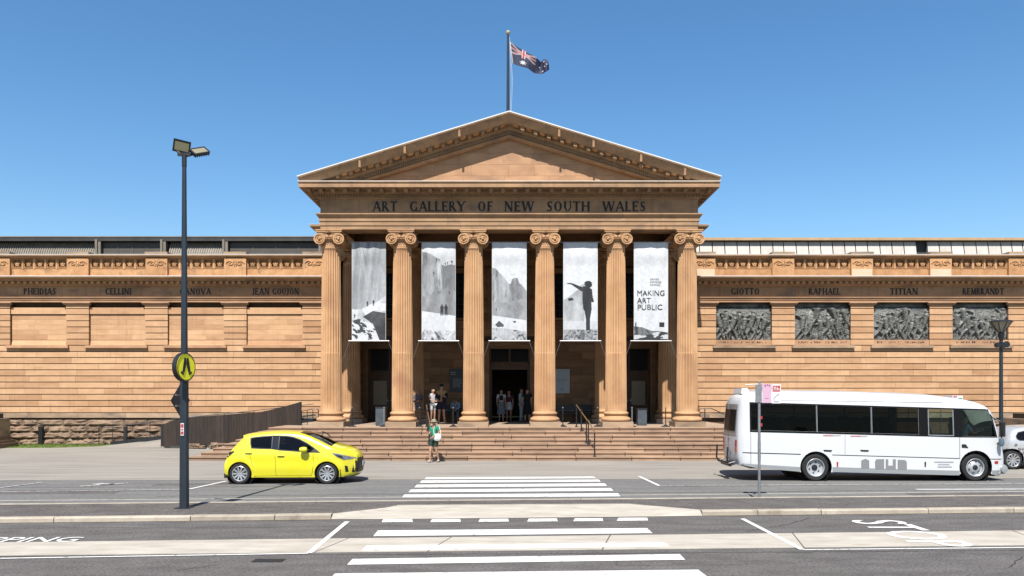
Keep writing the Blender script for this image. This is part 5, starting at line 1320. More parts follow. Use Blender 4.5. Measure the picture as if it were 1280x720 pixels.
steprail(PX(539,31.5), 'double handrail climbing the steps behind the woman in green')

# stanchions with heavy bases between the columns
sl_ = {440:'beside the leftmost column', 480:'just left of the second column', 524.5:'just right of the second column', 566.5:'just left of the third column', 703.5:'just right of the fourth column', 747:'just left of the fifth column', 790:'just right of the fifth column', 797:'', 832:'just left of the rightmost column', 838:''}
def stanchion(px, lab):
    y = 34.55; h = thing('stanchion', lab, 'stanchion', (PX(px,y), y, 1.2), group='black stanchions between the columns')
    k = MB(); k.tube([(0,0,.04),(0,0,.82)], .022, 8); k.build('post', M['steel'] if int(px) in (480,790) else M['black'], h)
    k = MB(); k.box(-.16,.16,-.16,.16,0,.035); k.lathe([(.10,.035),(.09,.07),(.03,.10)], n=12); k.build('foot', M['black'], h)
    k = MB(); k.lathe([(.001,.86),(.035,.85),(.035,.81),(.022,.80)], n=8, cap=False); k.build('knob', M['steel'], h)
for px, w in sl_.items():
    if w: stanchion(px, 'black stanchion standing '+w)
for x, w, hh, dd, lab in ((476.3,.42,.80,35.6,'grey ribbed litter bin in the porch left of the second column'),(802,.40,.72,35.9,'dark litter bin in the porch right of the fifth column')):
    b_ = thing('litter_bin', lab, 'bin', (PX(x,dd), dd, 1.2), group='litter bins in the porch')
    k = MB(); k.box(-w/2,w/2,-w/2,w/2,0,hh)
    for i in range(8): k.box(-w/2+.02+i*w/8, -w/2+.04+i*w/8, -w/2-.012, -w/2, .04, hh-.06)
    k.build('body', M['bin'], b_); k = MB(); k.box(-w/2-.02,w/2+.02,-w/2-.02,w/2+.02,hh,hh+.05); k.build('lid', M['black'], b_)
# ---------------------------------------------------------------- vehicles
def segdist(p, segs):
    best = 9
    for (x0,z0),(x1,z1) in segs:
        dx, dz = x1-x0, z1-z0; L = dx*dx+dz*dz+1e-12; t = max(0, min(1, ((p[0]-x0)*dx+(p[1]-z0)*dz)/L))
        best = min(best, math.hypot(p[0]-x0-t*dx, p[1]-z0-t*dz))
    return best
def pip(p, P):
    c = False; n = len(P)
    for i in range(n):
        x0, y0 = P[i]; x1, y1 = P[(i+1) % n]
        if (y0 > p[1]) != (y1 > p[1]) and p[0] < (x1-x0)*(p[1]-y0)/(y1-y0)+x0: c = not c
    return c
def smoothline(P, n=3, closed=False):       # Catmull-Rom
    out = []; N = len(P)
    for i in range(N-1):
        p0, p1, p2, p3 = P[max(i-1,0)], P[i], P[i+1], P[min(i+2,N-1)]
        for k_ in range(n):
            t = k_/n; out.append(tuple(.5*((2*p1[j])+(-p0[j]+p2[j])*t+(2*p0[j]-5*p1[j]+4*p2[j]-p3[j])*t*t+(-p0[j]+3*p1[j]-3*p2[j]+p3[j])*t**3) for j in (0,1)))
    return out+[P[-1]]
def dens(P, d, closed=True):
    out = []; n = len(P)
    for i in range(n if closed else n-1):
        a, b = P[i], P[(i+1) % n]; L = math.hypot(b[0]-a[0], b[1]-a[1]); m_ = max(1, int(L/d))
        for q in range(m_): t = q/m_; out.append((a[0]+(b[0]-a[0])*t, a[1]+(b[1]-a[1])*t))
    if not closed: out.append(P[-1])
    return out
class Shell:
    """car body: side outline in (x,z), half width function, rounded along the upper outline"""
    def __init__(s, upper, lower, hw, r=.10, step=.07):
        s.upper, s.lower, s.hw, s.r, s.step = upper, lower, hw, r, step
        s.segs = list(zip(upper[:-1], upper[1:])); s.outer = upper+lower
    def y(s, x, z):
        d = segdist((x, z), s.segs); r = s.r; w = s.hw(x, z)
        if d < r: w -= r*(1-sqrt(max(0, 1-(1-d/r)**2)))
        return w
    def panel(s, mb, outer, holes=(), off=0, side=0, step=None, rings=True):
        step = step or s.step; V = []; E = []
        for P in [outer]+list(holes):
            n0 = len(V); V += P; E += [(n0+i, n0+(i+1) % len(P)) for i in range(len(P))]
        x0 = min(p[0] for p in outer); x1 = max(p[0] for p in outer); z0 = min(p[1] for p in outer); z1 = max(p[1] for p in outer)
        allp = list(V)
        def far(p, d): return all(segdist(p, [(P[i], P[(i+1) % len(P)]) for i in range(len(P))]) > d for P in [outer]+list(holes))
        if rings:
            for fr in (.06, .18, .4, .75):
                P = s.upper
                for i in range(len(P)):
                    a, b = P[max(i-1,0)], P[min(i+1, len(P)-1)]; dx, dz = b[0]-a[0], b[1]-a[1]; L = math.hypot(dx, dz)+1e-9
                    for sg in (1,-1):
                        p = (P[i][0]+sg*dz/L*s.r*fr, P[i][1]-sg*dx/L*s.r*fr)
                        if pip(p, outer) and not any(pip(p, h) for h in holes) and abs(segdist(p, s.segs)-s.r*fr) < .004 and far(p, .006): V.append(p)
        x = x0+step/2
        while x < x1:
            z = z0+step/2
            while z < z1:
                p = (x, z)
                if pip(p, outer) and not any(pip(p, h) for h in holes) and (segdist(p, s.segs) > s.r*1.0 or not rings) and far(p, step*.3): V.append(p)
                z += step
            x += step
        r = delaunay_2d_cdt([Vector(p) for p in V], E, [], 0, 1e-6); vv = [(p.x, p.y) for p in r[0]]
        tris = []
        for t in r[2]:
            c = (sum(vv[i][0] for i in t)/3, sum(vv[i][1] for i in t)/3)
            if pip(c, outer) and not any(pip(c, h) for h in holes): tris.append(t)
        ys = [s.y(*p) for p in vv]
        for sg in ((-1, 1) if side == 0 else (side,)):
            mb.add([(p[0], sg*(y_+off), p[1]) for p, y_ in zip(vv, ys)], [tuple(t) if sg < 0 else tuple(reversed(t)) for t in tris])
        return mb
    def strip(s, mb, i0, i1, crown=.03, n=10, off=0, inset=0):    # the skin across the car over part of the upper outline
        P = s.upper[i0:i1+1]; vs = []
        for i, p in enumerate(P):
            a, b = s.upper[max(i0+i-1,0)], s.upper[min(i0+i+1, len(s.upper)-1)]; dx, dz = b[0]-a[0], b[1]-a[1]; L = math.hypot(dx, dz)+1e-9
            nx, nz = dz/L, -dx/L
            cx = sum(q[0] for q in s.upper)/len(s.upper); 
            if nx*(p[0]-cx)+nz*(p[1]-.5) < 0: nx, nz = -nx, -nz
            w = s.hw(*p)-s.r-inset
            for j in range(n+1):
                t = -1+2*j/n; c = crown*(1-t*t)+off; vs.append((p[0]+nx*c, w*t, p[1]+nz*c))
        mb.add(vs, [(i*(n+1)+j, (i+1)*(n+1)+j, (i+1)*(n+1)+j+1, i*(n+1)+j+1) for i in range(len(P)-1) for j in range(n)])
        return mb
def weld(me, d=.0008):
    import bmesh
    b = bmesh.new(); b.from_mesh(me); bmesh.ops.remove_doubles(b, verts=b.verts, dist=d); bmesh.ops.recalc_face_normals(b, faces=b.faces); b.to_mesh(me); b.free()
    me.polygons.foreach_set('use_smooth', [True]*len(me.polygons)); me.set_sharp_from_angle(angle=R(50)); me.update(); return me
def archpts(cx, cz, r, zb, n=16, rev=True):
    a0 = math.asin((zb-cz)/r); pts = [(cx+r*cos(a0+(pi-2*a0)*i/n), cz+r*sin(a0+(pi-2*a0)*i/n)) for i in range(n+1)]
    return pts
def wheel(parent, x, y, z, r, w, side, style):
    o = thing('tmp', '', '', (x, y, z)); bpy.data.objects.remove(o)
    k = MB(); rr = r*(.71 if style == 'alloy' else .66); hwid = w/2
    prof = [(rr,-hwid*.9),(r*.80,-hwid),(r*.93,-hwid*.96),(r*.985,-hwid*.75),(r,-hwid*.3),(r,hwid*.3),(r*.985,hwid*.75),(r*.93,hwid*.96),(r*.80,hwid),(rr,hwid*.9)]
    k.lathe(prof, (0,0,0), 'y', 40, cap=False); k.lathe([(rr,-hwid*.5),(.001,-hwid*.5)], (0,0,0), 'y', 24, cap=False) if 0 else None
    wh = k.build('wheel', M['tyre'], parent, smooth=True); wh.location = (x, y, z)
    if side > 0: wh.rotation_euler.z = pi
    f = -hwid
    k = MB(); k.lathe([(rr*1.02,f*.95),(rr*.98,f*1.0),(rr*.93,f*.9),(rr*.90,f*.2),(rr*.90,hwid*.8)], (0,0,0), 'y', 40, cap=False)
    if style == 'alloy':
        for q in range(10):
            for dq in (-.085, .085):
                a = 2*pi*q/10+dq; c, s_ = cos(a), sin(a)
                k.obox((c*rr*.57, f*.72, s_*rr*.57), (c*rr*.38, f*.13, s_*rr*.38), (0,.012,0), (-s_*.011,0,c*.011))
        k.lathe([(.001,f*.68),(rr*.16,f*.66),(rr*.2,f*.5),(rr*.2,0)], (0,0,0), 'y', 20, cap=False)
    else:
        k.lathe([(rr*.92,f*.35),(rr*.80,f*.25),(rr*.62,f*(.62 if style == 'front' else .15)),(rr*.42,f*(.85 if style == 'front' else .12)),(rr*.30,f*(.9 if style == 'front' else .1))], (0,0,0), 'y', 40, cap=False)
    k.build('rim', M['alloy' if style == 'alloy' else 'steelw'], wh, smooth=True)
    k = MB(); k.lathe([(rr*.9,f*(.10 if style != 'alloy' else .25)),(.001,f*(.10 if style != 'alloy' else .25))], (0,0,0), 'y', 24, cap=False); k.build('wheel_back', M['dark'] if style != 'alloy' else M['trim'], wh)
    if style != 'alloy':
        k = MB(); 
        if style == 'front': k.lathe([(.001,f*1.05),(rr*.2,f*1.0),(rr*.30,f*.92),(rr*.30,f*.5)], (0,0,0), 'y', 16, cap=False)
        else: k.lathe([(.001,f*.55),(rr*.26,f*.5),(rr*.32,f*.3),(rr*.32,0)], (0,0,0), 'y', 16, cap=False)
        k.build('hub', M['black'], wh, smooth=True)
        k = MB()
        for q in range(6):
            a = 2*pi*q/6+.3; rr2 = rr*.62; yy = f*(.66 if style == 'front' else .30); k.lathe([(.001,yy*1.06),(rr*.085,yy*1.04),(rr*.085,yy*.7)], (rr2*cos(a), 0, rr2*sin(a)), 'y', 10, cap=False)
        k.build('wheel_hole', M['dark'], wh)
    return wh
def ringpoly(P, d):      # inward/outward offset polygon (approx, by vertex normals)
    n = len(P); A = sum(P[i][0]*P[(i+1) % n][1]-P[(i+1) % n][0]*P[i][1] for i in range(n)); sg = 1 if A > 0 else -1; out = []
    for i in range(n):
        a, b, c = P[i-1], P[i], P[(i+1) % n]
        n1 = (b[1]-a[1], -(b[0]-a[0])); n2 = (c[1]-b[1], -(c[0]-b[0])); l1 = math.hypot(*n1)+1e-9; l2 = math.hypot(*n2)+1e-9
        nx, nz = n1[0]/l1+n2[0]/l2, n1[1]/l1+n2[1]/l2; L = math.hypot(nx, nz)+1e-9; kx = min(2.0, 2/L)
        out.append((b[0]+sg*nx/L*d*kx, b[1]+sg*nz/L*d*kx))
    return out

# ---- yellow hatchback, side plane at Y=22.8; local x forward, origin under the rear axle
def car():
    CY = 22.75; s = CY/1000
    t = thing('hatchback_car', 'bright yellow five door hatchback driving past on the far lane', 'car', (PX(299,23.15)+2.51/2, 23.15+.845, 0))
    ox = -2.51/2
    def c(cx, cz): return ((265+cx/6.4-299)*s+ox, .0+(607.6-(530+cz/6.4))*s)
    up = [(133,440),(100,432),(84,420),(79,392),(78,345),(86,318),(103,285),(122,250),(140,225),(165,195),(200,153),(232,118),(226,104),(262,95),(320,86),(400,78),(500,72),(600,74),(690,83),(765,104),(850,141),(930,180),(1000,203),(1060,214),(1108,234),(1138,256),(1154,280),(1160,318),(1159,370),(1152,412),(1130,430),(1095,438)]
    U = smoothline([c(*p) for p in up], 3)
    def hw(x, z):
        w = .845
        zb = .92
        if z > zb: w -= .19*((z-zb)/.58)**1.15
        if z < .45: w -= .05*((.45-z)/.3)
        xr, xf = -1.93, 2.0
        e = (x-(xf-.75))/.75
        if e > 0: w -= .30*min(1, e)**2.4
        e = ((xr+.55)-x)/.55
        if e > 0: w -= .17*min(1, e)**2.2
        w += .012*math.exp(-((z-.80)/.05)**2)
        for ax in (ox, ox+2.51):
            dd = math.hypot(x-ax, z-.31); w += .018*math.exp(-((dd-.40)/.06)**2)
        return w
    rw = .303; fx = ox+2.51
    fa = archpts(fx-.005, .305, .355, .20); ra = archpts(ox, .305, .345, .20)
    low = dens([U[-1]]+[(fa[0][0], .20)], .1, False)[1:-1]+fa+dens([(fa[-1][0], .20), (fa[-1][0]-.03, .195), (ra[0][0]+.03, .195), (ra[0][0], .20)], .1, False)[1:-1]+ra+[(ra[-1][0]-.02,.22)]
    S = Shell(U, low, hw, r=.085, step=.075)
    rwin = [c(*p) for p in [(297,122),(345,114),(400,109),(474,104),(475,209),(390,207),(311,203),(300,165)]]
    fwin = [c(*p) for p in [(530,104),(585,106),(640,113),(700,134),(760,164),(812,198),(868,239),(780,236),(650,226),(530,218)]]
    hol = [dens(rwin, .08), dens(fwin, .08)]
    k = MB(); S.panel(k, S.outer, hol)
    def idx(px, py): p = c(px, py); return min(range(len(U)), key=lambda i: math.hypot(U[i][0]-p[0], U[i][1]-p[1]))
    i_h0, i_h1 = idx(140,225), idx(232,118); i_w0, i_w1 = idx(690,83), idx(960,190)
    S.strip(k, 0, i_h0, .05); S.strip(k, i_h1, i_w0, .03); S.strip(k, i_w1, len(U)-1, .06)
    body = ob('body', weld(k.mesh('body', M['yellow'])), t)
    k = MB(); S.strip(k, i_h0, i_h1, .03); ob('rear_window', weld(k.mesh('rear_window', M['gtint'])), t)
    k = MB(); S.strip(k, i_w0, i_w1, .05); ob('windscreen', weld(k.mesh('windscreen', M['gclear'])), t)
    for nm, P in (('window', rwin), ('window', fwin)):
        for sd in (-1, 1):
            k = MB(); S.panel(k, dens(ringpoly(P, .004), .08), off=-.012, side=sd, rings=False); g = ob(nm, weld(k.mesh(nm, M['gtint'])), t)
            k = MB(); S.panel(k, dens(ringpoly(P, .012), .06), [dens(ringpoly(P, -.014), .06)], off=.003, side=sd, rings=False, step=.3); ob('window_seal', weld(k.mesh('window_seal', M['trim'])), g)
    for sd in (-1, 1):
        k = MB(); P = [c(*p) for p in [(477,101),(530,102),(530,219),(477,211)]]; S.panel(k, P, off=.004, side=sd, rings=False); ob('door_pillar', weld(k.mesh('door_pillar', mat('gloss_black', (.02,.021,.024), .12))), t)
        k = MB(); P = [c(*p) for p in [(822,206),(868,239),(792,236)]]; S.panel(k, P, off=.006, side=sd, rings=False); ob('quarter_trim', weld(k.mesh('quarter_trim', M['trim'])), t)
        # door outlines
        def seam(pts, w=.008, mt='trim'):
            k = MB(); q = dens([c(*p) for p in pts], .04, False)
            for a, b in zip(q[:-1], q[1:]):
                L = math.hypot(b[0]-a[0], b[1]-a[1])+1e-9; nx, nz = -(b[1]-a[1])/L*w/2, (b[0]-a[0])/L*w/2
                vs = [(p[0], sd*(S.y(*p)+.0025), p[1]) for p in ((a[0]+nx,a[1]+nz),(b[0]+nx,b[1]+nz),(b[0]-nx,b[1]-nz),(a[0]-nx,a[1]-nz))]
                k.add(vs, [(0,1,2,3)])
            return k
        for pts in ([(503,222),(506,300),(510,420),(520,432)], [(812,244),(815,330),(806,405),(790,425)], [(300,205),(298,250),(318,330),(330,360)], [(330,432),(510,428),(800,428)]):
            seam(pts).build('door_seam', M['trim'], body)
        for hx, hz in ((290,240), (552,262)):
            p = c(hx, hz); k = MB(); k.lathe([(.001,-.10),(.018,-.095),(.022,0),(.018,.095),(.001,.10)], (p[0], sd*(S.y(*p)+.02), p[1]), 'x', 10, cap=False); k.build('door_handle', M['yellow'], body, smooth=True)
        p = c(742, 213); k = MB(); k.lathe([(.001,-.12),(.055,-.105),(.080,-.03),(.083,.03),(.06,.10),(.001,.115)], (p[0], sd*(S.y(*c(742,235))+.13), p[1]), 'x', 16, cap=False); mr_ = k.build('wing_mirror', M['yellow'], t, smooth=True)
        k = MB(); q = c(790, 228); k.obox(((p[0]+q[0])/2, sd*(S.y(*q)+.05), p[1]-.05), (.05,0,0), (0,.07,0), (0,0,.02)); k.build('mirror_arm', M['trim'], mr_)
        # headlight wraps the corner, tail light too
        k = MB(); P = dens([c(*p) for p in [(962,243),(1010,248),(1072,266),(1120,280),(1148,284),(1148,296),(1105,297),(1055,302),(1008,276)]], .05); S.panel(k, P, off=.008, side=sd, rings=False, step=.05); ob('headlight', weld(k.mesh('headlight', M['lampclear'])), t)
        k = MB(); P = dens([c(*p) for p in [(980,252),(1040,266),(1055,290),(1010,272)]], .05); S.panel(k, P, off=.012, side=sd, rings=False, step=.05); ob('headlight_trim', weld(k.mesh('headlight_trim', M['trim'])), t)
        k = MB(); P = dens([c(*p) for p in [(112,272),(128,236),(172,224),(174,232),(150,252),(118,280)]], .05); S.panel(k, P, off=.010, side=sd, rings=False, step=.05); ob('tail_light', weld(k.mesh('tail_light', M['trim'])), t)
        k = MB(); P = dens([c(*p) for p in [(1063,348),(1085,352),(1092,400),(1068,402)]], .05); S.panel(k, P, off=.006, side=sd, rings=False, step=.05); ob('fog_lamp_recess', weld(k.mesh('fog_lamp_recess', M['trim'])), t)
        k = MB(); p = c(848, 287); k.lathe([(.001,-.006),(.014,-.004),(.014,.003)], (p[0], sd*(S.y(*p)+.004), p[1]), 'y', 8); k.build('side_badge', M['steel'], body)
    # grille over the nose
    k = MB()
    gp = [(c(1154,288)), (c(1160,330)), (c(1160,370)), (c(1154,408))]
    for sd in (-1, 1):
        P = dens([c(*p) for p in [(1114,404),(1128,335),(1146,305),(1158,292),(1162,330),(1162,380),(1152,410)]], .05); S.panel(k, P, off=.006, side=sd, rings=False, step=.05)
    vs = []; n = 12
    for (x, z) in gp:
        for j in range(n+1): tt = -1+2*j/n; vs.append((x+.062*(1-tt*tt)+.012, tt*(hw(x,z)-.085+.02), z))
    k.add(vs, [(i*(n+1)+j, (i+1)*(n+1)+j, (i+1)*(n+1)+j+1, i*(n+1)+j+1) for i in range(3) for j in range(n)])
    gr_ = ob('grille', weld(k.mesh('grille', M['trim'])), t)
    k = MB(); x = c(1160,350)[0]+.085; k.box(x, x+.01, -.19, .19, c(0,360)[1], c(0,335)[1]+.05); k.build('number_plate', M['signwhite'], gr_)
    # underside, wheel wells, seats
    k = MB(); k.box(-1.75, 1.75, -.70, .70, .17, .30); k.build('underbody', M['trim'], t)
    for ax in (ox, fx):
        k = MB(); k.lathe([(.38,-.80),(.40,-.79),(.40,.79),(.38,.80)], (ax, 0, .31), 'y', 28, cap=False); k.lathe([(.40,-.50),(.001,-.50)], (ax,0,.31), 'y', 28, cap=False); k.lathe([(.40,.50),(.001,.50)], (ax,0,.31), 'y', 28, cap=False)
        k.v = [(x, y, min(z, .72)) for x, y, z in k.v]; k.build('wheel_well', M['trim'], t)
        for sd in (-1, 1): wheel(t, ax, sd*.745, .305, rw, .185, sd, 'alloy')
    for sx_ in (-.55, .38):
        for sd in (-1, 1):
            k = MB(); k.hexa([(sx_-.08,sd*.36-.22,.55),(sx_+.10,sd*.36-.22,.55),(sx_+.10,sd*.36+.22,.55),(sx_-.08,sd*.36+.22,.55),(sx_-.26,sd*.36-.2,1.12),(sx_-.14,sd*.36-.2,1.12),(sx_-.14,sd*.36+.2,1.12),(sx_-.26,sd*.36+.2,1.12)])
            k.box(sx_-.27, sx_-.17, sd*.36-.12, sd*.36+.12, 1.13, 1.30); k.box(sx_-.05,sx_+.5,sd*.36-.22,sd*.36+.22,.42,.58); k.build('car_seat', M['seat'], t)
    k = MB(); k.box(-1.6,1.25,-.70,.70,.30,.42); k.box(.95,1.30,-.68,.68,.80,.93); k.lathe([(.17,-.012),(.185,0),(.17,.012)], (.78,.36,.92), 'x', 20, cap=False); k.build('dashboard', M['seat'], t)
    k = MB(); a = c(800,72); k.tube([(a[0]+.02,.60,a[1]-.22),(a[0]-.02,.72,a[1]-.06),(a[0]+.1,.85,a[1]-.12),(a[0]+.22,.80,a[1]-.22)], .018, 6); k.build('far_mirror_frame', M['trim'], t)
    t.rotation_euler.z = R(1.2)
    return t
car()

# ---- white minibus
def bus():
    BY = 23.95; s = BY/1000
    t = thing('minibus', 'long white minibus with dark tinted windows parked in front of the right wing', 'bus', (PX(1020,BY), BY+1.0, 0))
    x0 = PX(1020,BY)
    def c(px, py): return (PX(px,BY)-x0, CAMZ+(HY-py)*s)
    up = [(926.5,582),(924.5,572),(924,556),(924.5,535),(926,515),(928.5,502),(933,495.5),(942,491.5),(955,489.6),(1000,489.4),(1060,490.4),(1120,492.2),(1165,494),(1190,496.8),(1210,499.6),(1226,503.6),(1237,508.8),(1243.5,515.5),(1250,532),(1255,547),(1258.5,558),(1261,569),(1261.5,583),(1260,592),(1254,596)]
    U = smoothline([c(*p) for p in up], 3)
    def hw(x, z):
        w = 1.0
        if z > 1.35: w -= .07*((z-1.35)/1.3)
        if z > 2.2: w -= .10*((z-2.2)/.5)**2
        e = (x-(c(1258,0)[0]-.9))/.9
        if e > 0: w -= .16*min(1, e)**2.8
        e = ((c(927,0)[0]+.35)-x)/.35
        if e > 0: w -= .10*min(1, e)**2.2
        return w
    fa = archpts(c(1220,0)[0], .42, .50, .22+.0); ra = archpts(0, .42, .475, .27)
    zr0 = c(0,594.5)[1]; zs = c(0,590)[1]
    low = dens([U[-1], (fa[0][0], .20)], .15, False)[1:-1]+fa+dens([(fa[-1][0], zr0), (ra[0][0], zs)], .2, False)[1:-1]+ra+dens([(ra[-1][0], c(0,589)[1]), c(945,585)], .2, False)[1:]
    S = Shell(U, low, hw, r=.16, step=.16)
    tops = lambda x: 503.6+(x-938)*7.6/257; bots = lambda x: 538.8+(x-938)*6.6/257
    win = []
    for a, b in ((939,1020.6),(1022.4,1088.8),(1091,1148.5),(1159.5,1192.5)):
        win.append([c(a,tops(a)+.8), c((a+b)/2,tops((a+b)/2)+.8), c(b,tops(b)+.8), c(b,bots(b)-1.2), c((a+b)/2,bots((a+b)/2)-1.2), c(a,bots(a)-1.2)])
    dwin = [c(*p) for p in [(1202.5,512.6),(1220,512.6),(1236,513.2),(1240,522),(1246,545.6),(1220,545.6),(1202.5,545.2)]]
    band = [c(*p) for p in [(937.5,502.6),(1060,506.2),(1196,510.4),(1237.5,511.5),(1241.5,520),(1248.5,547),(1200,546.6),(1060,542.9),(937.5,540)]]
    holes = [dens(w, .15) for w in win]+[dens(dwin, .12)]
    k = MB(); S.panel(k, S.outer, holes)
    def idx(px, py): p = c(px, py); return min(range(len(U)), key=lambda i: math.hypot(U[i][0]-p[0], U[i][1]-p[1]))
    iw0, iw1 = idx(1240,514), idx(1256,557)
    S.strip(k, 0, iw0, .05, 14); S.strip(k, iw1, len(U)-1, .06, 14)
    body = ob('body', weld(k.mesh('body', M['white'])), t)
    k = MB(); S.strip(k, iw0, iw1, .06, 14); ob('windscreen', weld(k.mesh('windscreen', M['gclear'])), t)
    for sd in (-1, 1):
        k = MB(); S.panel(k, dens(band, .15), [dens(ringpoly(w, .002), .15) for w in win]+[dens(ringpoly(dwin, .002), .12)], off=.006, side=sd, rings=False, step=.3); ob('window_band', weld(k.mesh('window_band', mat('bus_black_band', (.010,.010,.011), .3, spec=.1))), t)
        for i, w in enumerate(win+[dwin]):
            k = MB(); S.panel(k, dens(ringpoly(w, .006), .2), off=-.004, side=sd, rings=False, step=.3); g = ob('window', weld(k.mesh('window', M['gbus'] if i < 3 else M['gclear'])), t)
        def rect(nm, pts, mt, off=.006, par=body):
            k = MB(); S.panel(k, dens([c(*p) for p in pts], .12), off=off, side=sd, rings=False, step=.2); return ob(nm, weld(k.mesh(nm, M[mt])), par)
        for x in (1021.5, 1089.9):
            rect('window_divider', [(x-.5,tops(x)+.6),(x+.5,tops(x)+.6),(x+.5,bots(x)-.8),(x-.5,bots(x)-.8)], 'steel', .010)
        rect('window_frame', [(1160.2,512),(1161.4,512),(1161.4,543.4),(1192,544.2),(1192,545.2),(1160.2,544.4)], 'steel', .011); rect('window_frame', [(1176.2,512),(1177,512),(1177,543.8),(1176.2,543.8)], 'trim', .011); rect('window_frame', [(1191,513),(1192.4,513),(1192.4,545),(1191,545)], 'steel', .011)
        # trim line, silver skirt
        rect('trim_line', [(929,565.3),(1000,567.3),(1001.2,568.1),(1000,568.3),(929,566.3)], 'trim'); rect('trim_line', [(1040,568.2),(1199,572.6),(1199,573.4),(1040,569.0)], 'trim'); rect('trim_line', [(1237.5,573.4),(1257.5,574),(1257.5,574.8),(1237.5,574.2)], 'trim')
        rect('panel_seam', [(938.2,541),(938.8,541),(938.8,580),(938.2,580)], 'steel', .004); rect('panel_seam', [(1056,544),(1056.5,544),(1056.5,568),(1056,568)], 'steel', .004); rect('panel_seam', [(930,499.5),(1180,503),(1180,503.5),(930,500)], 'steel', .003)
        rect('skirt', [(930,579.5),(1000,583.8),(1000.5,589.7),(945,584.8),(930,581.6)], 'silver', .005); rect('skirt', [(1040.5,583.8),(1120,586.4),(1200,588.4),(1199,594.2),(1040.5,589.9)], 'silver', .005); rect('skirt', [(1240.5,588),(1257,588.6),(1255,593.5),(1241,593.5)], 'silver', .005)
        # door cut lines
        rect('door_seam', [(1199.2,547),(1199.9,547),(1199.9,574),(1199.2,574)], 'steel'); 
        rect('door_handle', [(1202,555.2),(1207,555.4),(1210.3,560),(1202,559.4)], 'trim', .012)
        rect('side_marker', [(1244.4,576.4),(1249.4,576.6),(1249.4,579.8),(1244.4,579.6)], 'lampred', .014)
        for x in (1046.6,1156.4): rect('side_marker', [(x-1.1,577.4),(x+1.1,577.4),(x+.7,583.6),(x-.7,583.6)], 'lampred' if x < 1100 else 'trim', .012)
        for x in (1034.4, 1080.4): rect('vent', [(x-5.4,562.2),(x+5.8,562.6),(x+4.4,564.6),(x-4.2,564.2)], 'trim', .010)
        for x in (1081.4,): rect('grey_emblem', [(x-5,575.6),(x,573.4),(x+5,575.6),(x+5,585.6),(x-5,585.6)], 'emblem', .008)
        for P in ([(1095.2,574),(1105,573.8),(1105,586.8),(1094,586.8),(1093.6,577)], [(1107,574),(1110.2,574),(1110.2,582),(1115.8,582),(1115.8,574),(1119.6,574),(1119.6,587.2),(1107,587.2)], [(1122,574.6),(1131,575),(1133.4,577.4),(1133.4,587.6),(1122,587.6)]): rect('grey_emblem', P, 'emblem', .008)
        # small red lettering above the waist and three grey lines near the door (far too small to read in the photograph)
        k = MB(); r = random.Random(5)
        def tiny(px0, px1, py, h, mt):
            k = MB(); x = px0
            while x < px1:
                w = r.uniform(.8,1.5); y0 = S.y(*c(x,py))+.008; a, b = c(x,py), c(x+w,py-h); k.box(a[0], b[0], sd*y0, sd*(y0+.002), a[1], b[1]); x += w+.45
            k.build('small_print', M[mt], body)
        tiny(1029,1040,545,1.2,'red'); tiny(1041,1050,545,1.0,'greyprint'); tiny(1063,1076,545.8,1.2,'red'); tiny(1077,1084,545.8,1.0,'greyprint')
        tiny(1168,1192,578.2,1.3,'greyprint'); tiny(1172.5,1187,581.2,1.2,'greyprint'); tiny(1172,1189,584.2,1.3,'greyprint')
    # rear end: two door windows, lamps, plate, rack
    xr = c(924,0)[0]
    def ybox(nm, y0, y1, z0, z1, mt, dx=.0, th=.02, par=t):
        # follows the rear skin: x from the upper outline at that height, minus crown
        k = MB(); n = 6; vs = []
        ups = U[:14]
        def xs_(z): return min(np.interp(z, [p[1] for p in ups], [p[0] for p in ups]), 9)
        for zz in (z0, (z0+z1)/2, z1):
            for j in range(n+1):
                yv = y0+(y1-y0)*j/n; wv = hw(xs_(zz), zz)-.16; tq = max(-1.15, min(1.15, yv/wv)); vs.append((xs_(zz)-.05*(1-tq*tq)-dx-.004+(.10 if abs(tq) > 1.1 else .03 if abs(tq) > 1 else 0), yv, zz))
        k.add(vs, [(i*(n+1)+j, i*(n+1)+j+1, (i+1)*(n+1)+j+1, (i+1)*(n+1)+j) for i in range(2) for j in range(n)]); me = k.mesh(nm, M[mt], smooth=True); return ob(nm, me, par)
    ybox('rear_shade_panel', -.66, .66, .60, 2.30, 'silver', .004)  # silver grey stands in for the shade on the white rear
    for a, b in ((-.60,-.03),(.03,.60)): ybox('rear_window', a, b, 1.48, 2.14, 'wglass', .012)
    ybox('rear_seam', -.012, .012, .6, 2.3, 'trim', .014)
    for sg in (-1, 1):
        ybox('rear_lamp', sg*.70-.05, sg*.70+.05, 1.02, 1.22, 'lampred', .014); ybox('rear_lamp', sg*.70-.05, sg*.70+.05, .86, 1.0, 'lampamber', .014)
    ybox('number_plate', -.2, .2, .72, .84, 'signwhite', .02); ybox('rear_latch', -.10, -.04, 1.15, 1.25, 'trim', .02)
    k = MB(); xz = xr-.12
    for y in (-.62, .62): k.tube([(xr-.02,y,.55),(xz-.10,y,.50),(xz-.14,y,.62),(xz-.12,y,1.0)], .028, 6)
    k.tube([(xz-.08,-.62,.50),(xz-.08,.62,.50)], .04, 6); k.tube([(xz,-.5,.44),(xz,.5,.44)], .05, 6); k.box(xz-.05, xr+.1, -.2, .2, .42, .52); k.build('bicycle_rack', M['trim'], t)
    k = MB(); k.hexa([(c(933,0)[0],-.45,2.62),(c(945,0)[0],-.45,2.62),(c(945,0)[0],.45,2.62),(c(933,0)[0],.45,2.62),(c(934.5,0)[0],-.4,2.79),(c(942,0)[0],-.4,2.79),(c(942,0)[0],.4,2.79),(c(934.5,0)[0],.4,2.79)]); k.build('roof_unit', M['white'], t)
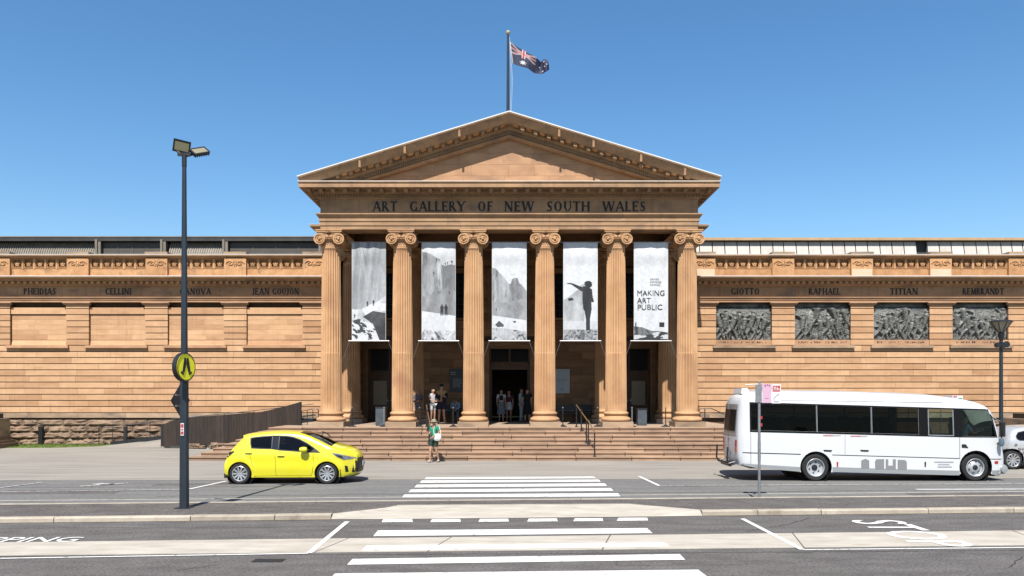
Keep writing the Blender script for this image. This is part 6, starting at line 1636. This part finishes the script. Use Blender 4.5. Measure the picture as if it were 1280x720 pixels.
    k = MB(); a = c(1208,498); k.box(a[0], c(1221,0)[0], -.25, .25, a[1]-.02, c(0,494.6)[1]); rs1 = k.build('roof_sign', M['signwhite'], t)
    k = MB(); k.box(a[0]+.02, a[0]+.14, -.253, -.25, c(0,497)[1], c(0,495.2)[1]); k.build('sign_print', M['red'], rs1)
    k = MB(); k.box(a[0]+.17, a[0]+.29, -.253, -.25, c(0,499)[1], c(0,497.3)[1]); k.build('sign_print', M['green'], rs1)
    # front bumper, mirror
    k = MB(); xf = c(1260.5,0)[0]; k.lathe([(.001,-.93),(.09,-.92),(.12,-.85),(.12,.85),(.09,.92),(.001,.93)], (0,0,0), 'y', 14, cap=False); k.v = [(x*1.1+xf-.06, y, z*1.2+c(0,587)[1]) for x, y, z in k.v]; k.build('front_bumper', M['silver'], t, smooth=True)
    for sd in (-1, 1):
        k = MB(); a = c(1249,536); k.obox((a[0]+.06, sd*(1.05), a[1]-.02), (.035,0,.01), (0,.10,0), (0,0,.21)); k.tube([(c(1241,0)[0],sd*.88,c(0,520)[1]),(a[0]+.02,sd*1.02,a[1]+.22),(a[0]+.05,sd*1.04,a[1]-.35),(c(1247,0)[0],sd*.9,c(0,556)[1])], .018, 6)
        k.build('mirror', M['trim'], t)
        k = MB(); a = c(1248.5,553); k.lathe([(.001,-.12),(.07,-.08),(.08,0),(.06,.1),(.001,.14)], (a[0]+.04, sd*1.06, a[1]), 'z', 10, cap=False); k.build('round_mirror', mat('mirror_back_blue_grey', (.10,.15,.20), .3), t, smooth=True)
    # interior
    k = MB(); k.box(xr+.3, c(1245,0)[0], -.86, .86, .55, .72); k.box(xr+.12,xr+.22,-.85,.85,.6,1.5); k.build('bus_floor', M['trim'], t)
    sx_ = xr+.75
    while sx_ < c(1150,0)[0]:
        for y in (-.52, .52):
            k = MB(); k.hexa([(sx_-.05,y-.36,.72),(sx_+.42,y-.36,.72),(sx_+.42,y+.36,.72),(sx_-.05,y+.36,.72),(sx_-.05,y-.36,1.1),(sx_+.42,y-.36,1.1),(sx_+.42,y+.36,1.1),(sx_-.05,y+.36,1.1)])
            k.hexa([(sx_-.08,y-.36,1.1),(sx_+.08,y-.36,1.1),(sx_+.08,y+.36,1.1),(sx_-.08,y+.36,1.1),(sx_-.22,y-.33,1.72),(sx_-.12,y-.33,1.72),(sx_-.12,y+.33,1.72),(sx_-.22,y+.33,1.72)])
            k.box(sx_-.24,sx_-.14,y-.30,y-.08,1.7,1.90); k.box(sx_-.24,sx_-.14,y+.08,y+.30,1.7,1.90); k.build('bus_seat', M['seat'], t)
        sx_ += .80
    for px in (1172, 1211):
        sx_ = c(px,0)[0]; y = -.5 if px < 1200 else -.42
        k = MB(); k.box(sx_-.05,sx_+.4,y-.26,y+.26,.72,1.12); k.hexa([(sx_-.08,y-.26,1.1),(sx_+.05,y-.26,1.1),(sx_+.05,y+.26,1.1),(sx_-.08,y+.26,1.1),(sx_-.2,y-.22,1.7),(sx_-.1,y-.22,1.7),(sx_-.1,y+.22,1.7),(sx_-.2,y+.22,1.7)]); k.box(sx_-.2,sx_-.12,y-.13,y+.13,1.7,1.9); k.build('bus_seat', M['seat'], t)
    k = MB(); a = c(1228,0)[0]; k.hexa([(a,-.8,.7),(a+.6,-.75,.7),(a+.6,.75,.7),(a,.8,.7),(a+.1,-.8,1.42),(a+.6,-.7,1.38),(a+.6,.7,1.38),(a+.1,.8,1.42)]); k.build('dashboard', M['seat'], t)
    k = MB(); k.lathe([(.20,-.015),(.22,0),(.20,.015)], (a-.02,-.42,1.50), 'x', 20, cap=False); k.build('steering_wheel', M['trim'], t)
    k = MB(); k.box(-1.9, 5.2, -.75, .75, .36, .56); k.box(.9,3.6,-.5,.5,.26,.36); k.build('chassis', M['trim'], t)
    for ax, st in ((0,'rear'), (c(1220,0)[0],'front')):
        k = MB(); k.lathe([(.50,-.93),(.50,.93)], (ax,0,.42), 'y', 24, cap=False); k.lathe([(.50,-.55),(.001,-.55)], (ax,0,.42), 'y', 24, cap=False); k.lathe([(.50,.55),(.001,.55)], (ax,0,.42), 'y', 24, cap=False); k.build('wheel_well', M['trim'], t)
        for sd in (-1, 1): wheel(t, ax, sd*.86, .405, .403, .215, sd, st)
    return t
bus()

# ---- silver car cut by the right edge
def suv():
    SY = 27.7; s = SY/1000
    t = thing('silver_car', 'small silver car with dark writing on its door, cut off by the right edge', 'car', (PX(1266.5,SY), SY+.85, 0))
    x0 = PX(1266.5,SY)
    def c(px, py): return (PX(px,SY)-x0, CAMZ+(HY-py)*s)
    up = [(1259.5,583),(1257.6,578),(1257.2,568),(1258.5,560),(1261,551),(1265,543),(1270,538),(1277,535.4),(1290,534),(1320,533.6),(1350,534.6),(1362,539),(1376,549),(1388,552),(1398,557),(1402,566),(1402.5,578),(1400,585)]
    U = smoothline([c(*p) for p in up], 3)
    def hw(x, z):
        w = .85
        if z > .95: w -= .20*((z-.95)/.6)
        e = (x-(c(1402,0)[0]-.6))/.6
        if e > 0: w -= .25*min(1, e)**2.4
        e = ((c(1257,0)[0]+.5)-x)/.5
        if e > 0: w -= .22*min(1, e)**2.2
        return w
    fx = c(1383,0)[0]
    fa = archpts(fx, .34, .38, .25); ra = archpts(0, .34, .38, .25)
    low = fa+dens([(fa[-1][0], .25), (ra[0][0], .25)], .2, False)[1:-1]+ra
    S = Shell(U, low, hw, r=.13, step=.12)
    w1 = [c(*p) for p in [(1271.8,545.4),(1275,541.2),(1283,539.4),(1312,539),(1312,551),(1275,550.2),(1272.4,548.6)]]; w2 = [c(*p) for p in [(1316,539),(1346,540),(1358,550),(1360,552),(1316,551.4)]]
    k = MB(); S.panel(k, S.outer, [dens(w1,.1), dens(w2,.1)]); S.strip(k, 0, len(U)-1, .05, 12); ob('body', weld(k.mesh('body', mat('silver_white_paint', (.55,.56,.57), .3, metal=.2, coat=.7))), t)
    for P in (w1, w2):
        for sd in (-1,1): k = MB(); S.panel(k, dens(ringpoly(P,.004), .1), off=-.006, side=sd, rings=False); g = ob('window', weld(k.mesh('window', M['wglass'])), t); k = MB(); S.panel(k, dens(ringpoly(P,.02),.06), [dens(ringpoly(P,-.008),.06)], off=.004, side=sd, rings=False, step=.3); ob('window_seal', weld(k.mesh('window_seal', M['trim'])), g)
    for ax in (0, fx):
        k = MB(); k.lathe([(.40,-.75),(.40,.75)], (ax,0,.34), 'y', 24, cap=False); k.lathe([(.40,-.5),(.001,-.5)], (ax,0,.34), 'y', 24, cap=False); k.build('wheel_well', M['trim'], t)
        for sd in (-1,1): wheel(t, ax, sd*.76, .32, .32, .2, sd, 'alloy')
    k = MB(); k.box(-.3, fx+.3, -.7, .7, .2, .34); k.build('underbody', M['trim'], t)
    for txt, px, py, w, mt in (('SHE M', 1272.3, 563.2, 15, 'navy'), ('I B', 1274, 567.8, 7, 'maroon'), ('B', 1275, 572.3, 2, 'navy')):
        p = c(px, py); me = text_mesh(txt, .13, w*s, .001); me.materials.clear(); me.materials.append(M[mt]); o = ob('lettering', me, t); o.location = (p[0], -(S.y(*c(px+3,py-2))+.006), p[1]); o.rotation_euler = (pi/2,0,0)
    k = MB(); p = c(1270.3,556); k.lathe([(.001,-.01),(.05,-.006),(.05,.004)], (p[0], -(S.y(*p)+.004), p[1]), 'y', 14); k.build('fuel_cap', M['steel'], t)
suv()

# ---------------------------------------------------------------- people
def skin_obj(name, verts, edges, rad, mt, parent, sub=2, root=0):
    me = bpy.data.meshes.new(name); me.from_pydata([Vector(v) for v in verts], edges, []); me.materials.append(M[mt] if isinstance(mt, str) else mt)
    o = ob(name, me, parent); sm = o.modifiers.new('skin', 'SKIN'); sm.use_smooth_shade = True
    for i, r in enumerate(rad):
        sv = me.skin_vertices[0].data[i]; sv.radius = r if isinstance(r, tuple) else (r, r)
        sv.use_root = (i == root)
    ss = o.modifiers.new('smooth', 'SUBSURF'); ss.levels = sub; ss.render_levels = sub
    return o
def person(loc, rz, label, H=1.7, J=None, top='whitec', bot='navy', botlen='long', sleeve='short', hair='hairb', hairlong=False, hat=None, bag=None, shoes='shoe', jacket=None, group=None, skirt=None):
    t = thing('person', label, 'person', loc, rz, group); s = H/1.7
    P = dict(pel=(0,0,.95), wai=(0,0,1.10), che=(0,-.005,1.30), nec=(0,.0,1.46), jaw=(0,-.015,1.53), hea=(0,-.012,1.605), cro=(0,-.005,1.665))
    for q, sg in (('L',-1),('R',1)):
        P.update({'sh'+q:(sg*.175,0,1.41),'el'+q:(sg*.225,.03,1.14),'wr'+q:(sg*.21,-.06,.91),'hi'+q:(sg*.09,0,.90),'kn'+q:(sg*.10,-.025,.50),'an'+q:(sg*.10,.02,.09)})
    if J:
        for k_, v in J.items():
            if k_ in P: P[k_] = v
    V = []; Eg = []; Rd = []; ix = {}
    def ad(n, r, par=None, p=None):
        ix[n] = len(V); V.append(tuple(a*s for a in (p or P[n]))); Rd.append((r[0]*s, r[1]*s) if isinstance(r, tuple) else r*s)
        if par: Eg.append((ix[par], ix[n]))
    ad('pel', (.125,.10)); ad('wai', (.115,.085), 'pel'); ad('che', (.135,.10), 'wai'); ad('nec', .052, 'che'); ad('jaw', (.058,.066), 'nec'); ad('hea', (.074,.090), 'jaw'); ad('cro', (.062,.075), 'hea')
    hp = Vector(P['hea']); ad('nose', .014, 'hea', tuple(hp+Vector((0,-.105,-.01))))
    for q, sg in (('L',-1),('R',1)):
        ad('ear'+q, .016, 'hea', tuple(hp+Vector((sg*.085,.01,0))))
        ad('sh'+q, .058, 'che'); ad('el'+q, .040, 'sh'+q); ad('wr'+q, .027, 'el'+q)
        w = Vector(P['wr'+q]); e = Vector(P['el'+q]); d = (w-e).normalized(); pm = w+d*.07; ad('pa'+q, (.036,.020), 'wr'+q, tuple(pm))
        side = d.cross(Vector((1,0,0))) ; side = side.normalized() if side.length > .2 else Vector((0,1,0))
        for f, (o_, l) in enumerate(((-.026,.068),(-.009,.080),(.009,.074),(.026,.058))):
            b_ = pm+side*o_+d*.035; tip = b_+d*l*.8+Vector((-sg*.018,0,0)); ad('f%d%s' % (f, q), .0085, 'pa'+q, tuple(b_)); ad('g%d%s' % (f, q), .007, 'f%d%s' % (f, q), tuple(tip))
        ad('th'+q, .010, 'pa'+q, tuple(pm-side*.045-d*.005)); 
        ad('hi'+q, .085, 'pel'); ad('kn'+q, .055, 'hi'+q); ad('an'+q, .036, 'kn'+q)
        a = Vector(P['an'+q]); ad('to'+q, .030, 'an'+q, (a.x+sg*.02, a.y-.13, max(.035, a.z-.055)))
    skin_obj('body', V, Eg, Rd, 'skin', t)
    g = lambda n: Vector(P[n])*s
    mixp = lambda a, b, f: g(a).lerp(g(b), f)
    # shirt
    v = [g('pel')+Vector((0,0,-.02*s)), g('wai'), g('che'), g('nec')-Vector((0,0,.045*s))]; r = [(.142*s,.115*s),(.132*s,.102*s),(.152*s,.118*s),(.075*s,.07*s)]; e = [(0,1),(1,2),(2,3)]
    fr = {'short':.62, 'long':.97, 'none':.12}[sleeve]
    for q in 'LR':
        n = len(v); v += [g('sh'+q)]; r += [.075*s]; e += [(2,n)]
        if fr <= .62: v += [mixp('sh'+q,'el'+q,fr)]; r += [.062*s]; e += [(n,n+1)]
        else: v += [g('el'+q), mixp('el'+q,'wr'+q,.92)]; r += [.055*s,.042*s]; e += [(n,n+1),(n+1,n+2)]
    skin_obj('shirt', v, e, r, top, t)
    if jacket:
        for sg in (-1, 1):
            v = [g('pel')+Vector((sg*.12*s,-.02*s,-.05*s)), g('wai')+Vector((sg*.11*s,-.03*s,0)), g('che')+Vector((sg*.10*s,-.04*s,.0))]; skin_obj('open_jacket', v, [(0,1),(1,2)], [(.06*s,.11*s)]*3, jacket, t, 1)
            q = 'L' if sg < 0 else 'R'; skin_obj('jacket_sleeve', [g('sh'+q), g('el'+q), mixp('el'+q,'wr'+q,.5)], [(0,1),(1,2)], [.085*s,.062*s,.05*s], jacket, t, 1)
    if skirt:
        k = MB(); c = g('pel'); k.lathe([(.135*s,.12*s),(.16*s,0),(.20*s,-.25*s),(.24*s,-.55*s)] if skirt == 'long' else [(.13*s,.12*s),(.17*s,0),(.22*s,-.30*s)], (c.x,c.y,c.z), 'z', 16, cap=False)
        k.v = [(x, c.y+(y-c.y)*.8, z) for x, y, z in k.v]; k.build('skirt', M[bot], t, smooth=True)
    else:
        v = [g('pel')+Vector((0,0,.03*s))]; r = [(.138*s,.112*s)]; e = []
        for q in 'LR':
            n = len(v); v += [g('hi'+q)]; r += [.098*s]; e += [(0,n)]
            if botlen == 'short': v += [mixp('hi'+q,'kn'+q,.75)]; r += [.085*s]; e += [(n,n+1)]
            else: v += [g('kn'+q), mixp('kn'+q,'an'+q,.93)]; r += [.070*s,.055*s]; e += [(n,n+1),(n+1,n+2)]
        skin_obj('shorts' if botlen == 'short' else 'trousers', v, e, r, bot, t)
    for q in 'LR':
        a = Vector(V[ix['an'+q]]); b = Vector(V[ix['to'+q]]); skin_obj('shoe', [a+Vector((0,.03,-.035))*s, (a+b)/2+Vector((0,0,-.01)), b], [(0,1),(1,2)], [.045*s,.046*s,.036*s], shoes, t, 1)
    h = g('hea')
    if hair:
        v = [h+Vector((0,.025,.035))*s, h+Vector((0,.045,-.01))*s]; r = [(.088*s,.088*s),(.08*s,.07*s)]; e = [(0,1)]
        if hairlong: v += [h+Vector((0,.06,-.13))*s]; r += [(.075*s,.04*s)]; e += [(1,2)]
        skin_obj('hair', v, e, r, hair, t)
    k = MB()
    for sg in (-1,1): k.lathe([(.001,-.009),(.009,0),(.001,.009)], tuple(h+Vector((sg*.032,-.083,.008))*s), 'z', 6, cap=False)
    k.build('eyes', M['dark'], t)
    k = MB(); k.box(h.x-.022*s, h.x+.022*s, h.y-.083*s, h.y-.074*s, h.z-.052*s, h.z-.045*s); k.build('mouth', M['maroon'], t)
    if hat:
        k = MB(); kind, mt = hat; R1 = .17 if kind == 'brim' else .10
        k.lathe([(R1*s,-.002),(R1*.98*s,.008),(.098*s,.012),(.094*s,.07*s),(.075*s,.10*s),(.001,.108*s)], (h.x, h.y+.005, h.z+.035*s), 'z', 20, cap=False)
        if kind == 'cap': k.box(h.x-.06*s, h.x+.06*s, h.y-.17*s, h.y-.06*s, h.z+.035*s, h.z+.047*s)
        k.build('hat', M[mt], t, smooth=True)
    return t, P, s
Yp = 40.3
fz_ = 1.205
# woman in green crossing in front of the steps
pw, P, s = person((PX(543,30.6), 30.6, 0.0), R(-38), 'woman in a sun hat, green top and dark shorts standing before the steps', 1.62,
    J=dict(elR=(.235,.02,1.18), wrR=(.12,-.18,1.05), elL=(-.24,-.02,1.17), wrL=(-.12,-.20,1.14), knL=(-.09,-.14,.50), anL=(-.09,-.16,.09), knR=(.09,.02,.50), anR=(.10,.14,.10), hea=(0,-.03,1.60), cro=(0,-.03,1.66)),
    top='green', bot='greend', botlen='short', sleeve='short', hair='hairb', hat=('brim','khaki'), shoes='shoe')
bg_ = thing('shoulder_bag', 'white cloth shoulder bag carried by the woman in green', 'bag', (0,0,0)); bg_.location = pw.location+Vector((.13,-.17,.97)); bg_.rotation_euler.z = R(-10)
k = MB(); n_ = 14; prof = [(.03,-.17),(.10,-.16),(.145,-.11),(.155,-.02),(.14,.08),(.12,.14),(.11,.16)]
k.lathe(prof, n=18); k.v = [(x, y*.42, z*.85) for x, y, z in k.v]; k.build('bag_body', M['bagw'], bg_, smooth=True)
k = MB(); k.tube([(-.13,0,.12),(-.16,.04,.28),(-.10,.10,.45),(.02,.10,.46),(.12,.03,.2),(.13,0,.12)], .013, 6); k.build('strap', M['bagw'], bg_)
# group left of the doorway
person((PX(522,38.9), 38.9, fz_), R(14), 'person in a patterned shirt and dark trousers standing against the porch column', 1.66, J=dict(elR=(.24,-.02,1.15), wrR=(.08,-.20,1.14), elL=(-.24,-.02,1.15), wrL=(-.06,-.20,1.10)), top='stripe', bot='greyc', sleeve='long', hair='hairb', shoes='blackc')
person((PX(541,38.6), 38.6, fz_), R(42), 'woman in a white top turned aside beside the man in a cap', 1.66, J=dict(elR=(.23,-.04,1.16), wrR=(.10,-.26,1.12), elL=(-.22,-.06,1.16), wrL=(-.06,-.28,1.10), hea=(0,-.04,1.60)), top='whitec', bot='whitec', botlen='short', hair='hairl', hairlong=True, shoes='maroon', sleeve='short')
person((PX(552,37.6), 37.6, fz_), R(-6), 'man in a dark cap, tan shirt and open navy jacket in the porch', 1.84, J=dict(elR=(.25,-.04,1.16), wrR=(.12,-.22,1.22), elL=(-.25,-.02,1.15), wrL=(-.12,-.20,1.05), anL=(-.13,.02,.09), anR=(.13,.02,.09)), top='tan', bot='navy', botlen='short', hair='hairb', hat=('cap','navy'), jacket='navy', shoes='greyc')
person((PX(569.5,40.45), 40.45, fz_-.0), R(0), 'person in a pale shirt sitting bent forward on the bench by the third column', 1.68,
    J=dict(pel=(0,0,.55), wai=(0,-.05,.70), che=(0,-.16,.86), nec=(0,-.24,.99), jaw=(0,-.30,1.02), hea=(0,-.34,1.07), cro=(0,-.35,1.12), shL=(-.175,-.18,.96), shR=(.175,-.18,.96), elL=(-.22,-.32,.75), elR=(.22,-.32,.75), wrL=(-.06,-.48,.66), wrR=(.06,-.48,.66), hiL=(-.09,-.04,.53), hiR=(.09,-.04,.53), knL=(-.13,-.42,.50), knR=(.13,-.42,.50), anL=(-.12,-.42,.09), anR=(.12,-.42,.09)), top='paleblue', bot='greyc', sleeve='long', hair='hairb', shoes='blackc')
# in the doorway
person((PX(626.5,40.6), 40.6, fz_), R(4), 'woman in a white top and long grey skirt in the central doorway', 1.64, top='whitec', bot='greyc', skirt='long', hair='hairl', sleeve='short', shoes='blackc')
k = MB(); k.lathe([(.001,-.13),(.09,-.10),(.11,0),(.09,.11),(.001,.14)], n=12, cap=False); k.v = [(x, y*.6, z) for x, y, z in k.v]
cb = thing('chest_bag', 'black bag worn on the chest of the woman in the central doorway', 'bag', (PX(626.5,40.45), 40.42, fz_+1.2)); k.build('bag_body', M['blackc'], cb, smooth=True)
k = MB(); k.tube([(-.07,.0,.1),(-.1,.06,.24),(0,.16,.27)], .012, 5); k.tube([(.07,.0,.1),(.1,.06,.24),(0,.16,.27)], .012, 5); k.build('strap', M['blackc'], cb)
person((PX(636,41.0), 41.0, fz_), R(10), 'woman in a dark red top and short pale skirt behind the woman in white', 1.60, top='maroon', bot='whitec', skirt='short', hair='hairb', hairlong=True, sleeve='short', shoes='maroon')
person((PX(651.5,41.6), 41.6, fz_), R(70), 'person in white seen edge on at the right of the central doorway', 1.70, top='whitec', bot='whitec', hair='hairl', sleeve='long', shoes='shoe')
person((PX(659,40.2), 40.2, fz_), R(178), 'person in a loose black dress seen from behind by the fourth column', 1.68, top='blackc', bot='blackc', skirt='long', hair='hairb', sleeve='short', shoes='blackc', hairlong=False)
person((PX(1204.5,24.55), 24.55, .38), R(90), 'bus driver in a pale blue shirt at the wheel of the minibus', 1.72,
    J=dict(pel=(0,0,.78), wai=(0,0,.93), che=(0,-.03,1.13), nec=(0,-.03,1.29), jaw=(0,-.045,1.36), hea=(0,-.04,1.43), cro=(0,-.03,1.49), shL=(-.175,-.03,1.24), shR=(.175,-.03,1.24), elL=(-.2,-.2,1.02), elR=(.2,-.2,1.02), wrL=(-.14,-.42,1.10), wrR=(.14,-.42,1.10), hiL=(-.09,-.04,.76), hiR=(.09,-.04,.76), knL=(-.12,-.45,.72), knR=(.12,-.45,.72), anL=(-.12,-.45,.42), anR=(.12,-.45,.42)), top='paleblue', bot='navy', sleeve='short', hair='hairl', shoes='blackc')
person((PX(352,24)+.18, 23.63, .02), R(90), 'driver in a pale top at the wheel of the yellow hatchback', 1.62,
    J=dict(pel=(0,0,.50), wai=(0,.05,.64), che=(0,.08,.82), nec=(0,.09,.98), jaw=(0,.075,1.05), hea=(0,.075,1.12), cro=(0,.08,1.18), shL=(-.175,.08,.93), shR=(.175,.08,.93), elL=(-.2,-.12,.76), elR=(.2,-.12,.76), wrL=(-.13,-.36,.86), wrR=(.13,-.36,.86), hiL=(-.09,-.04,.48), hiR=(.09,-.04,.48), knL=(-.12,-.42,.55), knR=(.12,-.42,.55), anL=(-.12,-.72,.34), anR=(.12,-.72,.34)), top='paleblue', bot='navy', sleeve='short', hair='hairb', shoes='blackc')
